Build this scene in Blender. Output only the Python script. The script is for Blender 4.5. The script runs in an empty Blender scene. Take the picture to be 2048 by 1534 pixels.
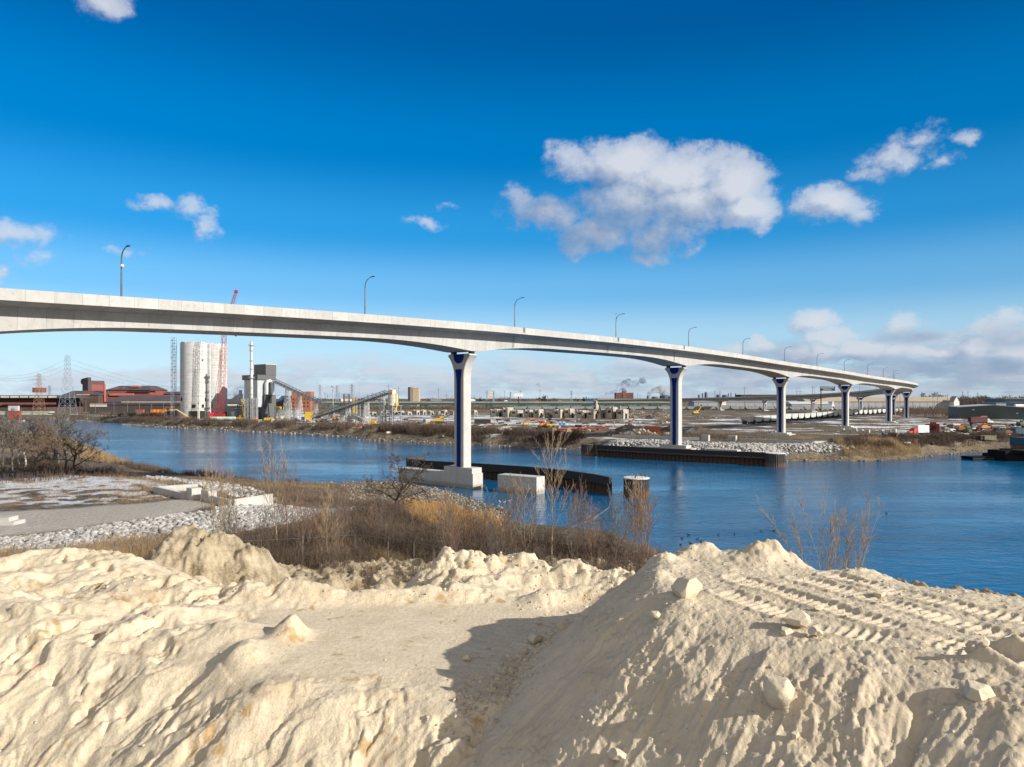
import bpy, math, random
import numpy as np
from mathutils import Vector, Matrix
rnd = random.Random(7); rng = np.random.default_rng(7)
R = math.radians
scene = bpy.context.scene
COL = scene.collection
# survey constants: the photograph was taken 18.5 m above the water looking along +Y
FOC, CX, HY, H = 1420.0, 1024.0, 796.0, 18.5
def at(x, y, z=4.0):
    Y = (H - z) * FOC / (y - HY)
    return ((x - CX) / FOC * Y, Y, z)
def atY(x, Y, z=4.0): return ((x - CX) / FOC * Y, Y, z)
def zpx(y, Y): return H - (y - HY) * Y / FOC
def sp(n, Y): return n * Y / FOC            # size in metres of n photo pixels at distance Y

# ------------------------------------------------------------------ noise
def _hash(ix, iy, seed):
    h = (ix.astype(np.int64) * 374761393 + iy.astype(np.int64) * 668265263 + seed * 1442695041) & 0x7fffffff
    h = ((h ^ (h >> 13)) * 1274126177) & 0x7fffffff
    return ((h ^ (h >> 16)) & 0xffff) / 65535.0
def perlin(x, y, seed=0):
    ix = np.floor(x); iy = np.floor(y); fx = x - ix; fy = y - iy
    u = fx * fx * fx * (fx * (fx * 6 - 15) + 10); v = fy * fy * fy * (fy * (fy * 6 - 15) + 10)
    def g(dx, dy):
        a = _hash(ix + dx, iy + dy, seed) * 2 * math.pi
        return np.cos(a) * (fx - dx) + np.sin(a) * (fy - dy)
    a = g(0, 0); b = g(1, 0); c = g(0, 1); d = g(1, 1)
    return (a + (b - a) * u + (c - a) * v + (a - b - c + d) * u * v) * 1.5
def fbm(x, y, o=5, seed=0, gain=.5):
    s = 0; a = 1; t = 0
    for i in range(o):
        s = s + a * perlin(x * 2 ** i + 17.3 * i, y * 2 ** i - 9.1 * i, seed + i); t += a; a *= gain
    return s / t
def ridged(x, y, o=4, seed=0, gain=.5):
    s = 0; a = 1; t = 0
    for i in range(o):
        s = s + a * (1 - np.abs(perlin(x * 2 ** i + 3.7 * i, y * 2 ** i + 8.1 * i, seed + i)) * 1.6); t += a; a *= gain
    return s / t
def worley(x, y, seed=0):
    ix = np.floor(x); iy = np.floor(y); best = np.full(x.shape, 9.0)
    for dx in (-1, 0, 1):
        for dy in (-1, 0, 1):
            cx = ix + dx; cy = iy + dy
            px = cx + _hash(cx, cy, seed); py = cy + _hash(cx, cy, seed + 91)
            best = np.minimum(best, (px - x) ** 2 + (py - y) ** 2)
    return np.sqrt(best)
def sstep(a, b, x):
    t = np.clip((x - a) / (b - a), 0, 1); return t * t * (3 - 2 * t)
def poly_dist(x, y, P, closed=True):
    """distance to a polyline, arc parameter of the nearest point, and inside flag"""
    P = np.asarray(P, float); n = len(P); best = np.full(x.shape, 1e18); par = np.zeros(x.shape); ins = np.zeros(x.shape, bool); acc = 0.
    for i in range(n if closed else n - 1):
        a = P[i]; b = P[(i + 1) % n]; d = b - a; L2 = d @ d; L = math.sqrt(L2)
        t = np.clip(((x - a[0]) * d[0] + (y - a[1]) * d[1]) / L2, 0, 1)
        q = (x - a[0] - t * d[0]) ** 2 + (y - a[1] - t * d[1]) ** 2
        m = q < best; best = np.where(m, q, best); par = np.where(m, acc + t * L, par); acc += L
        if closed:
            c = (a[1] > y) != (b[1] > y)
            with np.errstate(divide='ignore', invalid='ignore'):
                xi = (b[0] - a[0]) * (y - a[1]) / (b[1] - a[1] if b[1] != a[1] else 1e-9) + a[0]
            ins ^= c & (x < xi)
    return np.sqrt(best), par, ins

# ------------------------------------------------------------------ objects
def tag(o, label=None, cat=None, group=None, kind=None):
    if cat and not kind: kind = 'thing'
    if label: o['label'] = label
    if cat: o['category'] = cat
    if group: o['group'] = group
    if kind: o['kind'] = kind
    return o
def thing(name, label, cat, loc=(0, 0, 0), rz=0, group=None):
    o = bpy.data.objects.new(name, None); COL.objects.link(o); o.location = loc; o.rotation_euler = (0, 0, rz); o.empty_display_size = .2
    o['kind'] = 'thing'
    return tag(o, label, cat, group)
def kids(o): return [c for c in bpy.data.objects if c.parent == o]
def dup(root, loc, rz, label=None, group=None, scale=None, cat=None):
    def rec(o, par):
        c = o.copy(); COL.objects.link(c)
        if par: c.parent = par
        for ch in KIDS(o): rec(ch, c)
        return c
    c = rec(root, None); c.location = loc; c.rotation_euler = (0, 0, rz)
    if scale: c.scale = (scale,) * 3 if not hasattr(scale, '__len__') else scale
    return tag(c, label, cat, group)
_kidmap = {}
def KIDS(o): return _kidmap.get(o.name, [])
def mesh_np(name, V, Fc, mat, parent=None, smooth=False, attrs=None, sharp=None):
    me = bpy.data.meshes.new(name); V = np.ascontiguousarray(V, dtype=np.float32); Fc = np.asarray(Fc, dtype=np.int32)
    k = Fc.shape[1]; n = len(Fc)
    me.vertices.add(len(V)); me.vertices.foreach_set('co', V.ravel())
    me.loops.add(n * k); me.loops.foreach_set('vertex_index', Fc.ravel())
    me.polygons.add(n); me.polygons.foreach_set('loop_start', np.arange(0, n * k, k, dtype=np.int32))
    me.update(calc_edges=True); me.validate()
    for an, av in (attrs or {}).items():
        at_ = me.attributes.new(an, 'FLOAT', 'POINT'); at_.data.foreach_set('value', np.ascontiguousarray(av, dtype=np.float32))
    if smooth: me.shade_smooth()
    if sharp: me.set_sharp_from_angle(angle=R(sharp))
    return link(name, me, mat, parent)
def link(name, me, mat, parent):
    me.materials.append(mat)
    o = bpy.data.objects.new(name, me); COL.objects.link(o)
    if parent: o.parent = parent; _kidmap.setdefault(parent.name, []).append(o)
    return o
class MB:
    def __init__(s): s.v = []; s.f = []; s.M = Matrix()
    def add(s, vs, fs):
        b = len(s.v); s.v += [tuple(s.M @ Vector(p)) for p in vs]; s.f += [tuple(b + i for i in f) for f in fs]; return s
    def box(s, x0, x1, y0, y1, z0, z1):
        return s.add([(x, y, z) for z in (z0, z1) for x, y in ((x0, y0), (x1, y0), (x1, y1), (x0, y1))],
                     [(3, 2, 1, 0), (4, 5, 6, 7), (0, 1, 5, 4), (1, 2, 6, 5), (2, 3, 7, 6), (3, 0, 4, 7)])
    def cbox(s, c, d): return s.box(c[0] - d[0] / 2, c[0] + d[0] / 2, c[1] - d[1] / 2, c[1] + d[1] / 2, c[2] - d[2] / 2, c[2] + d[2] / 2)
    def bar(s, p, q, w, h=None):
        p = Vector(p); q = Vector(q); h = h or w; d = (q - p).normalized()
        u = d.cross(Vector((0, 0, 1)));
        if u.length < 1e-4: u = Vector((1, 0, 0))
        u.normalize(); v = u.cross(d); u = u * w / 2; v = v * h / 2
        return s.add([e + a * u + b * v for e in (p, q) for a, b in ((-1, -1), (1, -1), (1, 1), (-1, 1))],
                     [(0, 1, 2, 3), (7, 6, 5, 4), (0, 4, 5, 1), (1, 5, 6, 2), (2, 6, 7, 3), (3, 7, 4, 0)])
    def tube(s, path, rad, n=8, cap=True):
        P = [Vector(p) for p in path]; m = len(P); rr = rad if hasattr(rad, '__len__') else [rad] * m; vs = []; ref = None
        for i, p in enumerate(P):
            d = (P[min(i + 1, m - 1)] - P[max(i - 1, 0)]).normalized()
            if ref is None: ref = Vector((0, 0, 1)) if abs(d.z) < .9 else Vector((1, 0, 0))
            u = d.cross(ref).normalized(); v = d.cross(u).normalized(); ref = u.cross(d)
            vs += [p + (u * math.cos(2 * math.pi * k / n) + v * math.sin(2 * math.pi * k / n)) * rr[i] for k in range(n)]
        fs = [(i * n + k, i * n + (k + 1) % n, (i + 1) * n + (k + 1) % n, (i + 1) * n + k) for i in range(m - 1) for k in range(n)]
        if cap: fs += [tuple(range(n - 1, -1, -1)), tuple((m - 1) * n + k for k in range(n))]
        return s.add(vs, fs)
    def lathe(s, prof, n=32, c=(0, 0)):
        vs = [(c[0] + r * math.cos(2 * math.pi * k / n), c[1] + r * math.sin(2 * math.pi * k / n), z) for r, z in prof for k in range(n)]; m = len(prof)
        fs = [(i * n + k, i * n + (k + 1) % n, (i + 1) * n + (k + 1) % n, (i + 1) * n + k) for i in range(m - 1) for k in range(n)]
        fs += [tuple(range(n - 1, -1, -1)), tuple((m - 1) * n + k for k in range(n))]
        return s.add(vs, fs)
    def prism(s, poly, a, b, ax='z'):
        """extrude a 2-D polygon between a and b along an axis"""
        n = len(poly); mk = {'z': lambda p, t: (p[0], p[1], t), 'y': lambda p, t: (p[0], t, p[1]), 'x': lambda p, t: (t, p[0], p[1])}[ax]
        vs = [mk(p, a) for p in poly] + [mk(p, b) for p in poly]
        fs = [tuple(range(n - 1, -1, -1)), tuple(range(n, 2 * n))] + [(i, (i + 1) % n, n + (i + 1) % n, n + i) for i in range(n)]
        return s.add(vs, fs)
    def ball(s, c, r, n=10, m=6, sq=(1, 1, 1)):
        vs = [(c[0], c[1], c[2] - r * sq[2])]
        for i in range(1, m):
            a = math.pi * i / m
            vs += [(c[0] + r * sq[0] * math.sin(a) * math.cos(2 * math.pi * k / n), c[1] + r * sq[1] * math.sin(a) * math.sin(2 * math.pi * k / n), c[2] - r * sq[2] * math.cos(a)) for k in range(n)]
        vs.append((c[0], c[1], c[2] + r * sq[2])); e = len(vs) - 1
        fs = [(0, 1 + (k + 1) % n, 1 + k) for k in range(n)] + [(e, e - n + k, e - n + (k + 1) % n) for k in range(n)]
        fs += [(1 + i * n + k, 1 + i * n + (k + 1) % n, 1 + (i + 1) * n + (k + 1) % n, 1 + (i + 1) * n + k) for i in range(m - 2) for k in range(n)]
        return s.add(vs, fs)
    def build(s, name, mat, parent=None, smooth=None):
        me = bpy.data.meshes.new(name); me.from_pydata(s.v, [], s.f); me.update()
        import bmesh
        bm = bmesh.new(); bm.from_mesh(me); bmesh.ops.recalc_face_normals(bm, faces=bm.faces); bm.to_mesh(me); bm.free()
        if smooth: me.shade_smooth(); me.set_sharp_from_angle(angle=R(smooth))
        return link(name, me, mat, parent)

# ------------------------------------------------------------------ node helpers
class NT:
    def __init__(s, tree): s.t = tree
    def n(s, typ, **kw):
        o = s.t.nodes.new(typ)
        for k, v in kw.items(): setattr(o, k, v)
        return o
    def put(s, sock, v):
        if isinstance(v, bpy.types.NodeSocket): s.t.links.new(v, sock)
        elif v is not None:
            if hasattr(sock.default_value, '__len__') and not hasattr(v, '__len__'): v = (v,) * len(sock.default_value)
            if hasattr(v, '__len__') and len(v) == 3 and len(sock.default_value) == 4: v = (*v, 1)
            sock.default_value = v
    def m(s, op, a, b=None, c=None, clamp=False):
        o = s.n('ShaderNodeMath', operation=op, use_clamp=clamp)
        for i, v in enumerate((a, b, c)): s.put(o.inputs[i], v)
        return o.outputs[0]
    def vm(s, op, a, b=None, out=0):
        o = s.n('ShaderNodeVectorMath', operation=op); s.put(o.inputs[0], a)
        if b is not None: s.put(o.inputs[3 if op == 'SCALE' else 1], b)
        return o.outputs['Value'] if op in ('LENGTH', 'DOT_PRODUCT', 'DISTANCE') else o.outputs[0]
    def mix(s, f, a, b, blend='MIX'):
        o = s.n('ShaderNodeMix', data_type='RGBA', blend_type=blend); s.put(o.inputs[0], f); s.put(o.inputs[6], a); s.put(o.inputs[7], b); return o.outputs[2]
    def rng(s, v, a, b, c=0., d=1., smooth=False):
        o = s.n('ShaderNodeMapRange', interpolation_type='SMOOTHSTEP' if smooth else 'LINEAR'); o.clamp = True
        for i, q in enumerate((v, a, b, c, d)): s.put(o.inputs[i], q)
        return o.outputs[0]
    def noise(s, vec, scale, detail=4, rough=.55, dist=0., lac=2.):
        o = s.n('ShaderNodeTexNoise'); s.put(o.inputs['Vector'], vec)
        for k, v in (('Scale', scale), ('Detail', detail), ('Roughness', rough), ('Distortion', dist), ('Lacunarity', lac)): o.inputs[k].default_value = v
        return o.outputs[0]
    def voro(s, vec, scale, feature='F1', out='Distance'):
        o = s.n('ShaderNodeTexVoronoi', feature=feature); s.put(o.inputs['Vector'], vec); o.inputs['Scale'].default_value = scale; return o.outputs[out]
    def pos(s): return s.n('ShaderNodeNewGeometry').outputs['Position']
    def obj(s): return s.n('ShaderNodeTexCoord').outputs['Object']
    def attr(s, name): return s.n('ShaderNodeAttribute', attribute_name=name).outputs['Fac']
    def scl(s, vec, sc):
        o = s.n('ShaderNodeMapping'); s.put(o.inputs[0], vec); o.inputs['Scale'].default_value = sc; return o.outputs[0]
    def bump(s, h, strength=.5, dist=.1):
        o = s.n('ShaderNodeBump'); s.put(o.inputs['Height'], h); o.inputs['Strength'].default_value = strength; o.inputs['Distance'].default_value = dist; return o.outputs[0]
def new_mat(name):
    m = bpy.data.materials.new(name); m.use_nodes = True; t = NT(m.node_tree); b = m.node_tree.nodes['Principled BSDF']
    return m, t, b
_mats = {}
def mat(name, col, rough=.7, var=.12, scale=3., metal=0., streak=0., bump=0., dirt=None, dirt_amt=.3, spec=.5, coord='obj'):
    """painted / plain surface with mottling, vertical weather streaks and dirt of its own"""
    if name in _mats: return _mats[name]
    m, t, b = new_mat(name); p = t.pos() if coord == 'pos' else t.obj(); col = tuple(col)
    f = t.noise(p, scale, 6, .6)
    c = t.mix(t.rng(f, .3, .7), tuple(v * (1 - var) for v in col), tuple(min(1, v * (1 + var)) for v in col))
    if streak:
        f2 = t.noise(t.scl(p, (1, 1, .06)), scale * 1.6, 5, .65)
        c = t.mix(t.rng(f2, .5, .75, 0, streak), c, tuple(v * .45 for v in col))
    if dirt:
        f3 = t.noise(p, scale * .45, 6, .7); c = t.mix(t.rng(f3, .5, .68, 0, dirt_amt), c, dirt)
    t.put(b.inputs['Base Color'], c); t.put(b.inputs['Roughness'], t.rng(f, .2, .8, max(0.05, rough - .1), min(1, rough + .1)))
    b.inputs['Metallic'].default_value = metal; b.inputs['Specular IOR Level'].default_value = spec
    if bump: t.put(b.inputs['Normal'], t.bump(t.noise(p, scale * 5, 4), .4, bump))
    _mats[name] = m; return m

# ------------------------------------------------------------------ camera, sun
cam_d = bpy.data.cameras.new('camera'); cam = bpy.data.objects.new('camera', cam_d); COL.objects.link(cam)
cam.location = (0, 0, H); cam.rotation_euler = (R(90), 0, 0); cam_d.sensor_width = 36; cam_d.lens = 36 * FOC / 2048
cam_d.shift_y = (HY - 767) / 2048; cam_d.clip_start = .5; cam_d.clip_end = 60000; scene.camera = cam
SUN_AZ, SUN_EL = R(-27), R(26)         # azimuth from +X towards +Y
sd = Vector((math.cos(SUN_EL) * math.cos(SUN_AZ), math.cos(SUN_EL) * math.sin(SUN_AZ), math.sin(SUN_EL)))
sun_d = bpy.data.lights.new('sun', 'SUN'); sun_d.energy = 3.5; sun_d.angle = R(.5); sun_d.color = (1, .945, .85)
sun = bpy.data.objects.new('sun', sun_d); COL.objects.link(sun); sun.rotation_euler = sd.to_track_quat('Z', 'Y').to_euler()
scene.render.engine = 'CYCLES'
scene.view_settings.view_transform = 'Standard'; scene.view_settings.look = 'None'; scene.view_settings.exposure = 1.0; scene.view_settings.gamma = 1
scene.cycles.max_bounces = 6; scene.cycles.transparent_max_bounces = 8
# ------------------------------------------------------------------ sky with clouds (direction space)
world = bpy.data.worlds.new('World'); scene.world = world; world.use_nodes = True
wt = world.node_tree; wt.nodes.clear(); W = NT(wt)
def azel(x, y):
    return math.atan2(x - CX, FOC), math.atan2(HY - y, math.hypot(FOC, x - CX))
BLOBS = [  # centre and radii in photo pixels, weight, darkness
    (1250, 328, 98, 54, 1.2), (1180, 330, 80, 42, .8), (1345, 350, 120, 62, 1.1), (1468, 372, 80, 60, 1.25), (1495, 425, 58, 44, 1.2), (1390, 400, 120, 62, 1.05),
    (1265, 395, 100, 70, 1.0), (1090, 425, 82, 44, .95), (1045, 405, 42, 34, .7), (1190, 465, 95, 44, .9), (1300, 470, 100, 52, .85), (1290, 510, 66, 26, .7),
    (1660, 412, 82, 40, 1.05), (1715, 432, 40, 24, .8), (1600, 420, 40, 22, .6),
    (205, 0, 54, 40, .8), (320, 402, 66, 17, .56), (385, 415, 52, 28, .58), (412, 455, 30, 42, .54), (30, 462, 100, 28, .74), (60, 510, 70, 30, .45), (0, 540, 30, 34, .5),
    (1790, 305, 80, 38, .7), (1835, 265, 62, 30, .64), (1930, 272, 46, 22, .6), (1745, 340, 46, 22, .56), (1880, 325, 40, 20, .5),
    (858, 440, 56, 18, .44), (890, 405, 24, 10, .44), (245, 495, 62, 20, .42),
    (1625, 640, 44, 30, 1.0), (1655, 672, 62, 24, .9), (1800, 652, 64, 32, .85), (1860, 676, 66, 22, .6), (1990, 668, 80, 34, .8), (2030, 640, 40, 26, .6),
    (1530, 692, 50, 20, 1.0), (1600, 700, 60, 26, 1.1), (1650, 694, 40, 22, 1.1), (1720, 692, 56, 26, 1.25), (1790, 698, 70, 24, 1.1), (1870, 702, 90, 24, 1.15), (1950, 698, 60, 26, 1.2), (2030, 704, 90, 28, 1.15), (1475, 700, 22, 20, .9)]
tc = W.n('ShaderNodeTexCoord').outputs['Generated']
sx = W.n('ShaderNodeSeparateXYZ'); W.put(sx.inputs[0], tc)
AZ = W.m('ARCTAN2', sx.outputs[0], sx.outputs[1]); EL = W.m('ARCSINE', sx.outputs[2])
cv = W.n('ShaderNodeCombineXYZ'); W.put(cv.inputs[0], AZ); W.put(cv.inputs[1], EL); UV = cv.outputs[0]
# group: cloud density at a direction
g = bpy.data.node_groups.new('cloud_field', 'ShaderNodeTree')
g.interface.new_socket('P', in_out='INPUT', socket_type='NodeSocketVector'); g.interface.new_socket('D', in_out='OUTPUT', socket_type='NodeSocketFloat')
G = NT(g); gi = G.n('NodeGroupInput').outputs[0]; go = G.n('NodeGroupOutput')
warp = G.n('ShaderNodeTexNoise'); G.put(warp.inputs['Vector'], gi); warp.inputs['Scale'].default_value = 16; warp.inputs['Detail'].default_value = 3
wv = G.vm('SCALE', G.vm('SUBTRACT', warp.outputs['Color'], (.5, .5, .5)), .05); P2 = G.vm('ADD', gi, wv)
acc = None
for (x, y, a, b, w) in BLOBS:
    u, v = azel(x, y); k = math.cos(u)
    ru, rv = a / FOC * k * k * 1.5, b / FOC * k * 1.36
    l = G.vm('LENGTH', G.vm('MULTIPLY', G.vm('SUBTRACT', P2, (u, v, 0)), (1 / ru, 1 / rv, 0)))
    e = G.m('MULTIPLY_ADD', l, -.75, .75); e = G.m('MULTIPLY', e, w, clamp=True)
    acc = e if acc is None else G.m('MAXIMUM', acc, e)
nz = G.noise(G.scl(gi, (1, 1.2, 1)), 14, 12, .66)
nz2 = G.noise(G.scl(gi, (1, 1.15, 1)), 46, 8, .68)
core = G.rng(acc, .25, .8, 1.05, .55)
D = G.m('MULTIPLY_ADD', acc, 1.15, G.m('MULTIPLY', core, G.m('ADD', G.m('SUBTRACT', nz, .53), G.m('MULTIPLY', G.m('SUBTRACT', nz2, .5), .62))))
D = G.m('MULTIPLY', D, G.rng(acc, 0.0, .16, 0, 1, True))
# low stratocumulus band along the horizon
sy = G.n('ShaderNodeSeparateXYZ'); G.put(sy.inputs[0], gi)
nb = G.noise(G.scl(gi, (1, 2.6, 1)), 11, 9, .62); nb2 = G.noise(G.scl(gi, (.6, 7, 1)), 9, 5, .55)
band = G.m('MULTIPLY', G.rng(G.m('MULTIPLY_ADD', sy.outputs[0], -.045, sy.outputs[1]), .11, .03, 0, 1, True), G.rng(sy.outputs[1], -.03, .03, .6, 1))
Db = G.m('MULTIPLY_ADD', G.m('SUBTRACT', G.m('MULTIPLY_ADD', nb2, .45, G.m('MULTIPLY', nb, .65)), .60), 3.0, G.m('MULTIPLY', band, .62))
G.put(go.inputs[0], G.m('MAXIMUM', D, G.m('MULTIPLY', Db, band)))
def field(p):
    o = W.n('ShaderNodeGroup'); o.node_tree = g; W.put(o.inputs[0], p); return o.outputs[0]
d0 = field(UV); d1 = field(W.vm('ADD', UV, (.018, .012, 0))); d2 = field(W.vm('ADD', UV, (.045, .034, 0)))
alpha = W.rng(d0, .06, .42, 0, 1, True)
lit = W.m('ADD', W.m('MULTIPLY_ADD', W.m('SUBTRACT', d0, d1), .85, .60), W.m('MULTIPLY', W.m('SUBTRACT', d0, d2), .55), clamp=True)
lit = W.m('MULTIPLY', lit, W.rng(EL, .0, .10, .72, 1.0))
SKY = W.n('ShaderNodeTexSky'); SKY.sky_type = 'NISHITA'; SKY.sun_disc = False; SKY.sun_elevation = SUN_EL
SKY.sun_rotation = math.atan2(sd.x, sd.y); SKY.altitude = 180; SKY.air_density = 1.0; SKY.dust_density = .6; SKY.ozone_density = 2.5
ramp = W.n('ShaderNodeValToRGB'); W.put(ramp.inputs[0], W.m('DIVIDE', EL, R(60))); cr = ramp.color_ramp; cr.interpolation = 'EASE'
STOPS = [(0, (.56, .71, .84)), (4.7, (.42, .68, .89)), (8.5, (.17, .48, .83)), (13, (.03, .31, .71)), (19, (.0, .19, .53)), (28, (.0, .095, .33)), (45, (.0, .07, .25)), (60, (.01, .07, .22))]
cr.elements[0].position = 0; cr.elements[0].color = (*STOPS[0][1], 1); cr.elements[1].position = 1; cr.elements[1].color = (*STOPS[-1][1], 1)
for d_, c_ in STOPS[1:-1]: cr.elements.new(d_ / 60).color = (*c_, 1)
azf = W.rng(AZ, -.65, .7, 1.18, .86)
grad = W.vm('SCALE', ramp.outputs[0], W.m('MULTIPLY', azf, 5.0))
hs = W.n('ShaderNodeHueSaturation'); W.put(hs.inputs['Color'], SKY.outputs[0]); hs.inputs['Saturation'].default_value = 1.7
skyc = W.mix(.10, grad, hs.outputs[0])
SC = 5.0
SHADE = [(1085, 428, 150, 62, .95), (1195, 462, 150, 62, .9), (1290, 492, 130, 50, .8), (1330, 440, 90, 40, .35), (1620, 730, 260, 22, .95), (1930, 738, 300, 22, .95), (1560, 716, 90, 22, .7), (1830, 672, 90, 20, .75), (2010, 672, 80, 34, .6), (1700, 445, 60, 14, .4)]
sh = None
for (x, y, a, b, w) in SHADE:
    u, v = azel(x, y); k = math.cos(u)
    l = W.vm('LENGTH', W.vm('MULTIPLY', W.vm('SUBTRACT', UV, (u, v, 0)), (FOC / (a * k * k), FOC / (b * k), 0)))
    e = W.m('MULTIPLY', W.rng(l, 1.25, .25, 0, 1, True), w); sh = e if sh is None else W.m('MAXIMUM', sh, e)
shn = W.m('MULTIPLY', sh, W.rng(W.noise(W.scl(UV, (1, 1.6, 1)), 22, 6, .6), .30, .62, 1.15, .55), clamp=True)
lit = W.m('MULTIPLY', lit, W.m('SUBTRACT', 1.0, W.m('MULTIPLY', shn, .85)))
clc = W.mix(lit, (.185 * SC, .275 * SC, .45 * SC), (.70 * SC, .735 * SC, .80 * SC))
fin = W.mix(W.m('MULTIPLY', alpha, W.rng(d0, .05, .75, .34, .93)), skyc, clc)
# added fill light: unseen broken bright cloud in the sky half behind the camera
rear_fill = W.m('MULTIPLY', W.rng(sx.outputs[1], .25, -.25, 0, 1, True), W.rng(W.noise(tc, 2.6, 6, .6), .36, .52, .25, 1, True))
fin = W.mix(rear_fill, fin, (.78 * SC, .72 * SC, .65 * SC))
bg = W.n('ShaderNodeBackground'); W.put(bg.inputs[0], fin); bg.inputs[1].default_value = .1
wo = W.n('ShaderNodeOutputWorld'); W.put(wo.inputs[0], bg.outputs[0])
world.cycles.sampling_method = 'MANUAL'; world.cycles.sample_map_resolution = 256
# ------------------------------------------------------------------ terrain
WATER = [(-420, 420), (-216, 290), (-166, 268), (-104, 196), (-86, 176), (-61, 160), (-45.6, 153), (-31, 155), (-22, 151), (-13, 141), (-7.6, 129), (-.3, 115), (-1.5, 108), (-4.7, 105.5),
         (-1.7, 99), (4.8, 90.3), (10.8, 87), (16.5, 83), (18.6, 77), (19.6, 69), (21.5, 60), (26, 50.5), (36, 42), (60, 31), (120, 14), (300, -30), (900, -100), (900, 420), (300, 262), (200, 250), (153, 241), (133, 226), (119, 213.6),
         (105, 208.5), (81, 209), (70, 197), (27, 228), (25, 252), (-4.6, 271), (-23, 285.5), (-67, 313), (-69, 332), (-118, 370), (-165, 407), (-206, 438), (-269, 495), (-285, 520), (-330, 560), (-420, 640), (-700, 800)]
def ground_z(x, y):
    x = np.asarray(x, float); y = np.asarray(y, float)
    d, _, ins = poly_dist(x, y, WATER); d = np.where(ins, -d, d)
    jag = fbm(x * .12, y * .12, 4, 5) * 2.2 * np.clip(y / 150, .6, 2); d = d + jag * sstep(14, 0, np.abs(d))
    low = np.exp(-(((x + 12) / 20) ** 2 + ((y - 126) / 20) ** 2)); low = np.clip(low * 1.8, 0, 1)
    hmax = 4.0 - 2.6 * low
    wide = sstep(-18, -34, x) * sstep(235, 200, y)
    z = hmax * ((1 - wide) * sstep(0, 1, d / (9 + 6 * low)) ** .8 + wide * np.clip(d / 34, 0, 1) ** .9)
    z = np.where(d < 0, np.maximum(d * .35, -3.5), z)
    z = z + sstep(2, 20, d) * (fbm(x * .03, y * .03, 4, 11) * .55 + fbm(x * .22, y * .22, 4, 12) * .14)
    far = sstep(900, 2500, y); return z + far * (fbm(x * .002, y * .002, 3, 15) * 4 + 1)
gz = lambda x, y: float(ground_z(np.array([x]), np.array([y]))[0])
def onland(x, y, dz=0.): return (x, y, gz(x, y) + dz)
def polar(az0, az1, na, r0, r1, nr):
    a = np.radians(np.linspace(az0, az1, na)); r = r0 * (r1 / r0) ** (np.linspace(0, 1, nr))
    A, RR = np.meshgrid(a, r); X = RR * np.sin(A); Y = RR * np.cos(A)
    i = np.arange(nr - 1)[:, None] * na + np.arange(na - 1)[None]
    Fc = np.stack([i, i + 1, i + na + 1, i + na], -1).reshape(-1, 4)[:, ::-1]
    return X.ravel(), Y.ravel(), Fc
X, Y, Fc = polar(-75, 75, 900, 36, 14000, 640)
Z = ground_z(X, Y)
dw, _, inw = poly_dist(X, Y, WATER); dw = np.where(inw, -dw, dw)
n1 = fbm(X * .035, Y * .035, 6, 31); n2 = fbm(X * .3, Y * .3, 5, 32)
def inpoly(P, soft, X=X, Y=Y):
    d, _, i = poly_dist(X, Y, P); return sstep(-soft, soft, np.where(i, d, -d) + n2 * soft * 1.2)
road = inpoly([at(-300, 1085)[:2], at(-300, 1035)[:2], at(0, 1026)[:2], at(180, 1013)[:2], at(380, 998)[:2], at(430, 996)[:2], at(440, 1008)[:2], at(330, 1034)[:2], at(180, 1052)[:2], at(0, 1070)[:2]], 1.0)
ROCK = [[at(-300, 1120)[:2], at(-300, 1090)[:2], at(0, 1076)[:2], at(110, 1064)[:2], at(260, 1044)[:2], at(420, 1022)[:2], at(460, 1004)[:2], at(540, 996)[:2], at(640, 1002)[:2], at(745, 1012)[:2], at(720, 1028)[:2], at(600, 1036)[:2], at(480, 1062)[:2], at(360, 1080)[:2], at(230, 1110)[:2], at(0, 1140)[:2]],
        [at(285, 942)[:2], at(330, 938)[:2], at(430, 958)[:2], at(520, 978)[:2], at(560, 990)[:2], at(470, 990)[:2], at(400, 972)[:2]],
        [(31, 230), (70, 200), (83, 213), (96, 213), (104, 214), (100, 221), (72, 221), (46, 243), (30, 240)]]
rock = np.maximum(np.maximum(inpoly(ROCK[0], 1.2), inpoly(ROCK[1], 1.0)), inpoly(ROCK[2], 1.5))
yard = inpoly([at(1700, 905)[:2], at(1700, 855)[:2], at(1800, 834)[:2], at(1890, 836)[:2], at(2300, 850)[:2], at(2300, 890)[:2], at(1850, 880)[:2]], 5)
snowN = inpoly([at(-300, 1030)[:2], at(-300, 950)[:2], at(120, 940)[:2], at(330, 962)[:2], at(390, 990)[:2], at(200, 1006)[:2]], 4)
bank = sstep(11, 2, dw) * (dw > -3)
farS = sstep(300, 420, Y + X * .55)
sn = fbm(X * .02 + 5, Y * .045, 6, 41) + .55 * fbm(X * .11, Y * .2, 4, 42)
snow = sstep(.02, .3, sn + .05 + .12 * farS) * (.35 + .65 * farS) * (1 - bank * .8)
snow = snow * (1 - .75 * sstep(10, 60, X) * sstep(235, 255, Y) * sstep(.05, -.15, fbm(X * .03, Y * .05, 4, 48) - .1))
snow = np.maximum(snow * (Y > 150), snowN * sstep(-.25, .25, n2 + .12 + n1 * .5))
bankn = sstep(9, 1, dw)
snow = np.maximum(snow, (Y > 235) * sstep(2, 5, dw) * sstep(26, 12, dw) * sstep(.0, .25, fbm(X * .07, Y * .14, 5, 47)) * .8)
snow = np.maximum(snow, (1 - bankn) * yard * .8 * sstep(.0, .3, fbm(X * .05, Y * .09, 5, 44)))
snow = snow * (1 - .85 * sstep(480, 800, Y)) * (1 - .6 * bank)
snow = np.where(Y < 200, np.maximum(snow * .8, .42 * (X < -28) * sstep(6, 16, dw) * sstep(-.3, .3, n1 + n2 * .5)), snow)
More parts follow.
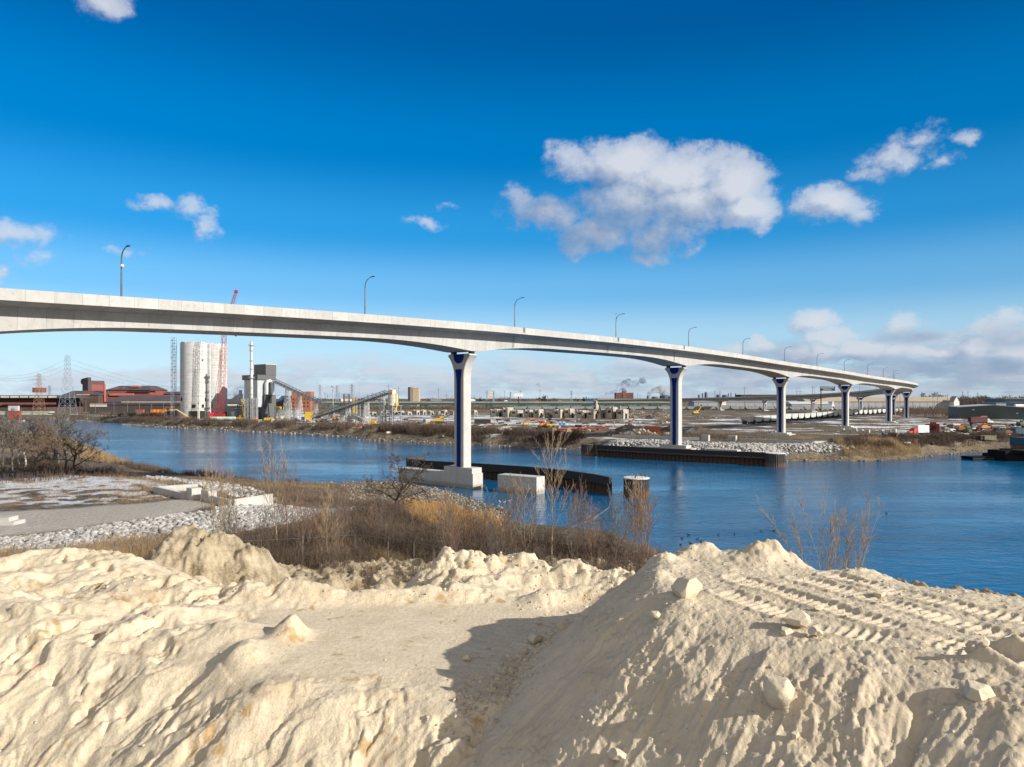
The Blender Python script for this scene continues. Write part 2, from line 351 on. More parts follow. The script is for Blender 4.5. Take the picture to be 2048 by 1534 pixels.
snow = np.maximum(snow, .75 * np.clip(1.6 * np.exp(-(((X + 24) / 9) ** 2 + ((Y - 145) / 4.5) ** 2)), 0, 1) * sstep(-.2, .2, n2))
snow = snow * (1 - road * .2) * (1 - rock * .6)
tan = sstep(-.1, .35, fbm(X * .06, Y * .06, 5, 51) + bank * .3)
ground_m, t, b = new_mat('bare winter ground'); p = t.pos()
nf = t.noise(p, .9, 8, .65); nm = t.noise(p, .12, 6, .6)
dead = t.mix(t.rng(nf, .35, .65), (.055, .045, .036), (.165, .135, .10))
tanc = t.mix(t.rng(nf, .3, .7), (.16, .115, .062), (.32, .24, .13))
c = t.mix(t.m('MULTIPLY', t.attr('tan'), t.rng(nm, .35, .6)), dead, tanc)
grav = t.mix(t.rng(t.noise(p, 2.2, 8, .7), .3, .7), (.25, .23, .20), (.46, .43, .385)); c = t.mix(t.attr('road'), c, grav)
rk = t.mix(t.rng(t.voro(p, 1.3), .15, .6), (.42, .41, .39), (.10, .09, .08)); c = t.mix(t.attr('rock'), c, rk)
c = t.mix(t.m('MULTIPLY', t.attr('bank'), .6), c, t.mix(t.rng(nf, .35, .65), (.04, .034, .029), (.18, .155, .125)))
c = t.mix(t.rng(t.m('ADD', t.attr('snow'), t.m('MULTIPLY', t.m('SUBTRACT', t.noise(p, 2.4, 8, .75), .5), 1.7)), .38, .85, 0, .85), c, (.66, .68, .72))
t.put(b.inputs['Base Color'], c); b.inputs['Roughness'].default_value = .95; b.inputs['Specular IOR Level'].default_value = .15
t.put(b.inputs['Normal'], t.bump(t.noise(p, 2.5, 8, .7), .9, .25))
tag(mesh_np('ground', np.stack([X, Y, Z], 1), Fc, ground_m, smooth=True, attrs=dict(road=road, rock=rock, snow=snow, tan=tan, bank=bank)), kind='structure')

# ------------------------------------------------------------------ water
wm, t, b = new_mat('harbour water'); p = t.pos()
b.inputs['Base Color'].default_value = (.005, .088, .20, 1); b.inputs['Roughness'].default_value = .07; b.inputs['IOR'].default_value = 1.333
w1 = t.noise(t.scl(p, (.55, 1.0, 1)), 1.0, 5, .6, .6); w2 = t.noise(t.scl(p, (.16, .30, 1)), 1.0, 3, .5, .4); w3 = t.noise(p, 4.2, 3, .6)
hgt = t.m('ADD', t.m('MULTIPLY', w1, .30), t.m('ADD', t.m('MULTIPLY', w2, .55), t.m('MULTIPLY', w3, .055)))
calm = t.rng(t.noise(t.scl(p, (.008, .03, 1)), 1, 5, .65), .38, .62, .25, 1.25)
bn = t.n('ShaderNodeBump'); t.put(bn.inputs['Height'], hgt); t.put(bn.inputs['Strength'], calm); bn.inputs['Distance'].default_value = .42
t.put(b.inputs['Normal'], bn.outputs[0])
tag(MB().add([(-1500, 20, 0), (1500, -150, 0), (1500, 900, 0), (-1500, 1200, 0)], [(0, 1, 2, 3)]).build('water', wm), kind='structure')

# ------------------------------------------------------------------ sand stockpiles (foreground)
NAZ, NRR = 1000, 780
X, Y, Fc = polar(-44, 56, NAZ, 8.2, 62, NRR)
TOP = [(3.75, 15.9), (4.5, 14.95), (5.3, 14.2), (6.4, 13.0), (7.45, 12.2), (8.1, 11.2), (11, 7), (26, 6), (24, 14), (16, 15.6), (12.1, 16.8), (10.9, 17.7), (9, 19), (7.4, 20.6), (5.6, 21.4), (4.3, 20.6), (3.6, 19), (3.3, 17.3)]
PLAT = [(-60, 27), (-17.3, 24), (-13, 22.3), (-10.5, 21.6), (-8.9, 21), (-7.9, 19.8), (-6.7, 18.6), (-5.8, 18.7), (-4.2, 18.15), (-3.1, 18.3), (-2.4, 17.7), (-1., 17.1), (2, 16), (30, 16), (30, 24), (13, 26), (8, 28.5), (4, 30), (.5, 31.5), (-1.5, 30.2), (-3.4, 27.6), (-6, 26.8), (-9, 27.4), (-12.5, 29), (-16, 32), (-20, 33.5), (-60, 36)]
d, par, ins = poly_dist(X, Y, PLAT); sd_ = np.where(ins, d, -d)
par = par + fbm(X * .35, Y * .35, 3, 151) * 1.6
gul = ridged(par * .32, sd_ * .16 + par * .1, 4, 61) - .6
gul2 = fbm(par * 1.7 + 4, sd_ * .35, 5, 62)
out = np.clip(-sd_, 0, None); front = (Y < 25 - X * .0) & (sd_ < 0) & (Y < 24.5)
zp = 11 - np.where(front, out * .74, out * .62) + .0
zp -= .35 * np.exp(-np.abs(sd_) * 1.5)
amp = sstep(0, .9, out)
zp += amp * front * fbm(par * 4.5, sd_ * .45, 4, 148) * .07
zp += amp * np.where(front, gul * .40 + gul2 * .12, gul * .4 + gul2 * .25)
flat = np.clip(1.25 * np.exp(-(((X + 3.2) / 6.6) ** 4 + ((Y - 22.5) / 4.1) ** 4)), 0, 1)
rough = 1 - flat
wx = X + fbm(X * .5, Y * .5, 3, 71) * 1.2; wy = Y + fbm(X * .5 + 9, Y * .5, 3, 72) * 1.2
heap = (ridged(wx * .19, wy * .24, 3, 73) - .55) * .8 + fbm(X * 1.3, Y * 1.3, 5, 74) * .16
leftz = sstep(-6, -9.5, X + (Y - 24) * .3); backz = sstep(25, 28, Y)
zp += heap * rough * np.where(ins, .28 + .5 * np.maximum(leftz, backz), .35)
MOUNDS = [(-9.2, 26.8, .75, 1.6, .7), (-7.4, 26.4, .45, 1.1, .6), (-12.5, 27.5, .55, 1.5, 1.2), (-5.0, 26.3, .42, 1.6, .5), (-2.4, 26.7, .5, 1.6, .6), (-7.0, 22.3, .75, .42, .5), (-7.9, 20.8, .5, .6, .7), (-8.9, 22.6, .35, .9, .7),
          (-3.6, 30.6, 1.35, 1.5, 1.3), (-1.6, 30.9, 1.15, 1.4, 1.1), (0.8, 30.6, .75, 1.3, 1.0), (2.9, 29.6, .55, 1.2, .9), (4.6, 28.2, .65, .9, .9), (-2.6, 28.6, .6, .8, .6), (1.2, 26.0, .55, .65, .5), (2.6, 26.5, .5, .8, .5), (3.8, 25.5, .4, .6, .6), (-1.2, 28.0, .45, .7, .5),
          (-18.8, 33, .65, 2.4, 1.4), (-22.5, 33, .2, 2.5, 1.2), (-15.5, 27.5, .35, 1.2, 1), (-17, 25.2, .3, 1.5, 1.1), (-12.2, 24.3, .3, 1.3, .9), (-15, 30, -.4, 1.5, 1.2), (-6.1, 18.9, .25, .6, .35), (-3.2, 18.4, .25, .5, .3), (-4.7, 18.2, .15, .4, .3), (-10.5, 23, .25, .7, .5)]
for mx, my, mh, sx_, sy_ in MOUNDS:
    r2 = ((X - mx) / sx_) ** 2 + ((Y - my) / sy_) ** 2; zp += mh * np.exp(-r2 * .8) * (1 + .35 * fbm(X * 1.6, Y * 1.6, 3, int(80 + mx)))
# clay banks behind the plateau
zc = 4.5 + 5.9 * np.exp(-(((X + 14.3) / 3.2) ** 4 + ((Y - 38) / 4) ** 4) ** .5) + 5.6 * np.exp(-(((X + 18.5) / 2.6) ** 2 + ((Y - 38) / 4) ** 2))
zc = np.maximum(zc, 4.2 + 5.2 * np.exp(-(((X + 9.6) / 2.6) ** 2 + ((Y - 36.5) / 5) ** 2)))
zc = np.maximum(zc, 4.2 + 4.9 * np.exp(-(((X + 6.6) / 2.4) ** 2 + ((Y - 36.) / 4) ** 2)))
zc += (ridged(X * .5 + Y * .15, Y * .18, 4, 76) - .6) * .8 + fbm(X * 1.1, Y * 1.1, 5, 77) * .42
clay = sstep(-.15, .15, zc - zp)
zp = np.maximum(zp, zc)
# bulldozed right-hand mound
d, par, ins2 = poly_dist(X, Y, TOP); o2 = np.where(ins2, 0, d); e2 = np.where(ins2, d, 0)
rill = fbm(par * 1.6, o2 * .28, 5, 91); rill2 = ridged(par * .8, o2 * .2, 3, 92) - .6
zm = 13.9 - (.74 + .10 * sstep(4.6, 2.0, X)) * o2 - .22 * np.exp(-(o2 + e2) * 2.2) + sstep(0, .6, o2) * (rill * .10 + rill2 * .10)
zm += sstep(.1, .8, o2) * fbm(par * 5.5, o2 * .5, 4, 147) * .075
zm += .15 * fbm(par * .9, o2 * 1.2, 4, 94) * sstep(0, .8, o2)
patch = sstep(.02, .3, fbm(X * .45 + Y * .2, Y * .45, 4, 95) + .1)
lump = np.clip(.62 - worley(X * 3.2, Y * 3.2, 3), 0, 1) * .04 + np.clip(.6 - worley(X * 7, Y * 7, 4), 0, 1) * .07 + np.clip(.6 - worley(X * 13, Y * 13, 6), 0, 1) * .05
steep = sstep(.2, 1.2, o2)
zm += lump * (steep * patch * 1.0 + (1 - steep) * .45)
zm += fbm(X * .5, Y * .5, 3, 96) * .10
for mx, my, mh, sx_, sy_ in [(7.4, 20.3, .55, 1.0, .6), (5.5, 21.1, .42, .9, .5), (4.2, 20.3, .35, .5, .7), (8.6, 12.5, .45, .55, .4), (9.4, 18.9, .25, 1, .5), (3.7, 18.2, .3, .4, .8), (3.75, 16.1, .12, .4, .4)]:
    zm += mh * np.exp(-(((X - mx) / sx_) ** 2 + ((Y - my) / sy_) ** 2)) * (1 + .5 * fbm(X * 2.2, Y * 2.2, 4, int(100 + mx * 3)))
TRK = [[(5.7, 18.0), (6.25, 16.9), (6.9, 15.6), (7.7, 14.1), (8.6, 12.5), (9.6, 10.8)], [(7.3, 18.0), (8.0, 16.8), (8.97, 14.8), (9.8, 13.3), (10.8, 11.6)], [(5.0, 16.7), (5.6, 15.6), (6.3, 14.5), (7.2, 13.6), (8.2, 12.8)], [(8.3, 18.4), (9.2, 16.8), (10.3, 15.0), (11.6, 13.2)]]
trk = np.zeros_like(X)
for k, T in enumerate(TRK):
    td, tp, _ = poly_dist(X, Y, T, False); w = sstep(.34, .24, td + fbm(X * 1.5, Y * 1.5, 2, 120) * .08) * sstep(-.2, .1, fbm(X * .35 + 7 * k, Y * .35, 3, 121) + .2) * (e2 > .1)
    cleat = np.clip((np.abs(((tp / .21) % 1) - .5) * 2 - .45) * 2.2, 0, 1); smooth_z = 13.92 - .22 * np.exp(-e2 * 2.2)
    zm = zm * (1 - w * .92) + w * .92 * smooth_z + w * (cleat * (.05 + .035 * fbm(X * .9, Y * .9, 3, 152)) - .05 + fbm(X * 6, Y * 6, 3, 153) * .012) + .045 * np.exp(-((td - .38) / .07) ** 2) * (e2 > .1); trk = np.maximum(trk, w)
Z = np.maximum(zp, zm); mound = sstep(-.05, .05, zm - zp)
talus = sstep(1.1, 0, np.abs(zm - zp)) * (Y < 25) * (Y > 16) * (zp > 10.2)
Z += (1 - mound) * (np.clip(.6 - worley(X * 3.4, Y * 3.4, 9), 0, 1) * .12 + np.clip(.6 - worley(X * 6, Y * 6, 10), 0, 1) * .07) * np.maximum(talus, rough * .45 * sstep(.1, .35, fbm(X * .6, Y * .6, 4, 98)))
Z += (1 - mound) * np.sin((X * .5 + Y * 1.0) * 14 + fbm(X * .7, Y * .7, 3, 99) * 4) * .006 * flat
crumb = sstep(.02, .22, fbm(X * .7, Y * .7, 4, 141)) * (1 - flat * .92) * (1 - trk * .95) * (1 - .6 * (e2 > .35))
Z += crumb * ((ridged(X * 2.1, Y * 2.1, 4, 142) - .6) * .085 + fbm(X * 7, Y * 7, 3, 143) * .035)
pit = sstep(.34, .12, worley(X * .62 + fbm(X * 1.2, Y * 1.2, 3, 144) * .5, Y * .62 + fbm(X * 1.2 + 5, Y * 1.2, 3, 145) * .5, 17)) * (1 - flat) * (1 - mound)
Z -= pit * .20
Z += fbm(X * 5, Y * 5, 4, 97) * .026 * (1 - flat * .6) + fbm(X * 1.1, Y * 1.1, 3, 146) * .05 * (1 - flat)
ravine = sstep(.25, .6, gul2 * .6 - gul * .8)
wet = sstep(.22, .34, fbm(X * .75 + 3, Y * .75, 4, 131)) * (1 - mound) * sstep(.05, -.25, fbm(X * 2.6, Y * 2.6, 3, 132)) * (1 - clay)
sand_m, t, b = new_mat('cream limestone sand'); p = t.pos()
nf = t.noise(p, 1.1, 8, .6); ng = t.noise(p, 9, 6, .7)
c = t.mix(t.rng(nf, .3, .7), (.54, .455, .325), (.655, .565, .42)); c = t.mix(t.rng(ng, .48, .7, 0, .6), c, (.37, .29, .19)); c = t.mix(t.rng(t.noise(p, .33, 7, .72), .49, .66, 0, .55), c, (.42, .33, .215))
c = t.mix(t.m('MULTIPLY', t.attr('trk'), .5), c, (.78, .69, .55))
c = t.mix(t.m('MULTIPLY', t.attr('mound'), .75), c, t.mix(t.rng(nf, .3, .7), (.48, .405, .295), (.585, .50, .375)))
c = t.mix(t.m('MULTIPLY', t.attr('wet'), .75), c, (.36, .22, .085))
c = t.mix(t.m('MULTIPLY', t.attr('clay'), t.rng(t.noise(p, .8, 6, .65), .36, .6, .35, .95)), c, t.mix(t.rng(ng, .35, .65), (.12, .095, .062), (.34, .27, .175)))
t.put(b.inputs['Base Color'], c); b.inputs['Roughness'].default_value = .95; b.inputs['Specular IOR Level'].default_value = .1
hb = t.m('ADD', t.noise(p, 7, 10, .75), t.m('MULTIPLY', t.voro(p, 16), .22))
t.put(b.inputs['Normal'], t.bump(hb, .6, .085))
SANDXYZ = (X, Y, Z)
tag(mesh_np('sand_hills', np.stack([X, Y, Z], 1), Fc, sand_m, smooth=True, attrs=dict(trk=trk, mound=mound, wet=wet, clay=clay)), kind='structure')
def sand_z(x, y):
    a = math.degrees(math.atan2(x, y)); r = math.hypot(x, y)
    i = int(round(math.log(r / 8.2) / math.log(62 / 8.2) * (NRR - 1))); j = int(round((a + 44) / 100 * (NAZ - 1)))
    return float(Z_SAND[min(max(i, 0), NRR - 1), min(max(j, 0), NAZ - 1)])
Z_SAND = Z.reshape(NRR, NAZ)
# ------------------------------------------------------------------ the concrete bridge
PIERS = [(-69.5, 81.0), (-10.3, 148), (49.9, 216), (106.5, 281), (163.6, 348.5), (220.5, 415.5), (270.5, 487), (304, 566), (319, 650), (311, 733), (284, 798), (248, 846), (205, 882)]
ALN = [(-190, -58), (-130, 11.5)] + PIERS + [(160, 906), (112, 922), (70, 930)]
def catmull(P, k):
    P = [Vector(p) for p in P]; out = []
    for i in range(1, len(P) - 2):
        a, b, c, d = P[i - 1:i + 3]
        for j in range(k):
            t = j / k; out.append(.5 * ((2 * b) + (c - a) * t + (2 * a - 5 * b + 4 * c - d) * t * t + (3 * b - a - 3 * c + d) * t ** 3))
    out.append(P[-2]); return out
path = catmull(ALN, 30)
S = [0.]
for i in range(1, len(path)): S.append(S[-1] + (path[i] - path[i - 1]).length)
i1 = min(range(len(path)), key=lambda i: (path[i] - Vector(PIERS[1])).length); S = np.array(S) - S[i1]
PX = np.array([p.x for p in path]); PY = np.array([p.y for p in path])
TX = np.gradient(PX); TY = np.gradient(PY); TL = np.hypot(TX, TY); TX /= TL; TY /= TL
NXr, NYr = TY, -TX                                  # right-hand normal (towards the camera side)
def pt(s, off=0.):
    x = np.interp(s, S, PX); y = np.interp(s, S, PY); nx = np.interp(s, S, NXr); ny = np.interp(s, S, NYr)
    return x + nx * off, y + ny * off
PS = [float(S[min(range(len(path)), key=lambda i: (path[i] - Vector(p)).length)]) for p in PIERS]
# profile of the parapet top, levelled from the photograph
HW, BW = 7.0, 3.7
prof = [(-260, 27.5)]
for x, y in [(0, 576.6), (251, 593.2), (500, 610.8), (738, 628.4), (1000, 650.6), (1250, 676.7), (1380, 693), (1491, 709.7), (1576, 724), (1645, 734.5), (1700, 743.5), (1746, 751.8), (1780, 757)]:
    ss = np.linspace(-95, PS[6], 4000); qx, qy = pt(ss, HW); k = int(np.argmin(np.abs(qx / qy - (x - CX) / FOC)))
    prof.append((float(ss[k]), zpx(y, float(qy[k]))))
prof += [(PS[6], 27.9), (PS[7], 26.4), (PS[8], 24.4), (PS[9], 22.3), (PS[10], 20.7), (PS[11], 19.3), (PS[12], 18.2), (float(S[-1]), 17.4)]
ps_, pz_ = zip(*prof)
pz_s = np.interp(S, ps_, pz_); ker = np.hanning(15); ker /= ker.sum(); pz_s = np.convolve(np.pad(pz_s, 7, 'edge'), ker, 'valid')
ZT = lambda s: float(np.interp(s, S, pz_s))
def depth(s):
    dd = min(abs(s - q) for q in PS); i = min(range(len(PS)), key=lambda k: abs(s - PS[k]))
    Lh = 25.; A = 2.1 if i == 0 else 1.55
    return 3.72 + A * max(0, 1 - max(0, dd - 1.3) / Lh) ** 2.0
conc, t, b = new_mat('weathered bridge concrete'); uvn = t.n('ShaderNodeUVMap').outputs[0]; sxyz = t.n('ShaderNodeSeparateXYZ'); t.put(sxyz.inputs[0], uvn)
seg = t.m('DIVIDE', sxyz.outputs[0], 3.05); fr = t.m('FRACT', seg); wn = t.n('ShaderNodeTexWhiteNoise', noise_dimensions='1D'); t.put(wn.inputs['W'], t.m('FLOOR', seg))
p = t.pos(); f = t.noise(p, .7, 8, .65); st = t.noise(t.scl(uvn, (1.6, .12, 1)), 1, 6, .7)
c = t.mix(t.rng(f, .3, .7), (.39, .383, .368), (.47, .462, .447)); c = t.mix(t.m('MULTIPLY', wn.outputs[0], .5), c, (.31, .305, .29))
c = t.mix(t.rng(st, .5, .8, 0, .5), c, (.20, .19, .178)); f4 = t.noise(t.scl(p, (1, 1, 1.6)), 1.1, 8, .75)
c = t.mix(t.rng(f4, .55, .75, 0, .6), c, (.15, .142, .132))
c = t.mix(t.rng(t.m('ABSOLUTE', t.m('SUBTRACT', fr, .5)), .484, .494, 0, .42), c, (.13, .12, .11))
t.put(b.inputs['Base Color'], c); b.inputs['Roughness'].default_value = .85; b.inputs['Specular IOR Level'].default_value = .25
t.put(b.inputs['Normal'], t.bump(t.noise(p, 6, 6, .7), .25, .05))
asph = mat('bridge asphalt', (.07, .07, .072), .9, .2, .5, coord='pos')
def loft(name, sec, s0, s1, step, material, parent):
    ss = list(np.arange(s0, s1, step)) + [s1]; V = []; UV = []; n = None
    for s in ss:
        q = sec(s); n = len(q); zt = ZT(s)
        acc_ = 0
        for i, (o, dz) in enumerate(q):
            if i: acc_ += math.hypot(o - q[i - 1][0], dz - q[i - 1][1])
            x, y = pt(s, o); V.append((float(x), float(y), zt + dz)); UV.append((s, acc_))
    fs = [(i * n + k, i * n + (k + 1) % n, (i + 1) * n + (k + 1) % n, (i + 1) * n + k) for i in range(len(ss) - 1) for k in range(n)]
    fs += [tuple(range(n)), tuple((len(ss) - 1) * n + k for k in range(n - 1, -1, -1))]
    o = MB(); o.v = V; o.f = fs; ob = o.build(name, material, parent, smooth=25)
    uv = ob.data.uv_layers.new(name='UVMap'); vi = np.zeros(len(ob.data.loops), dtype=np.int32); ob.data.loops.foreach_get('vertex_index', vi)
    uv.data.foreach_set('uv', np.array(UV, dtype=np.float32)[vi].ravel()); return ob
bridge = thing('highway_bridge', 'long pale concrete box girder bridge sweeping across the channel on flared piers', 'bridge', (0, 0, 0))
SE = float(S[-1])
S0 = -175.
def sec_box(s):
    D = depth(s); tp = .04 * D
    return [(HW, -1.05), (HW, -1.42), (BW + .25, -1.80), (BW, -D), (-BW, -D), (-BW - .25, -1.80), (-HW, -1.42), (-HW, -1.05)]
loft('box_girder', sec_box, S0, SE, 2.0, conc, bridge)
for sgn in (1, -1):
    loft('parapet', lambda s: [(sgn * (HW + .03), 0), (sgn * (HW + .03), -1.22), (sgn * (HW + .09), -1.24), (sgn * (HW + .09), -1.40), (sgn * (HW - .45), -1.046), (sgn * (HW - .28), -.6), (sgn * (HW - .2), 0)], S0, SE, 3.0, conc, bridge)
loft('roadway', lambda s: [(HW - .5, -1.045), (HW - .5, -1.03), (-HW + .5, -1.03), (-HW + .5, -1.045)], S0, SE, 6.0, asph, bridge)
pierc, t, b = new_mat('pier concrete'); p = t.pos(); f = t.noise(p, .8, 8, .65); st = t.noise(t.scl(p, (1.2, 1.2, .12)), 1, 5, .7)
c = t.mix(t.rng(f, .3, .7), (.41, .395, .37), (.49, .475, .45)); c = t.mix(t.rng(st, .52, .8, 0, .45), c, (.24, .225, .205))
sx2 = t.n('ShaderNodeSeparateXYZ'); t.put(sx2.inputs[0], p); lift = t.m('ABSOLUTE', t.m('SUBTRACT', t.m('FRACT', t.m('DIVIDE', sx2.outputs[2], 2.4)), .5)); c = t.mix(t.rng(lift, .488, .496, 0, .4), c, (.2, .19, .17))
c = t.mix(t.rng(t.m('ADD', sx2.outputs[2], t.m('MULTIPLY', st, .8)), 1.5, .9, 0, .55), c, (.20, .17, .12))
t.put(b.inputs['Base Color'], c); b.inputs['Roughness'].default_value = .85; b.inputs['Specular IOR Level'].default_value = .2; t.put(b.inputs['Normal'], t.bump(t.noise(p, 7, 6, .7), .25, .05))
blue = mat('blue pier paint', (.002, .026, .17), .8, .1, .6, bump=.01, spec=.12)
dark_steel = mat('dark steel', (.03, .03, .032), .6, .2, 1.)
def pier(i, base_z):
    s = PS[i]; x, y = PIERS[i]; tx = float(np.interp(s, S, TX)); ty = float(np.interp(s, S, TY))
    top = ZT(s) - depth(s) - .5; hh = top - base_z
    M = Matrix.Translation((x, y, base_z)) @ Matrix.Rotation(math.atan2(ty, tx) - math.pi / 2, 4, 'Z')     # local x: to camera side, y: along the bridge
    W0, A, Rr = 1.45, 1.13, 6.2; fl = min(4.8, hh * .75); sc = fl / 4.8
    def hw(z):
        u = max(0, z - (hh - fl)) / sc; return W0 + (Rr - math.sqrt(max(0, Rr * Rr - u * u))) * sc ** .5
    zs = [0] + [hh - fl + fl * k / 14 for k in range(14)] + [hh - .35]
    o = MB(); o.M = M; vs = []; ch = .12
    rows = [(z, hw(z)) for z in zs] + [(hh, hw(hh - .35) - .32)]
    for z, w in rows:
        vs += [(a, b_, z) for a, b_ in ((-w, -A + ch), (-w + ch, -A), (w - ch, -A), (w, -A + ch), (w, A - ch), (w - ch, A), (-w + ch, A), (-w, A - ch))]
    n = 8; o.add(vs, [(r * n + k, r * n + (k + 1) % n, (r + 1) * n + (k + 1) % n, (r + 1) * n + k) for r in range(len(rows) - 1) for k in range(n)] + [tuple(range(n - 1, -1, -1)), tuple((len(rows) - 1) * n + k for k in range(n))])
    po = o.build('pier', pierc, bridge, smooth=20)
    for sg in (-1, 1):
        o = MB(); o.M = M; zt = hh - 3.15 * sc
        def pw(z): return min(.60 + .42 * max(0, (z - (zt - 3.2 * sc)) / (3.2 * sc)) ** 2, hw(z) - .4)
        zz = [.02] + [zt * .5] + [zt - 3.2 * sc + 3.2 * sc * k / 8 for k in range(8)] + [zt - .12, zt]
        L = [(-pw(z) + (.18 if z == zt else 0), z) for z in zz]; poly = L + [(-a, z) for a, z in L[::-1]]
        a0, a1 = sorted((sg * (A - .05), sg * (A + .035))); o.prism(poly, a0, a1, 'y'); o.build('blue_panel', blue, po)
        o = MB(); o.M = M; dp = 1.95 * sc; poly = [(-1.5 * sc, hh - .01)] + [(-1.5 * sc * math.cos(math.pi * k / 14) , hh - .25 - (dp - .25) * math.sin(math.pi * k / 14) ** .8) for k in range(15)] + [(1.5 * sc, hh - .01)]
        o.prism(poly, a0, a1, 'y'); o.build('blue_cap_panel', blue, po)
    for sx_ in (-1, 1):
        o = MB(); o.M = M; o.box(sx_ * 2.6 - .45, sx_ * 2.6 + .45, -.45, .45, hh - .02, hh + .56); o.build('bearing', dark_steel, po)
    o = MB(); o.M = M
    if i == 1: o.box(-4.15, 4.15, -1.42, 1.42, -1.1, 0); o.box(-4.5, 4.45, -1.46, 1.46, -8, -1.1); o.box(-19, -4.5, -1.40, 1.40, -8, -1.35)
    elif i == 2: o.box(-4.2, 4.2, -1.6, 1.6, -.9, 0); o.box(-13, 6.0, -1.9, 1.9, -4, -.9)
    else: o.box(-3.2, 3.2, -2.6, 2.6, -.55, -.004); o.box(-4.4, 4.4, -3.6, 3.6, -2, -.55); o.box(-3.0, -2.6, -2.5, 2.5, -.55, .25)
    o.build('footing', pierc, po)
for i in range(len(PIERS)):
    pier(i, {0: 4.6, 1: 4.2, 2: 4.3}.get(i, 4.9))
# drain pipes on the near web
drain_m = mat('drain grey', (.25, .24, .22), .6)
for s in (11.5, 48, 82.5):
    x, y = pt(s, HW + .16); MB().bar((x, y, ZT(s) + .1), (x, y, ZT(s) - .9), .22, .3).build('drain_box', drain_m, bridge)
    x, y = pt(s, BW + .3); MB().tube([(x, y, ZT(s) - 1.7), (x, y, ZT(s) - depth(s) + .2)], .07, 6).build('drain_pipe', drain_m, bridge)
# ------------------------------------------------------------------ street lamps on the far parapet
lampm = mat('galvanised lamp steel', (.16, .17, .19), .45, .1, 2., metal=.6)
def make_lamp(label):
    r = thing('street_lamp', label, 'street lamp', group='street lamps along the bridge parapet')
    MB().tube([(0, 0, -1.0), (0, 0, 4), (0, 0, 7.6)], [.17, .14, .11], 8).build('pole', lampm, r, smooth=40)
    MB().tube([(0, 0, 7.6), (.05, 0, 8.4), (.25, 0, 9.0), (.75, 0, 9.55), (1.5, 0, 9.85), (2.1, 0, 9.98)], [.105, .1, .09, .08, .07, .06], 7).build('arm', lampm, r, smooth=40)
    MB().prism([(-.1, -.16), (.75, -.2), (.95, 0), (.75, .2), (-.1, .16)], -.07, .07).build('lamp_head', mat('lamp head', (.05, .05, .055), .5), r).location = (2.1, 0, 9.98)
    return r
SL = [-63.7 + 44 * k for k in range(22)]
lamp0 = None; LN = ['first', 'second', 'third', 'fourth', 'fifth', 'sixth', 'seventh', 'eighth', 'ninth', 'tenth', 'eleventh', 'twelfth', 'thirteenth', 'fourteenth', 'fifteenth', 'sixteenth', 'seventeenth', 'eighteenth']
for k, s in enumerate(SL):
    if s > SE - 20 or k > 17: break
    x, y = pt(s, -HW + .1); ang = math.atan2(float(np.interp(s, S, NYr)), float(np.interp(s, S, NXr)))
    far = s > PS[6] + 30
    lab = ('bridge lamp with small round camera on its pole' if k == 0 else 'bridge lamp with wind sensor mast above its arm' if k == 3 else
           'curved-arm lamp on bridge parapet, %s along from the left end' % LN[k] if not far else 'small distant lamp on curving far stretch of bridge, %s along from the left' % LN[k])
    if lamp0 is None: lamp0 = make_lamp(lab); o = lamp0; o.location = (x, y, ZT(s)); o.rotation_euler = (0, 0, ang)
    else: o = dup(lamp0, (x, y, ZT(s)), ang, lab)
    o.scale = (1, 1, .88)
    if k == 3:
        m_ = MB().tube([(0, 0, 7.5), (0, 0, 10.2)], .035, 5); m_.bar((-.3, 0, 10.2), (.3, 0, 10.2), .04); m_.ball((-.3, 0, 10.25), .12, 6, 4).ball((.3, 0, 10.25), .1, 6, 4); m_.build('wind_sensor', lampm, o)
cm = MB().ball((.35, 0, 7.0), .26, 8, 6).bar((0, 0, 7.2), (.35, 0, 7.25), .08); cm.build('camera_dome', mat('white dome', (.7, .7, .7), .4), lamp0)
# ------------------------------------------------------------------ fender walls, dolphins, walls, blocks, barge, birds
GRID = math.atan2(-.66, .75)                      # everything near the channel is set out on the bridge's skew
def zmat(name, lo, hi, z0, z1, scale=1.5, streak=.5, rough=.8):
    m, t, b = new_mat(name); p = t.pos(); s = t.n('ShaderNodeSeparateXYZ'); t.put(s.inputs[0], p)
    n_ = t.noise(p, scale, 6, .65); st = t.noise(t.scl(p, (2.5, 2.5, .1)), scale, 5, .7)
    h = t.m('ADD', s.outputs[2], t.m('MULTIPLY', t.m('SUBTRACT', n_, .5), 1.2))
    c = t.mix(t.rng(h, z0, z1), lo, hi); c = t.mix(t.rng(st, .48, .78, 0, streak), c, tuple(min(1, v * 3.2 + .02) for v in hi)); c = t.mix(t.rng(n_, .35, .65, .35, 0), c, (.01, .009, .008))
    t.put(b.inputs['Base Color'], c); b.inputs['Roughness'].default_value = rough; b.inputs['Specular IOR Level'].default_value = .25
    return m
sheet_m = zmat('rusted sheet piling', (.085, .048, .03), (.03, .025, .022), 1.2, 2.2, 1.2, .35)
panel_m = mat('tarred fender timber', (.016, .014, .013), .75, .4, 1.5, streak=.3, coord='pos')
dolph_m = zmat('streaked dolphin steel', (.20, .10, .052), (.055, .05, .048), .6, 1.35, 1.4, .75)
dcap_m = mat('guano covered cap', (.55, .54, .53), .9, .3, 2.)
def offset_poly(P, d):
    out = []
    for i, p in enumerate(P):
        a = Vector(P[max(i - 1, 0)]); b = Vector(P[min(i + 1, len(P) - 1)]); t_ = (b - a).normalized(); out.append(Vector(p) + Vector((t_.y, -t_.x)) * d)
    return out
def densify(P, step):
    out = []
    for a, b in zip(P[:-1], P[1:]):
        a = Vector(a); b = Vector(b); n = max(1, int((b - a).length / step))
        out += [a + (b - a) * k / n for k in range(n)]
    return out + [Vector(P[-1])]
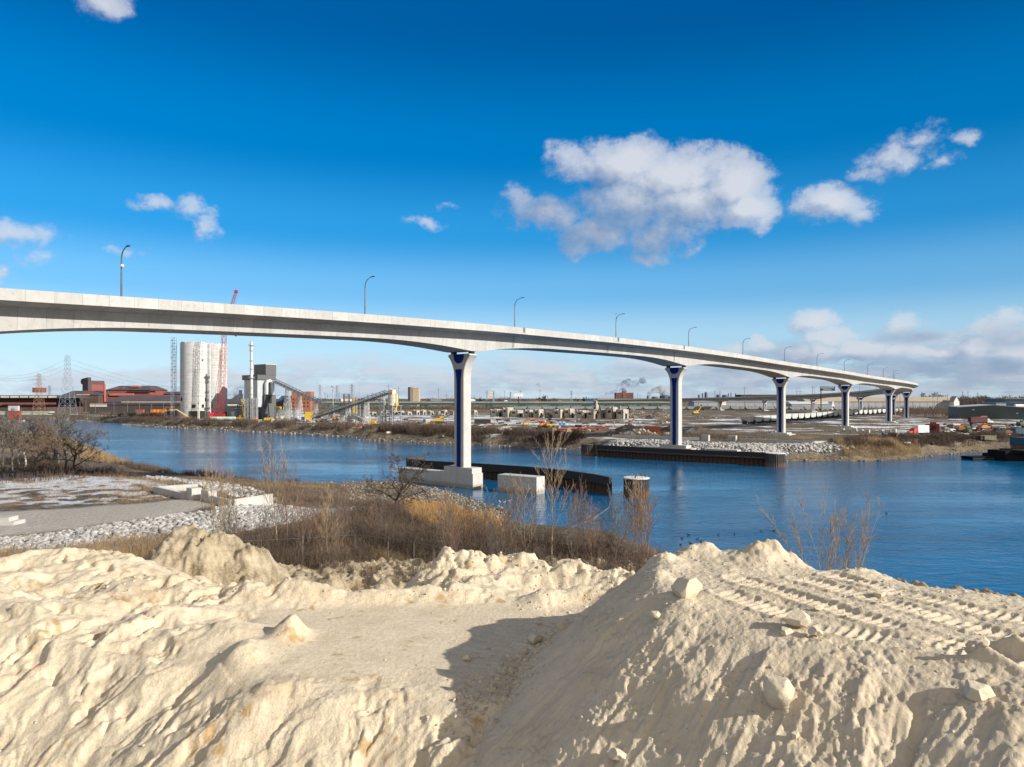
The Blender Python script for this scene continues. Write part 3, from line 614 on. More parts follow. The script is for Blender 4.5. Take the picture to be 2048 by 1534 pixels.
def strip(P0, P1, z0, z1):
    """closed wall between two parallel plan polylines"""
    n = len(P0); o = MB(); vs = [(p.x, p.y, z) for z in (z0, z1) for P in (P0, P1) for p in P]; fs = []
    A, B, C, D_ = 0, n, 2 * n, 3 * n
    for i in range(n - 1): fs += [(A + i, A + i + 1, C + i + 1, C + i), (B + i + 1, B + i, D_ + i, D_ + i + 1), (C + i, C + i + 1, D_ + i + 1, D_ + i), (A + i + 1, A + i, B + i, B + i + 1)]
    fs += [(A, C, D_, B), (A + n - 1, B + n - 1, D_ + n - 1, C + n - 1)]; return o.add(vs, fs)
def corr(P, amp, pitch):
    D_ = densify(P, pitch / 6); out = []
    for i, p in enumerate(D_):
        a = D_[max(i - 1, 0)]; b = D_[min(i + 1, len(D_) - 1)]; t_ = (b - a).normalized(); k = i % 6
        out.append(p + Vector((t_.y, -t_.x)) * (amp * (1 if k in (0, 1, 2) else -1 if k in (4,) else 0)))
    return out
def fender(label, P, zt, mid):
    r = thing('fender_wall', label, 'fender wall', (P[0][0], P[0][1], 0))
    L = [(x - P[0][0], y - P[0][1]) for x, y in P]
    c = corr(L, .22, 1.25); strip(c, [p + Vector((.55, .75)) * .5 for p in c], -3, zt - .12).build('sheet_piling', sheet_m, r)
    D_ = densify(L, 3.); strip(offset_poly(D_, .62), offset_poly(D_, .26), mid, zt - .02).build('fender_panel', panel_m, r)
    strip(offset_poly(D_, .70), offset_poly(D_, .05), zt, zt + .14).build('cap_beam', mat('cap beam', (.04, .036, .034), .8, .3, 1.), r)
    strip(offset_poly(D_, .72), offset_poly(D_, .63), mid + .35, mid + .55).build('waler', mat('pale waler', (.09, .088, .085), .8, .4, .6), r)
    return r
f1 = fender('long black fender wall of rusted sheet piles behind the nearest bridge pier', [(-22.5, 172), (-6.7, 163), (3, 156.5), (11.4, 148.4), (16.6, 140.5), (19.0, 135)], 3.35, 1.75)
MB().prism([(-.2, 1.5), (-.2, 3.4), (1.2, 3.2), (2.1, 2.5), (2.1, 1.6)], -.3, .3, 'y').build('end_fin', panel_m, f1); f1.children[-1].location = (41.3, -37.2, 0); f1.children[-1].rotation_euler = (0, 0, R(-66))
f2 = fender('long black fender wall along the far bank in front of the white riprap', [(27.3, 226.5), (42, 213), (57, 202.3), (70.2, 194.5)], 3.45, 1.7)
def dolphin(label, x, y, r_, zt, white):
    r = thing('mooring_dolphin', label, 'dolphin', (x, y, 0), 0, 'round sheet pile dolphins in the channel')
    n = 108; o = MB(); vs = []
    for z in (-3, zt - .12):
        vs += [((r_ + (.10 if k % 4 in (0, 1) else -.06)) * math.cos(2 * math.pi * k / n), (r_ + (.10 if k % 4 in (0, 1) else -.06)) * math.sin(2 * math.pi * k / n), z) for k in range(n)]
    o.add(vs, [(k, (k + 1) % n, n + (k + 1) % n, n + k) for k in range(n)] + [tuple(range(n, 2 * n))]).build('sheet_pile_shell', dolph_m, r)
    MB().lathe([(r_ + .16, zt - .1), (r_ + .16, zt + .02), (r_ + .05, zt + .1), (r_ * .5, zt + .16)], 48).build('cap', dcap_m if white else mat('rusty cap', (.10, .075, .05), .85, .3, 1.), r)
    return r
dolphin('weathered round dolphin with white top and cormorants standing on it', 23.4, 133.6, 2.3, 3.5, True)
dolphin('dark round dolphin at the left end of the near fender wall', -23.6, 174.5, 2.3, 3.7, False)
dolphin('dark round dolphin standing apart at the left end of the far fender wall', 24.6, 228.5, 2.2, 3.65, False)
dolphin('round dolphin with white rim closing the right end of the far fender wall', 71.3, 192.2, 2.45, 3.6, True)
blk = MB().box(-4.6, 4.6, -1.45, 1.45, -3, 3.35); tag(blk.build('concrete_block', pierc), 'large pale concrete block standing in the water right of the nearest pier', 'concrete block')
o = bpy.data.objects['concrete_block']; o.location = (1.75, 139.3, 0); o.rotation_euler = (0, 0, R(-35))
o = tag(MB().box(-5, 5, -1.3, 1.3, -2, 1.3).build('concrete_block', pierc), 'low concrete block on white riprap right of the second pier', 'concrete block'); o.location = (61.5, 207.5, 2.3); o.rotation_euler = (0, 0, GRID)
def wallchain(label, segs, blocks, base):
    r = thing('retaining_wall', label, 'low wall', (*segs[0][0], base))
    ox, oy = segs[0][0]
    for (a, b_, h) in segs:
        a = Vector((a[0] - ox, a[1] - oy)); b2 = Vector((b_[0] - ox, b_[1] - oy)); t_ = (b2 - a).normalized(); n_ = Vector((t_.y, -t_.x)) * .22
        MB().prism([a - n_, b2 - n_, b2 + n_, a + n_], -1, h).build('wall_segment', pierc, r)
    for (x, y, w, d_, h) in blocks:
        q = MB(); q.M = Matrix.Translation((x - ox, y - oy, 0)) @ Matrix.Rotation(GRID, 4, 'Z'); q.box(-w / 2, w / 2, -d_ / 2, d_ / 2, -1, h).build('end_block', pierc, r)
    return r
wallchain('low concrete wall with a square end block beside the snowy field', [((-55.2, 109.7), (-46.8, 101.8), .95), ((-54.9, 110.1), (-50.2, 113.4), .95)], [(-45.6, 101.9, 1.7, 1.5, 1.75)], gz(-50, 107))
wallchain('low concrete wall running into the white rocks, its end block in shade', [((-41.8, 98.4), (-37.6, 94.6), 1.0), ((-37.2, 94.8), (-34.0, 100.6), 1.0)], [(-42.6, 99.8, 2.2, 1.2, 1.6)], gz(-39, 97))
b2 = gz(60, 262)
wallchain('low concrete wall left of the second pier on the far bank', [((37, 262), (56, 247), 1.0), ((56.2, 246.6), (64, 243.8), 1.0)], [(65.6, 240.6, 2.6, 1.2, 2.0)], gz(55, 248))
wallchain('low concrete wall right of the second pier on the far bank', [((77, 240.5), (95, 224), 1.0), ((95.3, 224.2), (104, 228), 1.0)], [(75, 241.5, 2.8, 1.2, 1.9)], gz(85, 234))
o = thing('concrete_slab', 'pale stack of concrete slabs at the left edge beside the track', 'concrete slab', (-58.6, 82.2, gz(-58.6, 82.2)))
MB().box(-1.2, .9, -.8, .8, -.3, .9).build('upper_slab', pierc, o); MB().box(-1.6, 1.6, -1, 1, -.4, .42).build('lower_slab', pierc, o)
for k in range(9):
    x, y = [(141 + 1.9 * j, 303 - 1.6 * j) for j in range(9)][k]; 
    if k in (5,): continue
    o = tag(MB().box(-.75, .75, -.75, .75, -.3, 1.3 + .5 * (k % 3 == 2)).build('barrier_block', pierc), 'white concrete block in the row between third and fourth piers', 'concrete block', 'row of white concrete blocks on the far bank'); o.location = onland(x, y); o.rotation_euler = (0, 0, GRID + rnd.uniform(-.2, .2))
# ------------------------------------------------------------------ barge
bg_ = thing('barge', 'black work barge with rusty deck tanks and teal deckhouse moored at right', 'barge', (149, 213.5, 0), R(3))
hull_m = mat('black hull paint', (.010, .010, .011), .8, .3, 1., dirt=(.03, .018, .012), dirt_amt=.5, spec=.1); rust_m = mat('rusty steel', (.20, .075, .04), .85, .45, 1.2, dirt=(.05, .03, .02), dirt_amt=.7)
teal_m = mat('teal deckhouse paint', (.012, .06, .10), .6, .2, 1.); white_m = mat('white paint', (.72, .72, .70), .5, .1, 1.)
MB().box(-4.2, 26, -5, 5, -1.2, 1.7).build('hull', hull_m, bg_); MB().box(-4.35, 26.2, -5.15, 5.15, 1.25, 1.6).build('rub_rail', mat('tyre black', (.006, .006, .006), .8), bg_)
pn = thing('pontoon', 'low black pontoon float moored at the left end of the barge', 'pontoon', (140.6, 214.5, 0), R(3)); MB().prism([(-3.4, .9), (-2.9, -.8), (3.2, -.8), (3.6, .9)], -2.6, 2.6, 'y').build('hull', hull_m, pn); MB().box(-3.2, 3.4, -2.65, -2.55, .3, .42).build('rubbing_strip', mat('pale waler', (.09, .088, .085), .8, .4, .6), pn)
for k in range(9): MB().lathe([(.0, 0), (.36, 0), (.36, 1.5 + .5 * (k % 3)), (.1, 1.7 + .5 * (k % 3))], 10).build('deck_tank', rust_m, bg_, smooth=40); bg_.children[-1].location = (-1.6 + .55 * k, -3.9 + .7 * (k % 2), 1.7)
MB().box(-4, -1.2, -4.4, 3, 1.705, 2.9).build('winch_house', hull_m, bg_)
dh = MB().box(3.3, 16, -3.4, 3.4, 4.2, 6.6).build('deckhouse', teal_m, bg_)
MB().box(3.4, 15.9, -3.2, 3.2, 1.705, 4.19).build('lower_cabin', rust_m, bg_)
MB().box(4.6, 5.9, -3.3, -3.1, 1.8, 4.0).build('door', mat('pale blue door', (.45, .55, .70), .6), bg_)
q = MB()
for k in range(7): q.bar((2.6 + 1.6 * k, -3.9, 4.2), (2.6 + 1.6 * k, -3.9, 5.3), .1)
q.bar((2.6, -3.9, 5.3), (13, -3.9, 5.3), .1).bar((2.6, -3.9, 4.2), (13, -3.9, 4.2), .16); q.bar((4.2, -3.9, 1.7), (4.2, -3.9, 7.5), .28).build('railing', mat('pale teal rail', (.25, .42, .46), .6), bg_)
MB().box(6.5, 9.5, -3.45, -3.38, 5.0, 6.0).build('window', mat('dark glass', (.02, .025, .03), .15), dh)
# ------------------------------------------------------------------ birds
blackf = mat('black feathers', (.012, .012, .013), .6); whitef = mat('white feathers', (.75, .75, .74), .7); brownf = mat('brown feathers', (.05, .04, .03), .7)
def cormorant(label):
    r = thing('cormorant', label, 'bird', group='cormorants on the dolphin'); q = MB()
    q.tube([(-.34, 0, .05), (-.22, 0, .16), (-.05, 0, .34), (.08, 0, .50), (.12, 0, .62), (.10, 0, .74), (.14, 0, .82), (.2, 0, .85)], [.03, .07, .13, .11, .05, .04, .05, .035], 8); q.tube([(.2, 0, .85), (.36, 0, .84)], [.025, .01], 5)
    q.build('body', blackf, r, smooth=60); MB().bar((-.02, -.05, .0), (-.02, -.05, .3), .03).build('leg', blackf, r); MB().bar((-.02, .05, .0), (-.02, .05, .3), .03).build('leg', blackf, r); return r
c0 = None
for (x, y, a, lab) in [(24.9, 133.2, 2.6, 'cormorant at right of the pair near the dolphin rim'), (24.4, 134.4, 3.0, 'cormorant with upright neck beside another on the dolphin'), (23.0, 132.0, .4, 'lone cormorant on the front rim of the white topped dolphin')]:
    if c0 is None: c0 = cormorant(lab); o = c0
    else: o = dup(c0, (0, 0, 0), 0, lab)
    o.location = (x, y, 3.6); o.rotation_euler = (0, 0, a)
def duck(label, m, name='duck', group='ducks on the dark blue water'):
    q = MB().ball((0, 0, .04), .2, 8, 6, (1.35, .8, .6)); q.tube([(.18, 0, .1), (.24, 0, .24)], [.07, .05], 6); q.ball((.27, 0, .28), .075, 7, 5); q.tube([(.32, 0, .28), (.42, 0, .26)], [.03, .015], 5); q.tube([(-.22, 0, .08), (-.36, 0, .13)], [.08, .02], 5)
    return tag(q.build(name, m, smooth=60), label, 'bird', group)
d0_ = duck('dark duck floating on the water above the sand mound', blackf)
for k, (x, y) in enumerate([(1364, 1077), (1377, 1070), (1395, 1079), (1402, 1083), (1381, 1087), (1361, 1090), (1437, 1070), (1469, 1068), (1523, 1063), (1548, 1062), (1773, 1027)]):
    o = d0_ if k == 0 else dup(d0_, (0, 0, 0), 0); X_, Y_, _ = at(x, y, 0); o.location = (X_, Y_, .02); o.rotation_euler = (0, 0, rnd.uniform(0, 6)); o.scale = (.7,) * 3
    if k == 10: o['label'] = 'lone duck far out to the right on the open water'; 
g0 = duck('white gull floating beside the concrete block in the water', whitef, 'gull', 'gulls by the concrete block')
for k, (x, y) in enumerate([(1000, 1004), (1008, 1005), (1020, 1002)]):
    o = g0 if k == 0 else dup(g0, (0, 0, 0), 0); X_, Y_, _ = at(x, y, 0); o.location = (X_, Y_, .02); o.rotation_euler = (0, 0, rnd.uniform(0, 6)); o.scale = (.9,) * 3
e0 = duck('brown duck resting on the tip of the gravel spit', brownf, 'duck', 'ducks along the spit edge')
for k in range(9):
    x = [-1.6, -1.1, -.6, -.3, -2.4, -3.4, -5.2, -.9, -1.9][k]; y = [115.6, 115.0, 114.2, 113.2, 117, 118.6, 121.5, 112.4, 116.4][k]
    o = e0 if k == 0 else dup(e0, (0, 0, 0), 0); o.location = (x, y, max(gz(x, y), 0) + .08); o.rotation_euler = (0, 0, rnd.uniform(0, 6)); o.scale = (1.1,) * 3
# ------------------------------------------------------------------ rocks
import bmesh
def rock_templates(n, sub, seed, rough=.35, cuts=9, cr=(.55, .9)):
    out = []
    for k in range(n):
        bm = bmesh.new(); bmesh.ops.create_icosphere(bm, subdivisions=sub, radius=1); r = np.random.default_rng(seed + k)
        P = np.array([v.co[:] for v in bm.verts]); Fc = np.array([[v.index for v in f.verts] for f in bm.faces]); bm.free()
        for _ in range(cuts):                         # planar cuts make blocky broken stone
            d = r.normal(size=3); d /= np.linalg.norm(d); c = r.uniform(*cr); pr = P @ d; P = P - np.outer(np.clip(pr - c, 0, None), d)
        P *= r.uniform(.75, 1.2, 3); P += r.normal(size=P.shape) * .03 * rough; out.append((P, Fc))
    return out
def scatter(name, T, pos, size, seed, mat_, label=None, flat=.75, kind='stuff', cat=None):
    r = np.random.default_rng(seed); V = []; Fs = []; b = 0; tone = []
    for p, s in zip(pos, size):
        P, Fc = T[r.integers(len(T))]; a = r.uniform(0, 6.28, 3); ca, sa = math.cos(a[0]), math.sin(a[0]); cb, sb = math.cos(a[1]), math.sin(a[1])
        Rz = np.array([[ca, -sa, 0], [sa, ca, 0], [0, 0, 1]]); Rx = np.array([[1, 0, 0], [0, cb, -sb], [0, sb, cb]])
        Q = (P @ Rx.T @ Rz.T) * s * np.array([1, 1, flat]) + p; V.append(Q); Fs.append(Fc + b); b += len(P); tone.append(np.full(len(P), r.random()))
    o = mesh_np(name, np.concatenate(V), np.concatenate(Fs), mat_, attrs=dict(tone=np.concatenate(tone))); return tag(o, label, cat, None, kind)
def tone_mat(name, a, b_, rough=.9, sc=3.):
    m, t, b = new_mat(name); p = t.pos(); c = t.mix(t.attr('tone'), a, b_); c = t.mix(t.rng(t.noise(p, sc, 5, .65), .4, .7, 0, .5), c, tuple(v * .5 for v in a))
    t.put(b.inputs['Base Color'], c); b.inputs['Roughness'].default_value = rough; b.inputs['Specular IOR Level'].default_value = .15; t.put(b.inputs['Normal'], t.bump(t.noise(p, sc * 3, 4), .3, .05)); return m
riprap_m = tone_mat('white riprap stone', (.27, .26, .24), (.56, .55, .53)); T1 = rock_templates(8, 1, 50)
def in_poly_pts(P, n, seed):
    r = np.random.default_rng(seed); P = np.array([p[:2] for p in P]); lo = P.min(0); hi = P.max(0); out = []
    while len(out) < n:
        q = lo + r.random((n * 2, 2)) * (hi - lo); d, _, i = poly_dist(q[:, 0], q[:, 1], P); k = q[i]; out += list(k)
    return np.array(out[:n])
def cam_density(q, seed, ref):                     # keep distant stones sparser
    return q
P_ = in_poly_pts(ROCK[0], 15000, 1); P_ = P_[(P_[:, 1] > 55) & (np.abs(P_[:, 0]) < .78 * P_[:, 1])]; r_ = np.random.default_rng(3)
S_ = .09 + .36 * r_.random(len(P_)) ** 3
scatter('riprap', T1, np.c_[P_, ground_z(P_[:, 0], P_[:, 1]) + S_ * .15], S_, 4, tone_mat('frosted grey riprap', (.22, .21, .195), (.50, .49, .475)), 'band of pale broken riprap stone on the near bank')
P_ = in_poly_pts(ROCK[1], 2200, 5); S_ = .14 + .42 * r_.random(len(P_)) ** 2.6
scatter('riprap', T1, np.c_[P_, ground_z(P_[:, 0], P_[:, 1]) + S_ * .2], S_, 6, riprap_m, 'pale riprap stone along the water behind the low walls')
P_ = in_poly_pts(ROCK[2], 7500, 7); S_ = .22 + .5 * r_.random(len(P_)) ** 2
scatter('riprap', T1, np.c_[P_, np.maximum(ground_z(P_[:, 0], P_[:, 1]), .3) + S_ * .35], S_, 8, bpy.data.materials['frosted grey riprap'], 'white riprap slope around the second pier on the far bank')
cob_m = tone_mat('shore cobbles', (.10, .085, .065), (.34, .31, .27), sc=4)
r_ = np.random.default_rng(11); x = r_.uniform(-34, 3, 40000); y = r_.uniform(96, 156, 40000); z = ground_z(x, y); k = (z > -.25) & (z < 1.5) & (r_.random(40000) < .9 - .4 * np.maximum(z, 0)); q = np.c_[x, y, z + .02][k][:5200]; S_ = .08 + .26 * r_.random(len(q)) ** 2.5
scatter('shore_cobbles', T1, q, S_, 12, cob_m, 'cobbles and rubble on the low spit below the nearest pier')
# stones along both waterlines
W_ = densify(WATER[1:16], .8) + densify(WATER[24:], 1.6); wp = np.repeat(np.array([p[:] for p in W_]), 3, 0); x = wp[:, 0] + r_.normal(size=len(wp)) * 1.2; y = wp[:, 1] + r_.normal(size=len(wp)) * 1.4; z = ground_z(x, y); k = (z > -.4) & (z < 1.8) & (np.abs(x) < .8 * y); q = np.c_[x, y, np.maximum(z, 0) + .05][k]; S_ = (.12 + .35 * r_.random(len(q)) ** 2) * np.clip(q[:, 1] / 170, .7, 2.2)
scatter('shore_stones', T1, q, S_, 14, cob_m, 'scattered stones at the waterline of both banks')
# ------------------------------------------------------------------ boulders and clods on the sand
limestone = mat('pale limestone block', (.54, .465, .35), .9, .16, 2.2, bump=.05, dirt=(.38, .30, .20), dirt_amt=.4)
T3 = rock_templates(8, 4, 90, .0, 13, (.42, .82))
def sat(x, y, it=60):
    """point where the sight line through a photo position meets the sand"""
    dx, dz = (x - CX) / FOC, -(y - HY) / FOC; t_ = 9.
    for _ in range(4000):
        if H + dz * t_ < sand_z(dx * t_, t_): break
        t_ += .012
    return dx * t_, t_, sand_z(dx * t_, t_)
def boulder(label, x, y, w, hgt, k, sink=.15, group=None):
    X_, Y_, z = sat(x, y); P, Fc = T3[k]; s = sp(w, Y_) / 2; sh = sp(hgt, Y_) / 2; r = np.random.default_rng(200 + k)
    Q = P / np.abs(P).max(0) * np.array([s, s * .9, sh]); Q += (fbm(Q[:, 0] / s * 2.5 + k, Q[:, 1] / s * 2.5 + Q[:, 2] / s * 2, 4, k) * .07 * s)[:, None] * Q / (np.linalg.norm(Q, axis=1)[:, None] + 1e-6)
    o = mesh_np('boulder', Q, Fc, limestone, smooth=True, sharp=28); o.location = (X_, Y_, z + sh * (1 - 2 * sink)); o.rotation_euler = (r.uniform(-.2, .2), r.uniform(-.2, .2), r.uniform(-.3, .3)); return tag(o, label, 'boulder', group)
boulder('large squarish white limestone block on the crest of the right mound', 1375, 1192, 66, 56, 0, .28)
boulder('big rounded boulder half bury in the steep front of the right mound'.replace('half bury', 'half buried'), 1560, 1408, 64, 80, 1, .1)
boulder('pale angular rock sitting upright near the front edge of the mound top', 1590, 1254, 52, 40, 2)
boulder('small flat stone in front of the angular rock on the mound', 1575, 1268, 30, 18, 3)
boulder('small pale lump right of the angular rock, at the brink', 1632, 1272, 26, 20, 4)
boulder('smooth flat stone lying alone among the vehicle tracks', 1758, 1194, 28, 15, 5)
boulder('small pale stone on the mound top between block and angular rock', 1636, 1220, 18, 12, 6)
boulder('pale block at the far end of the flat, where the mound begins', 1126, 1258, 28, 24, 7)
boulder('rounded brown rock at the foot of the mound by the flat', 1072, 1286, 34, 22, 0)
boulder('square isolated stone lying on the shaded flat', 932, 1322, 18, 14, 2)
boulder('white angular stone near the bottom edge of the picture', 1236, 1520, 34, 26, 4)
boulder('small pale stone low on the front of the right mound', 1590, 1478, 18, 16, 5)
boulder('weathered slab sticking out of the slope at lower right', 1962, 1392, 60, 44, 3, .3)
boulder('pointed stone upright near the right end of the mound edge', 1970, 1298, 16, 22, 6)
boulder('rounded lump in the slope below the white block', 1312, 1236, 22, 20, 1)
clod_m = tone_mat('sand clods', (.44, .365, .26), (.62, .53, .40), sc=8)
q = []; S_ = []; r_ = np.random.default_rng(21)
while len(q) < 1500:                                # talus at the foot of the mound, thinning out over the flat
    t_ = .12 + .88 * r_.random(); bx = -.9 + 3.6 * t_ + r_.normal() * .35 - abs(r_.normal()) * .55; by = 16.4 + 7.0 * t_ + r_.normal() * .3
    q.append((bx, by, sand_z(bx, by))); S_.append(.018 + .085 * r_.random() ** 4)
while len(q) < 7400:                                # loose clods on mound and heaps
    x, y = r_.uniform(-16, 14), r_.uniform(11, 31)
    if abs(x) > .78 * y: continue
    z = sand_z(x, y); on = x > 2 + (18 - y) * .25 or y > 26
    if not on and r_.random() < .93: continue
    q.append((x, y, z)); S_.append((.008 + .05 * r_.random() ** 5) * (y / 17))
scatter('sand_clods', rock_templates(6, 1, 70), np.array(q), np.array(S_), 22, clod_m, 'loose clods and pebbles strewn over the sand')
# ------------------------------------------------------------------ cement works across the channel
def lattice(o, hb, ht, z0, z1, n, w, c=(0, 0), c1=None, hb2=None, ht2=None):
    """square tapering lattice tower"""
    c1 = c1 or c; hb2 = hb2 or hb; ht2 = ht2 or ht
    L = lambda t, a, b: a + (b - a) * t
    def cor(t): return [Vector((L(t, c[0], c1[0]) + sx * L(t, hb, ht), L(t, c[1], c1[1]) + sy * L(t, hb2, ht2), L(t, z0, z1))) for sx, sy in ((-1, -1), (1, -1), (1, 1), (-1, 1))]
    for k in range(4): o.bar(cor(0)[k], cor(1)[k], w)
    for i in range(n):
        a = cor(i / n); b = cor((i + 1) / n)
        for k in range(4):
            j = (k + 1) % 4; o.bar(a[k], b[j], w * .7); o.bar(a[j], b[k], w * .7); o.bar(b[k], b[j], w * .7)
    return o
def boom_lattice(o, p, q, hw, n, w, hw2=None):
    p = Vector(p); q = Vector(q); d = (q - p).normalized(); u = d.cross(Vector((0, 1, 0))).normalized(); v = u.cross(d)
    def cor(t): h = hw + ((hw2 or hw) - hw) * t; m = p + (q - p) * t; return [m + u * sx * h + v * sy * h for sx, sy in ((-1, -1), (1, -1), (1, 1), (-1, 1))]
    for k in range(4): o.bar(cor(0)[k], cor(1)[k], w)
    for i in range(n):
        a = cor(i / n); b = cor((i + 1) / n)
        for k in range(4): o.bar(a[k], b[(k + 1) % 4], w * .6) if i % 2 else o.bar(a[(k + 1) % 4], b[k], w * .6); o.bar(b[k], b[(k + 1) % 4], w * .5)
    return o
silo_m, t, b = new_mat('slipformed silo concrete'); p = t.pos(); ring = t.noise(t.scl(p, (.05, .05, 1.1)), 1, 5, .75); f = t.noise(p, .35, 7, .7)
c = t.mix(t.rng(f, .3, .7), (.42, .42, .41), (.56, .555, .54)); c = t.mix(t.rng(ring, .46, .66, 0, .55), c, (.24, .23, .215)); st = t.noise(t.scl(p, (.6, .6, .03)), 1, 4, .6); c = t.mix(t.rng(st, .58, .75, 0, .4), c, (.28, .26, .24))
t.put(b.inputs['Base Color'], c); b.inputs['Roughness'].default_value = .9; b.inputs['Specular IOR Level'].default_value = .15
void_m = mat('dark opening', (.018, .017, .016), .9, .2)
def silo(label, px, Y, z1, openings, fin=False):
    X = (px - CX) / FOC * Y; g_ = 4.0; r = thing('concrete_silo', label, 'silo', (X, Y, g_), 0); rad = 9.35
    prof = [(rad, -1), (rad, z1 - g_), (rad - .5, z1 - g_), (rad - .5, z1 - g_ - 3)]; o = MB(); n = 72
    vs = [(r_ * math.cos(2 * math.pi * k / n), r_ * math.sin(2 * math.pi * k / n), z + (0 if i == 0 else .35 * math.sin(k * .7) + .25 * math.sin(k * 2.3))) for i, (r_, z) in enumerate(prof) for k in range(n)]
    o.add(vs, [(i * n + k, i * n + (k + 1) % n, (i + 1) * n + (k + 1) % n, (i + 1) * n + k) for i in range(3) for k in range(n)]).build('silo_shell', silo_m, r, smooth=40)
    va = math.atan2(-Y, -X)                         # azimuth facing the camera
    for (x0, x1, y0, y1, nm) in openings:
        u = ((x0 + x1) / 2 - px) * Y / FOC / rad; a = va + math.asin(max(-.97, min(.97, u))); w = (x1 - x0) * Y / FOC / max(.3, math.sqrt(1 - u * u)); Yf = Y - 9
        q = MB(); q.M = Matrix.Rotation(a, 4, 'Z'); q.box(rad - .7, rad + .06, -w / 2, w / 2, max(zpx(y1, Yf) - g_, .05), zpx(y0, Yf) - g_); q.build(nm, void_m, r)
    if fin:
        a = va + R(62); q = MB(); q.M = Matrix.Rotation(a, 4, 'Z'); q.box(rad - .6, rad + 1.5, -1.1, 1.1, -1, z1 - g_ - .8); q.build('stair_shaft', silo_m, r)
    return r
silo('nearer bare concrete silo with two tall doorways, beside the scaffold stair', 390, 490, 56.6, [(379.5, 394.5, 822, 838, 'doorway'), (399, 408.5, 822, 838, 'doorway'), (384, 391, 809, 816, 'window_opening'), (402, 406.5, 809, 815.5, 'window_opening'), (364.6, 367.2, 795, 802, 'window_slit'), (408, 410, 795, 802, 'window_slit'), (396, 397.5, 806, 807.5, 'vent_hole'), (375, 376.2, 811, 812.4, 'vent_hole'), (375, 376.2, 815, 816.4, 'vent_hole')], True)
silo('second bare concrete silo partly behind the red crane', 427, 511, 57.2, [(418.5, 425.5, 809, 816, 'window_opening'), (444, 451.5, 825, 836, 'doorway'), (423, 424.8, 792.5, 794.5, 'vent_hole'), (423, 424.8, 805, 806.5, 'vent_hole')])
steel_m = mat('galvanised steelwork', (.34, .35, .36), .6, .15, .5, coord='pos'); bluesteel = mat('blue grey scaffold', (.22, .26, .31), .6, .2, .4)
X, Y = -232, 487; r = thing('scaffold_tower', 'slender grey scaffold stair tower up the left side of the silos', 'scaffold', (X, Y, 4))
o = MB(); lattice(o, 1.35, 1.35, 0, 56, 1, .11)
for k in range(28): z = k * 2; o.box(-1.35, 1.35, -1.35, 1.35, z, z + .08); s = 1 if k % 2 else -1; o.bar((-1.2 * s, -1, z), (1.2 * s, -1, z + 2), .12, .2); o.bar((-1.35 * s, -1.35, z), (1.35 * s, -1.35, z + 2), .08)
o.build('scaffold_frame', bluesteel, r)
# crawler crane
red_m = mat('red crane paint', (.32, .03, .035), .5, .15, .5); X, Y, _ = atY(439, 470, 4)
r = thing('crawler_crane', 'tall red lattice crawler crane in front of the silos', 'crane', (X, Y, 4))
L = lambda px, py: ((px - 439) * Y / FOC, 0, zpx(py, Y) - 4)
for s in (-1, 1): MB().prism([(-4.5, .3), (-4, 0), (4, 0), (4.5, .3), (4.5, 1.1), (4, 1.4), (-4, 1.4), (-4.5, 1.1)], s * 2.6 - .6, s * 2.6 + .6, 'y').build('crawler_track', dark_steel, r)
MB().box(-3.5, 2.2, -1.7, 1.7, 1.5, 4.0).build('machine_house', red_m, r); MB().box(2.2, 4.0, -1.7, -.2, 1.5, 4.2).build('cab', red_m, r)
MB().box(-6.4, -3.6, -2.1, 2.1, 1.5, 4.6).build('counterweight', mat('bright red counterweight', (.62, .03, .04), .5), r)
o = MB(); boom_lattice(o, (1.2, 0, 2.5), L(448.5, 655), 1.25, 30, .15); boom_lattice(o, (-1.4, .6, 2.5), L(441.5, 700), .6, 24, .09); o.build('main_boom', red_m, r)
o = MB(); boom_lattice(o, L(448.5, 655), L(472, 584), 1.2, 13, .15, .6); o.box(L(472, 584)[0] - .8, L(472, 584)[0] + 1.0, -.8, .8, L(472, 584)[2] - .6, L(472, 584)[2] + 1.2); o.build('jib', red_m, r)
o = MB(); o.tube([L(472, 584), L(471.6, 670)], .07, 4); o.tube([L(471, 586), L(452, 640)], .06, 4); o.tube([L(448.5, 655), (-4.5, 0, 4.6)], .08, 4); o.ball(L(471.6, 671), .7, 6, 4); o.build('cable', dark_steel, r)
o = MB(); boom_lattice(o, (-1, 0, 3.4), (-4.6, 0, 9.0), .4, 4, .16); o.build('gantry', red_m, r)
# grey preheater building
X, Y, _ = atY(552, 488, 4); dk = mat('charcoal cladding', (.075, .078, .088), .55, .08, .3, streak=.1, coord='pos'); lg = mat('pale grey cladding', (.36, .39, .42), .5, .08, .4, streak=.25, coord='pos')
r = thing('plant_building', 'stepped charcoal and pale grey mill building behind the tall chimney', 'factory building', (X, Y, 4), GRID)
z_ = lambda py, Yy=480: zpx(py, Yy) - 4
MB().box(-27, 0, -9.5, 0, -1, z_(790)).build('lower_block', dk, r); q = MB().box(-18.7, -1, -13.2, -1.6, z_(814), z_(759.5)); 
q.build('silver_cladding', lg, r); MB().box(-21, -.12, -13.6, 0, z_(759.4), z_(749.5)).build('upper_block', dk, r); MB().box(-15.6, .1, -7.7, .1, z_(749.6), z_(728.5)).build('tower', dk, r)
MB().box(-15.9, .25, -7.9, .25, z_(728.5), z_(728.5) + .35).build('roof_edge', mat('pale flashing', (.5, .5, .5), .5), r)
MB().box(.02, .5, -5.4, -3.4, z_(806), z_(792)).build('window', void_m, r); MB().box(-7.5, .9, -9.3, -8.0, z_(815), z_(791)).build('bay', mat('recess shade black', (.03, .032, .04), .6), r)  # bay: dark of a recess put into a black box standing proud
o = MB(); 
for k in range(14): o.bar((-1.0, -13 + .9 * k, z_(759.5)), (-1.0, -13 + .9 * k, z_(759.5) + 1.3), .12)
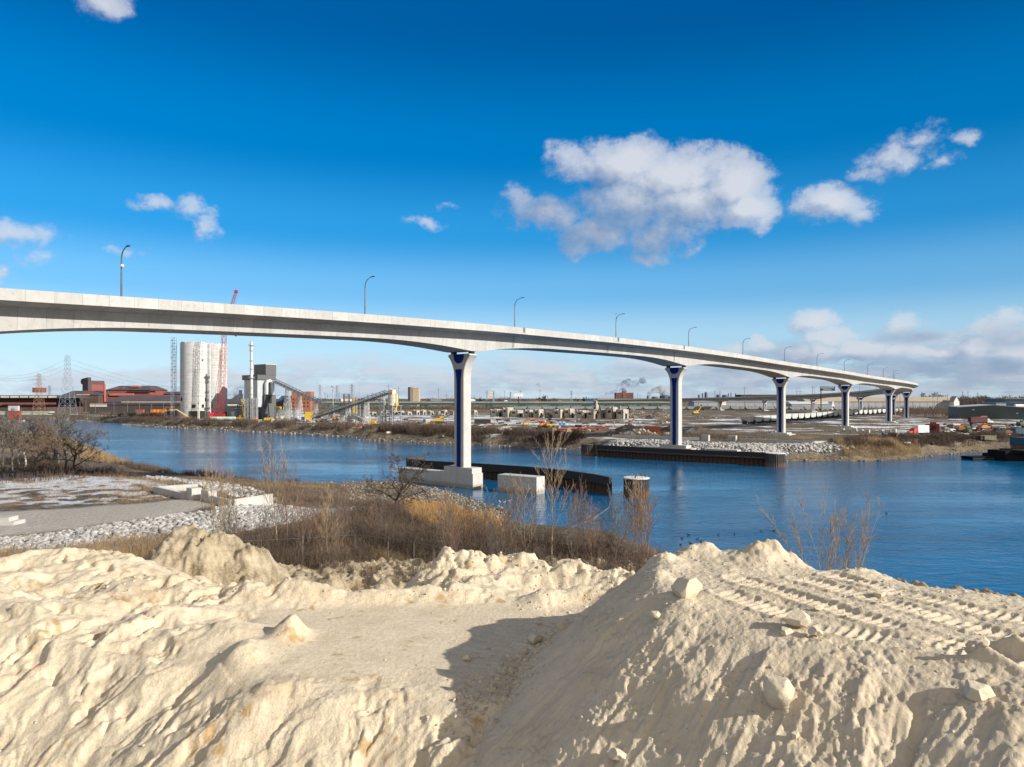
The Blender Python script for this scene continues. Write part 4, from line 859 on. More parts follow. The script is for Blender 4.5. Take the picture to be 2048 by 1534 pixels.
o.bar((-1, -13.2, z_(759.5) + 1.3), (-1, -1.5, z_(759.5) + 1.3), .2).bar((-1, -13.2, z_(759.5) + .6), (-1, -1.5, z_(759.5) + .6), .14).build('roof_railing', mat('safety yellow', (.62, .42, .02), .5), r)
MB().tube([(.9, -7.6, z_(789)), (.9, -7.6, z_(767)), (.9, -6.9, z_(762.5)), (.9, -5.4, z_(761.5)), (.9, -3.9, z_(762.5)), (.9, -3.1, z_(767)), (.9, -3.1, z_(789))], 1.35, 14).build('gas_duct', mat('bright duct metal', (.55, .57, .58), .35, .06, 1, metal=.5), r, smooth=40)
for k in range(3): MB().box(-5 - 6 * k, -3.6 - 6 * k, -9.56, -9.4, 0.05, 4.5).build('doorway', void_m, r)
o = thing('dust_drum', 'blue grey drum tank on the left side of the charcoal building', 'tank', (*atY(482, 474, 4)[:2], 4)); MB().lathe([(0, 9.5), (1.9, 10.2), (2.0, 12), (2.0, 16.5), (1.3, 17.6), (1.3, 19.8)], 20).build('drum', mat('blue grey drum', (.20, .26, .33), .5, .1, .5), o, smooth=40); q = MB(); lattice(q, 1.8, 1.8, 0, 10, 3, .22); q.build('leg_frame', dk, o)
X, Y, _ = atY(503, 468, 4); r = thing('chimney', 'slim pale steel chimney with ring platforms beside the charcoal building', 'chimney', (X, Y, 4)); ch = mat('pale chimney steel', (.50, .50, .485), .5, .08, .6, streak=.3)
MB().lathe([(1.0, 0), (.95, 30), (.85, 45), (1.1, 45.3), (1.1, 50.3), (.8, 50.6), (.8, 51.6)], 20).build('flue', ch, r, smooth=30)
for z in (5, 12, 17, 21.2, 27.5, 33.5, 39, 46, 49):
    rr = 2.1 if z in (27.5, 49) else 1.5; q = MB().lathe([(rr, z), (rr, z + .25), (.9, z + .25), (.9, z)], 18)
    if rr > 2:
        for k in range(10): q.bar((rr * math.cos(k * .628), rr * math.sin(k * .628), z), (rr * math.cos(k * .628), rr * math.sin(k * .628), z + 1.2), .08)
    q.build('platform', steel_m, r)
q = MB(); lattice(q, 1.3, 1.3, 0, 14.5, 4, .3, (2.4, 0)); lattice(q, 1.1, 1.1, 0, 14, 4, .26, (-3.2, .5)); q.build('support_frame', steel_m, r)
# conveyors on trestles
conv_m = mat('conveyor steel', (.22, .24, .24), .6, .15, .4, coord='pos')
def conveyor(label, p, q, supports, w=1.5, hh=1.9):
    p = Vector(p); q = Vector(q); r = thing('conveyor', label, 'conveyor', tuple(p)); d = q - p; n = int(d.length / 2.2); h = Vector((d.x, d.y, 0)).normalized(); s = Vector((h.y, -h.x, 0)) * w; up = Vector((0, 0, hh)); o = MB()
    for sg in (-1, 1):
        for u in (0, 1): o.bar(s * sg + up * u, d + s * sg + up * u, .22, .3)
        for i in range(n + 1):
            a = d * (i / n) + s * sg; o.bar(a, a + up, .16)
            if i < n: o.bar(a + (up if i % 2 else up * 0), d * ((i + 1) / n) + s * sg + (up * 0 if i % 2 else up), .12)
    o.build('truss', conv_m, r); o = MB()
    o.add([s * sg * .8 + Vector((0, 0, z)) + d * e for e in (0, 1) for sg in (-1, 1) for z in (.25, .55)], [(0, 1, 3, 2), (4, 6, 7, 5), (0, 4, 5, 1), (2, 3, 7, 6), (0, 2, 6, 4), (1, 5, 7, 3)]).build('belt', mat('rubber belt', (.05, .05, .05), .8), r)
    for f, hb, n_ in supports:
        a = d * f; zb = 4 - p.z; o = MB(); o.M = Matrix.Translation((a.x, a.y, 0)) @ Matrix.Rotation(math.atan2(h.y, h.x), 4, 'Z')
        lattice(o, hb * .75, .5, zb, a.z, n_, .17, hb2=hb, ht2=1.1); o.build('trestle', mat('white trestle steel', (.52, .53, .53), .6, .1, .5), r)
    return r
conveyor('long conveyor climbing right to left into the charcoal building', (*atY(682, 432, 0)[:2], 9.0), (*atY(548, 486, 0)[:2], 29.5), [(.12, 1.6, 3), (.36, 2.2, 5), (.60, 2.6, 7), (.78, 2.8, 8)])
conveyor('conveyor climbing to the top of the free standing pale silo', (*atY(628, 452, 0)[:2], 5.4), (*atY(777, 382, 0)[:2], 20.8), [(.25, 1.2, 2), (.5, 1.6, 4), (.74, 1.9, 6), (.93, 2, 8)])
conveyor('low short conveyor sloping down behind the yellow machine part', (*atY(728, 402, 0)[:2], 4.9), (*atY(681, 428, 0)[:2], 10), [(.5, 1.2, 2), (.9, 1.4, 3)])
# free standing loading silo
X, Y, _ = atY(786, 381, 4); r = thing('loading_silo', 'free standing cream silo on an open steel frame with yellow ladder', 'silo', (X, Y, 4), GRID); cream = mat('cream silo steel', (.56, .53, .45), .5, .06, .5, streak=.25)
q = MB().lathe([(.8, 7.6), (2.7, 10.3), (2.7, 16.3), (2.5, 16.6), (0.1, 17.0)], 28); q.build('silo_shell', cream, r, smooth=30)
for z in (10.4, 12.3, 14.3, 16.2): MB().lathe([(2.74, z), (2.74, z + .12), (2.6, z + .12), (2.6, z)], 28).build('hoop', mat('hoop', (.2, .19, .17), .6), r)
q = MB()
for sx in (-1, 1):
    for sy in (-1, 1): q.box(sx * 2.9 - .2, sx * 2.9 + .2, sy * 2.9 - .2, sy * 2.9 + .2, 0, 10.4)
for z in (4.6, 7.2, 10.3): q.box(-3.4, 3.4, -3.4, 3.4, z, z + .28)
for sx in (-1, 1): q.bar((sx * 2.9, -2.9, 0), (sx * 2.9, 2.9, 4.6), .2).bar((-2.9, sx * 2.9, 4.6), (2.9, sx * 2.9, 10.3), .22).bar((sx * 2.9, 2.9, 4.8), (sx * 2.9, -2.9, 10.3), .22)
q.box(-6.2, -3.4, -2.6, 2.6, 4.6, 4.9); q.box(-6.1, -5.8, -2.5, -2.2, 0, 4.6).box(-6.1, -5.8, 2.2, 2.5, 0, 4.6); q.build('support_frame', mat('grey frame steel', (.24, .25, .26), .6, .15, .5), r)
yel = mat('yellow paint', (.58, .37, .025), .5, .1, .6); q = MB().box(2.75, 3.05, -.3, .3, 7.2, 17.6); q.box(2.8, 3.4, -.9, .9, 10.8, 12.0).box(-.6, 2.2, -2.3, -2.0, 16.6, 17.6); q.build('ladder_cage', yel, r); MB().box(-2.2, -1.7, -.5, .5, 16.6, 19.6).build('elevator_head', yel, r); MB().box(-1.2, .9, -1, 1, 16.7, 19).build('filter_house', mat('filter white', (.6, .6, .58), .6), r)
# sheds, container boxes, lifts, tanks around the works
def shed(label, px0, px1, ytop, ybase, Y, depth_, m, cat='shed', name='shed', rz=0., roof=None, z0=4.):
    X0, X1 = (px0 - CX) / FOC * Y, (px1 - CX) / FOC * Y; zt = zpx(ytop, Y) - z0; w = X1 - X0
    r = thing(name, label, cat, (X0, Y, z0), rz); MB().box(0, w, 0, depth_, -1, zt).build('wall', m, r)
    MB().prism([(-.4, zt + .003), (w + .4, zt + .003), (w + .4, zt + .3), (-.4, zt + .3)], -.4, depth_ + .4, 'y').build('roof', roof or mat('dull roofing', (.16, .15, .15), .8, .15, .2), r); return r
grey_m = mat('mid grey cladding', (.22, .22, .225), .6, .1, .3)
s_ = shed('low grey shed between silos and charcoal building', 454, 486, 813, 836, 500, 12, grey_m); MB().box(3, 7, -.1, .1, 0, 5).build('door', mat('pale shutter', (.55, .55, .54), .6), s_)
shed('dark blue box shed left of the chimney foot', 469, 483, 818, 837, 482, 6, mat('navy cladding', (.03, .04, .07), .6))
shed('grey shed seen between the first two conveyor trestles', 556, 592, 819, 837, 492, 10, grey_m)
o = thing('storage_tank', 'long mint green horizontal tank below the red crane', 'tank', (*atY(446, 455, 4)[:2], 4)); MB().tube([(-8.2, 0, 1.3), (-7.9, 0, 1.3), (7.9, 0, 1.3), (8.2, 0, 1.3)], [.7, 1.25, 1.25, .7], 16).build('tank_shell', mat('mint paint', (.42, .56, .46), .5, .1, .5), o, smooth=40); MB().box(-6, -5.4, -1.2, 1.2, -.3, .6).box(5.4, 6, -1.2, 1.2, -.3, .6).build('saddle', dark_steel, o)
def container(label, px, ybase, L_, Hh, m, rz=0., W_=2.44, Y=None, z=None, name='shipping_container', cat='container', group=None):
    X, Y_, z_g = at(px, ybase, 4.) if Y is None else (*atY(px, Y)[:2], 4.); z_g = gz(X, Y_) if z is None else z
    r = thing(name, label, cat, (X, Y_, z_g), rz, group); q = MB()
    n = max(4, int(L_ / .55)); A = [(-L_ / 2 + L_ * k / n, (-.0 if k % 2 else .07)) for k in range(n + 1)]
    q.prism([(x, -W_ / 2 + d_) for x, d_ in A] + [(x, W_ / 2 - d_) for x, d_ in A[::-1]], .15, Hh - .08).build('box', m, r)
    q = MB()
    for sx in (-1, 1):
        for sy in (-1, 1): q.cbox((sx * (L_ / 2 - .05), sy * (W_ / 2 - .03), Hh / 2), (.16, .16, Hh))
    for z in (.09, Hh - .06):
        for sy in (-1, 1): q.cbox((0, sy * (W_ / 2 - .03), z), (L_ - .27, .14, .16))
    q.cbox((0, 0, Hh - .12), (L_ - .2, W_ - .2, .06)); q.build('corner_frame', m, r)
    MB().cbox((L_ / 2 + .02, 0, Hh / 2), (.06, W_ - .35, Hh - .4)).build('door', m, r); return r
cr_ = mat('rust red container', (.30, .085, .05), .7, .12, .5, streak=.3); co = mat('orange container', (.55, .17, .03), .65, .12, .5, streak=.25); cg = mat('green container', (.02, .12, .07), .65, .12, .5); cc = mat('cream container', (.58, .52, .36), .65, .1, .5); cd = mat('dark blue grey cabin', (.06, .075, .10), .6, .1, .4); cb = mat('blue container', (.03, .07, .16), .65)
for lab, px, yb, L_, m, Yq, zz in [('rust red container stacked left of the orange containers', 280, 828, 6.1, cr_, 575, 6.6), ('dark green container under the rust red one', 263, 833, 6.1, cg, 560, 4), ('cream container end next to the green one', 277, 833, 3, cc, 556, 4), ('leftmost small orange container behind the boom lifts', 306, 826, 2.6, co, 580, 6.6), ('orange container between two others behind the boom lifts', 314, 826, 2.6, co, 582, 6.6), ('orange container nearest the dark cabin', 326, 826, 4.6, co, 584, 6.6), ('dark blue container below the orange ones', 312, 832, 8, cb, 586, 4), ('dark site cabin beside the scaffold stair', 344, 835, 6.5, cd, 530, 4)]:
    container(lab, px, yb, L_, 4.6 if m == cd else 2.6, m, rnd.uniform(-.1, .1), Y=Yq, z=zz)
def boom_lift(label, px, Y, rz, a1, m):
    X, _, _ = atY(px, Y); r = thing('boom_lift', label, 'boom lift', (X, Y, 4), rz)
    q = MB().box(-1.9, 1.9, -1.1, 1.1, .5, 1.3); q.build('chassis', m, r)
    for sx in (-1, 1):
        for sy in (-1, 1): q = MB(); q.M = Matrix.Translation((sx * 1.4, sy * 1.1, .5)) @ Matrix.Rotation(R(90), 4, 'X'); q.lathe([(.2, -.2), (.5, -.2), (.5, .2), (.2, .2)], 14).build('wheel', dark_steel, r)
    MB().box(-1.4, 1.0, -.9, .9, 1.3, 2.2).build('turntable', m, r); e = Vector((8.5 * math.cos(a1), 0, 2 + 8.5 * math.sin(a1)))
    MB().bar((-1, 0, 2), e, .55).bar(e, e + Vector((3.0, 0, -.6)), .4).build('boom', mat('lift boom cream', (.68, .50, .26), .5), r); MB().cbox(e + Vector((3.6, 0, -.2)), (1.3, 2, 1.2)).build('basket', mat('lift orange', (.62, .19, .03), .5), r); return r
om = mat('lift orange', (.62, .19, .03), .5)
boom_lift('cream boom lift with steep raised arm by the orange containers', 316, 545, .15, .72, om); boom_lift('second boom lift with flatter arm overlapping the first', 322, 538, .1, .50, om); boom_lift('boom lift with arm sloping down beside the nearer silo', 374, 468, math.pi, .62, om)
def telehandler(label, px, Y, rz, a, m, L_=12):
    X, _, _ = atY(px, Y); r = thing('mobile_crane', label, 'crane', (X, Y, 4), rz); MB().box(-3, 3, -1.2, 1.2, .6, 1.7).build('chassis', m, r)
    for sx in (-2, 2):
        for sy in (-1, 1): q = MB(); q.M = Matrix.Translation((sx, sy * 1.2, .6)) @ Matrix.Rotation(R(90), 4, 'X'); q.lathe([(.2, -.2), (.6, -.2), (.6, .2), (.2, .2)], 14).build('wheel', dark_steel, r)
    MB().box(.4, 1.9, -1, .3, 1.7, 3.1).build('cab', m, r); MB().bar((-1.5, 0, 1.9), (-1.5 + L_ * math.cos(a), 0, 1.9 + L_ * math.sin(a)), .9).build('boom', m, r); return r
telehandler('yellow mobile crane with boom held almost upright by the chimney', 484, 470, math.pi, R(82), yel)
container('yellow site skip at the foot of the charcoal building', 540, 836, 7, 1.6, yel, .1, Y=468, name='skip', cat='skip')
container('pale cream generator box near the conveyor trestle', 566, 838, 2.6, 3, cc, .2, Y=462, name='generator', cat='generator')
container('white cabin below the second conveyor trestle', 590, 838, 4.5, 2.2, white_m, .1, Y=460, name='site_cabin', cat='cabin')
container('small blue cabin right of the white cabin', 606, 838, 1.6, 2.4, mat('site blue', (.03, .16, .38), .6), 0, 1.6, Y=458, name='site_cabin', cat='cabin')
o = thing('stair_platform', 'small steel stair platform with yellow top at the charcoal building', 'platform', (*atY(556, 476)[:2], 4), GRID); q = MB(); lattice(q, 1.5, 1.5, 0, 7.5, 2, .2); q.bar((-3, -1.5, 0), (1.5, -1.5, 7), .3, .4); q.build('stair_frame', steel_m, o); MB().box(-1.7, 1.7, -1.7, 1.7, 7.5, 8.9).build('yellow_guard', yel, o)
tag(MB().ball((0, 0, .9), 1.0, 12, 8).lathe([(1.05, .8), (1.05, 1.0), (.2, 1.5)], 12).build('mixer_drum', om, smooth=40), 'small orange drum by the chimney foot', 'drum').location = onland(*atY(512, 462)[:2])
tag(MB().ball((0, 0, 1.5), 1.5, 14, 9).tube([(1.2, 0, 1.5), (2.4, 0, 2.0)], [1.0, .5], 12).build('mixer_drum', om, smooth=40), 'round orange drum under the crossing conveyors', 'drum').location = onland(*atY(669, 425)[:2])
shed('yellow clad control house behind the low conveyors', 610, 622, 822, 836, 475, 5, yel, 'cabin', 'control_house')
# light mast and masts near the works
def mast(label, px, ytop, Y, w=.35, head=True, group=None):
    X, _, _ = atY(px, Y); z0 = 4.; zt = zpx(ytop, Y) - z0; r = thing('light_mast', label, 'mast', (X, Y, z0), 0, group); MB().tube([(0, 0, -.5), (0, 0, zt)], [w, w * .6], 8).build('pole', steel_m, r, smooth=40)
    if head:
        q = MB().lathe([(.4, zt - .3), (1.3, zt - .2), (1.3, zt + .3), (.4, zt + .5)], 12); q.lathe([(.7, zt - 3), (.9, zt - 2.7), (.7, zt - 2.4)], 10); q.build('lamp_ring', steel_m, r)
mast('high mast with ring of lamps above the low conveyors', 666, 773, 470); mast('thin tall mast between pylons left of the cream silo', 720, 768, 600, .3, False)
X, Y, _ = atY(693, 440); r = thing('hoist_frame', 'pair of dark upright steel frames left of the yellow ladder mast', 'steel frame', (X, Y, 4)); q = MB(); lattice(q, 1.6, 1.6, 0, zpx(788, 440) - 4, 4, .26); q.build('frame', mat('brown steel', (.10, .05, .045), .7), r); q = MB(); q.M = Matrix.Translation((5.2, 0, 0)); lattice(q, 1.2, 1.2, 0, zpx(792, 440) - 4, 4, .22); q.build('inner_frame', steel_m, r); MB().box(4.6, 5.4, -1.5, -.9, 3, zpx(796, 440) - 4).build('yellow_ladder', yel, r)
# ------------------------------------------------------------------ steel mill at left
mb_ = mat('dark mill brown', (.085, .055, .05), .85, .15, .15, streak=.3, coord='pos', dirt=(.04, .03, .03), dirt_amt=.5); mr_ = mat('oxide red cladding', (.21, .062, .055), .8, .15, .2, streak=.3, coord='pos'); mroof = mat('mill roof', (.065, .055, .058), .85, .15, .1, coord='pos'); strip_m = mat('dusty glazing strip', (.48, .45, .38), .6, .2, .3)
def hall(label, px0, px1, ybase, y_eave, y_ridge, Y, depth_, wall, roof, extra=(), rz=0., name='mill_hall', cat='factory building', z0=4.):
    X0, X1 = (px0 - CX) / FOC * Y, (px1 - CX) / FOC * Y; w = X1 - X0; ze = zpx(y_eave, Y) - z0; zr = zpx(y_ridge, Y) - z0
    r = thing(name, label, cat, (X0, Y, z0), rz); MB().box(0, w, 0, depth_, -1, ze).build('wall', wall, r)
    MB().prism([(-.8, ze + .01), (depth_ / 2, zr), (depth_ + .8, ze + .01)], -.8, w + .8, 'x').build('roof', roof, r)
    for (nm, m, a, b_, c, d_) in extra:
        MB().box((a - px0) * Y / FOC, (b_ - px0) * Y / FOC, -.35, .02, zpx(d_, Y) - z0, zpx(c, Y) - z0).build(nm, m, r)
    return r
r = hall('long low brown mill hall with pale clerestory strip at far left', -160, 116, 828, 796, 790, 700, 60, mb_, mroof, [('clerestory', strip_m, -150 + 19 * k, -134 + 19 * k, 791.5, 795.5) for k in range(14)] + [('red_band', mr_, -150, 112, 805, 809)])
MB().box(112, 122, -2, 4, zpx(785, 700) - 4, zpx(781.5, 700) - 4 + 3).build('roof_house', mr_, r); r.children[-1].location = (-16, 8, 0)
hall('long mill hall with broad brown roof left of the silos', 208, 372, 826, 805, 791, 740, 70, mb_, mroof, [('window_strip', strip_m, 243, 370, 803.2, 805.2), ('red_band', mr_, 238, 370, 790, 792.2)])
hall('brown mill hall seen between silos and charcoal building', 455, 492, 828, 806, 790, 720, 50, mb_, mroof, [('pale_band', strip_m, 455, 492, 808, 812)])
hall('black low wall building with one pale end in front of the halls', 178, 372, 826, 809, 807.5, 640, 14, mat('sooty wall', (.05, .042, .04), .9, .2, .2), mroof, [('pale_end', strip_m, 180, 214, 807.8, 813.5), ('rust_edge', mr_, 178, 372, 806.6, 807.6)])
hall('dark shed with blue covered roof right of the charcoal building', 552, 584, 826, 806, 791, 700, 40, mb_, mat('slate roof', (.05, .055, .08), .8), [('blue_cover', mat('blue tarpaulin', (.04, .16, .42), .6), 560, 575, 796, 799)])
X, Y = (176 - CX) / FOC * 800, 800; r = thing('furnace_house', 'tall dark steelworks tower with overhanging flared roof', 'factory building', (X, Y, 4), GRID)
za, zb = zpx(772, 800) - 4, zpx(761, 800) - 4; MB().prism([(-18, -1), (0, -1), (0, zb), (-18, zb)], 0, 17, 'y').build('tower_wall', mat('violet brown cladding', (.075, .05, .06), .8, .12, .1), r)
MB().prism([(-19, zb + .01), (.5, zb + .01), (.5, zb + 3.6), (-19, zb + 2.2), (-22, zb + .6), (-22, zb - 2.4), (-19, zb - 4)], -.5, 3, 'y').build('roof_monitor', mroof, r)
MB().prism([(3, zb + .01), (17.4, zb - 3.0), (17.4, zb - 3.6), (3, zb - .5)], -18.4, .4, 'x').build('roof', mr_, r); MB().box(-17, .05, 3.6, 16.8, -1, zb - 4.5).build('red_wall', mr_, r)
hall('jumble of dark gabled mill sheds below the tall tower', 125, 196, 826, 790, 781, 770, 40, mb_, mroof, [('pale_band', strip_m, 153, 180, 788.6, 791), ('red_patch', mr_, 168, 186, 783, 788)])
X0, Y = (212 - CX) / FOC * 790, 790; pxm = 790 / FOC; r = thing('rolling_mill', 'large oxide red mill building with dark hipped roof', 'factory building', (X0, Y, 4)); W_ = 88 * pxm; zt = zpx(780, Y) - 4; zr = zpx(771, Y) - 4
MB().box(0, W_, 0, 40, -1, zt).build('wall', mr_, r); MB().add([(-1, -1, zt + .01), (W_ + 1, -1, zt + .01), (W_ + 1, 41, zt + .01), (-1, 41, zt + .01), (14 * pxm, 14, zr), (74 * pxm, 14, zr), (74 * pxm, 30, zr), (14 * pxm, 30, zr)], [(0, 1, 5, 4), (1, 2, 6, 5), (2, 3, 7, 6), (3, 0, 4, 7), (4, 5, 6, 7)]).build('roof', mroof, r)
for (a, b_, c, d_, m, nm) in [(45, 61, 771.5, 774.6, mat('bright red panel', (.40, .09, .06), .7), 'red_panel'), (26, 31, 774.5, 778.5, mr_, 'dormer'), (10, 19, 776, 784, mat('bright red panel', (.40, .09, .06), .7), 'side_block'), (44, 88, 782, 784.6, mat('black louvre', (.02, .022, .03), .8), 'louvre'), (8, 56, 786.8, 791, mat('faded red panel', (.42, .15, .11), .8), 'lower_band')]:
    MB().box(a * pxm, b_ * pxm, -1.6 if c > 780 else 4, 12, zpx(d_, Y) - 4, zpx(c, Y) - 4).build(nm, m, r)
X, Y, _ = atY(209.5, 780); tag(MB().lathe([(1.2, -1), (1.0, zpx(768, 780) - 4), (.7, zpx(768, 780) - 4)], 14).build('chimney', mat('bright red panel', (.40, .09, .06), .7), smooth=30), 'thin bright red chimney left of the red mill building', 'chimney').location = (X, Y, 4)
hall('dark pipe gallery roof behind the left edge of the scaffold', 327, 368, 826, 788, 783, 800, 20, mb_, mroof)
brick = mat('orange red brick', (.30, .12, .075), .9, .15, .4, coord='pos')
r = shed('orange brick building with stepped top behind the conveyor', 582, 621, 800, 826, 690, 18, brick, 'factory building', 'brick_building', roof=brick); 
MB().box(0.2, 9, 1, 14, zpx(800, 690) - 4 + .3, zpx(783.5, 690) - 4).build('left_turret', brick, r); MB().box(13, 18.6, 1, 14, zpx(800, 690) - 4 + .3, zpx(783, 690) - 4).build('right_turret', brick, r); MB().box(9, 13, 1.2, 14, zpx(800, 690) - 4 + .3, zpx(790, 690) - 4).build('middle_wall', brick, r)
for k in range(5):
    for j in range(3): MB().box(1.6 + 3.5 * k, 3.0 + 3.5 * k, -.06, .05, 5.5 + 3.4 * j, 7.2 + 3.4 * j).build('window', void_m, r)
r = thing('bascule_bridge', 'small channel bridge with pale green girder and red control house', 'bridge', (*atY(34, 560)[:2], 0)); gpm = 560 / FOC
MB().box(-30, 66 * gpm, -3, 3, zpx(829, 560), zpx(826, 560)).build('deck_girder', mat('pale green girder', (.42, .50, .36), .7, .15, .3), r); MB().box(-30, 70 * gpm, -3.2, 3.2, zpx(826, 560) + .01, zpx(822.5, 560)).build('parapet', mat('tan concrete', (.35, .31, .24), .9), r)
MB().box(-3, 14 * gpm, -5, -3.3, 1, zpx(821, 560)).build('control_house', mat('brick red house', (.34, .05, .05), .8), r); MB().box(-3.3, 11 * gpm, -5.2, -3.2, zpx(821, 560) + .01, zpx(811.5, 560)).build('control_cabin', mat('pale grey cabin', (.42, .45, .44), .7), r); MB().box(-3.4, 14.3 * gpm, -5.4, 3, -2, 1.2).build('abutment', mat('tan concrete', (.35, .31, .24), .9), r)
# ------------------------------------------------------------------ pylons and poles
def pylon(label, px, ytop, Y, m=None, arms=True, group='power pylons on the horizon', slim=1.):
    X, _, _ = atY(px, Y); h = zpx(ytop, Y) - 4; r = thing('power_pylon', label, 'pylon', (X, Y, 4), rnd.uniform(-.3, .3), group); q = MB(); w = max(.15, Y * .00026)
    lattice(q, h * .105 * slim, h * .038 * slim, 0, h * .68, 5, w); lattice(q, h * .038 * slim, h * .028 * slim, h * .68, h * .97, 4, w * .8); q.bar((0, 0, h * .97), (0, 0, h), w); q.build('lattice_mast', m or bluesteel, r)
    if arms:
        q = MB()
        for k, (z, a) in enumerate(((.72, .15), (.82, .19), (.91, .13))): q.bar((-h * a * slim, 0, h * z), (h * a * slim, 0, h * z), w); q.bar((-h * a * slim, 0, h * z), (0, 0, h * (z + .045)), w * .7).bar((h * a * slim, 0, h * z), (0, 0, h * (z + .045)), w * .7)
        q.build('cross_arm', m or bluesteel, r)
    return r
pylon('tall lattice pylon beside the dark steelworks tower', 135, 708, 650, None, False, None); pylon('rust tinted lattice pylon left of the tallest one', 78, 745, 640, mat('rusty pylon', (.28, .17, .12), .8), True, None)
for px, yt, Y, lab in [(99, 770, 1300, 'small pylon on the horizon between the two large ones'), (640, 768, 1100, 'leftmost of the pylons above the low conveyors'), (674, 770, 1080, 'pylon just right of the high lamp mast'), (704, 767, 1050, 'broad pylon with three pairs of arms near the middle'), (790, 776, 1400, 'pylon showing behind the cream loading silo'), (974, 780, 1700, 'pylon left of the yellow road sign'), (987, 782, 1650, 'pylon right of the yellow road sign'), (1021, 783, 1900, 'faint pylon left of the white billboard'), (1143, 781, 1500, 'pylon above the ruined concrete row'), (1242, 784, 1900, 'pylon left of the brown tower block')]: pylon(lab, px, yt, Y, slim=.8)
def pole(label, px, ytop, Y, group='utility poles across the plain', arm=True):
    X, _, _ = atY(px, Y); h = zpx(ytop, Y) - 4; w = max(.14, Y * .0003); r = thing('utility_pole', label, 'pole', (X, Y, 4), 0, group); MB().tube([(0, 0, -.5), (0, 0, h)], [w, w * .8], 6).build('pole', mat('pole grey', (.14, .135, .13), .8), r)
    if arm: MB().bar((-h * .09, 0, h * .92), (h * .09, 0, h * .92), w).build('cross_arm', mat('pole grey', (.14, .135, .13), .8), r)
POLES = [(650, 784, 900), (655, 788, 960), (678, 784, 700), (745, 785, 900), (735, 788, 880), (777, 768, 800), (797, 773, 900), (877, 777, 1000), (893, 788, 1000), (1009, 781, 1000), (1041, 780, 950), (1080, 778, 960), (1095, 790, 960), (1275, 786, 1300), (1280, 788, 1300), (1489, 773, 850), (1510, 792, 1000), (1594, 780, 980), (1600, 780, 980), (1625, 771, 760), (1875, 790, 900), (1866, 787, 700), (1895, 787, 640), (1925, 783, 1200), (1936, 782, 1200), (1955, 785, 1100), (1988, 795, 700), (1800, 782, 700), (228, 803, 620), (255, 800, 620), (279, 806, 600), (303, 808, 600), (327, 806, 600), (172, 800, 620), (160, 802, 610), (191, 806, 600)]
for k, (px, yt, Y) in enumerate(POLES):
    X = int(px); pole('thin utility pole ' + ('in front of the steel mill' if px < 400 else 'over the low conveyors' if px < 800 else 'before the green viaduct' if px < 1300 else 'near the far stretch of bridge' if px < 1700 else 'by the right hand warehouses'), px, yt, Y, group='utility poles ' + ('at the mill' if px < 400 else 'over the conveyors' if px < 800 else 'at the viaduct' if px < 1300 else 'at the far bridge' if px < 1700 else 'at the right warehouses'))
q = MB(); P0 = Vector((*atY(135, 650)[:2], 0))
for dz in (.78, .86, .94):
    for tgt in ((-60, 700, 735), (560, 900, 790)):
        a = P0 + Vector((0, 0, zpx(709, 650) * dz)); e = Vector((*atY(tgt[0], tgt[1])[:2], zpx(tgt[2], tgt[1]) * (.9 + .1 * dz))); q.tube([a + (e - a) * k / 10 - Vector((0, 0, 12 * (1 - (k / 5 - 1) ** 2))) for k in range(11)], .05, 4)
tag(q.build('power_line', dark_steel), 'faint sagging wires strung from the tall pylon at left', 'power line')
# ------------------------------------------------------------------ green viaduct and far buildings
r = thing('road_viaduct', 'long low highway viaduct with dark green girders across the plain', 'viaduct', (0, 0, 4)); YV = 945.
vx = lambda px: (px - CX) / FOC * YV
gv = mat('dark green girder', (.012, .10, .075), .6, .15, .05, coord='pos'); vc = mat('viaduct concrete', (.25, .245, .235), .85, .15, .1, streak=.3, coord='pos')
MB().box(vx(640), vx(1345), YV, YV + 14, zpx(806.2, YV) - 4, zpx(803, YV) - 4).build('deck', vc, r); MB().box(vx(640), vx(1345), YV + .6, YV + 2, zpx(809.6, YV) - 4, zpx(806.3, YV) - 4).build('girder', gv, r); MB().box(vx(640), vx(1345), YV + 11, YV + 12, zpx(809.6, YV) - 4, zpx(806.3, YV) - 4).build('girder', gv, r)
dcol = mat('dark viaduct column', (.06, .058, .055), .9, .2, .1)
for k in range(32):
    px = 648 + 22 * k; MB().box(vx(px) - 5, vx(px) + 5, YV + 1, YV + 12, zpx(811.4, YV) - 4, zpx(809.7, YV) - 4).build('pier_cap', vc if k % 3 else gv, r); q = MB()
    for dx in (-3.6, 3.4): MB().box(vx(px) + dx - .7, vx(px) + dx + .7, YV + 2, YV + 3.4, -2, zpx(811.4, YV) - 4.001).build('column', dcol if k % 2 else vc, r)
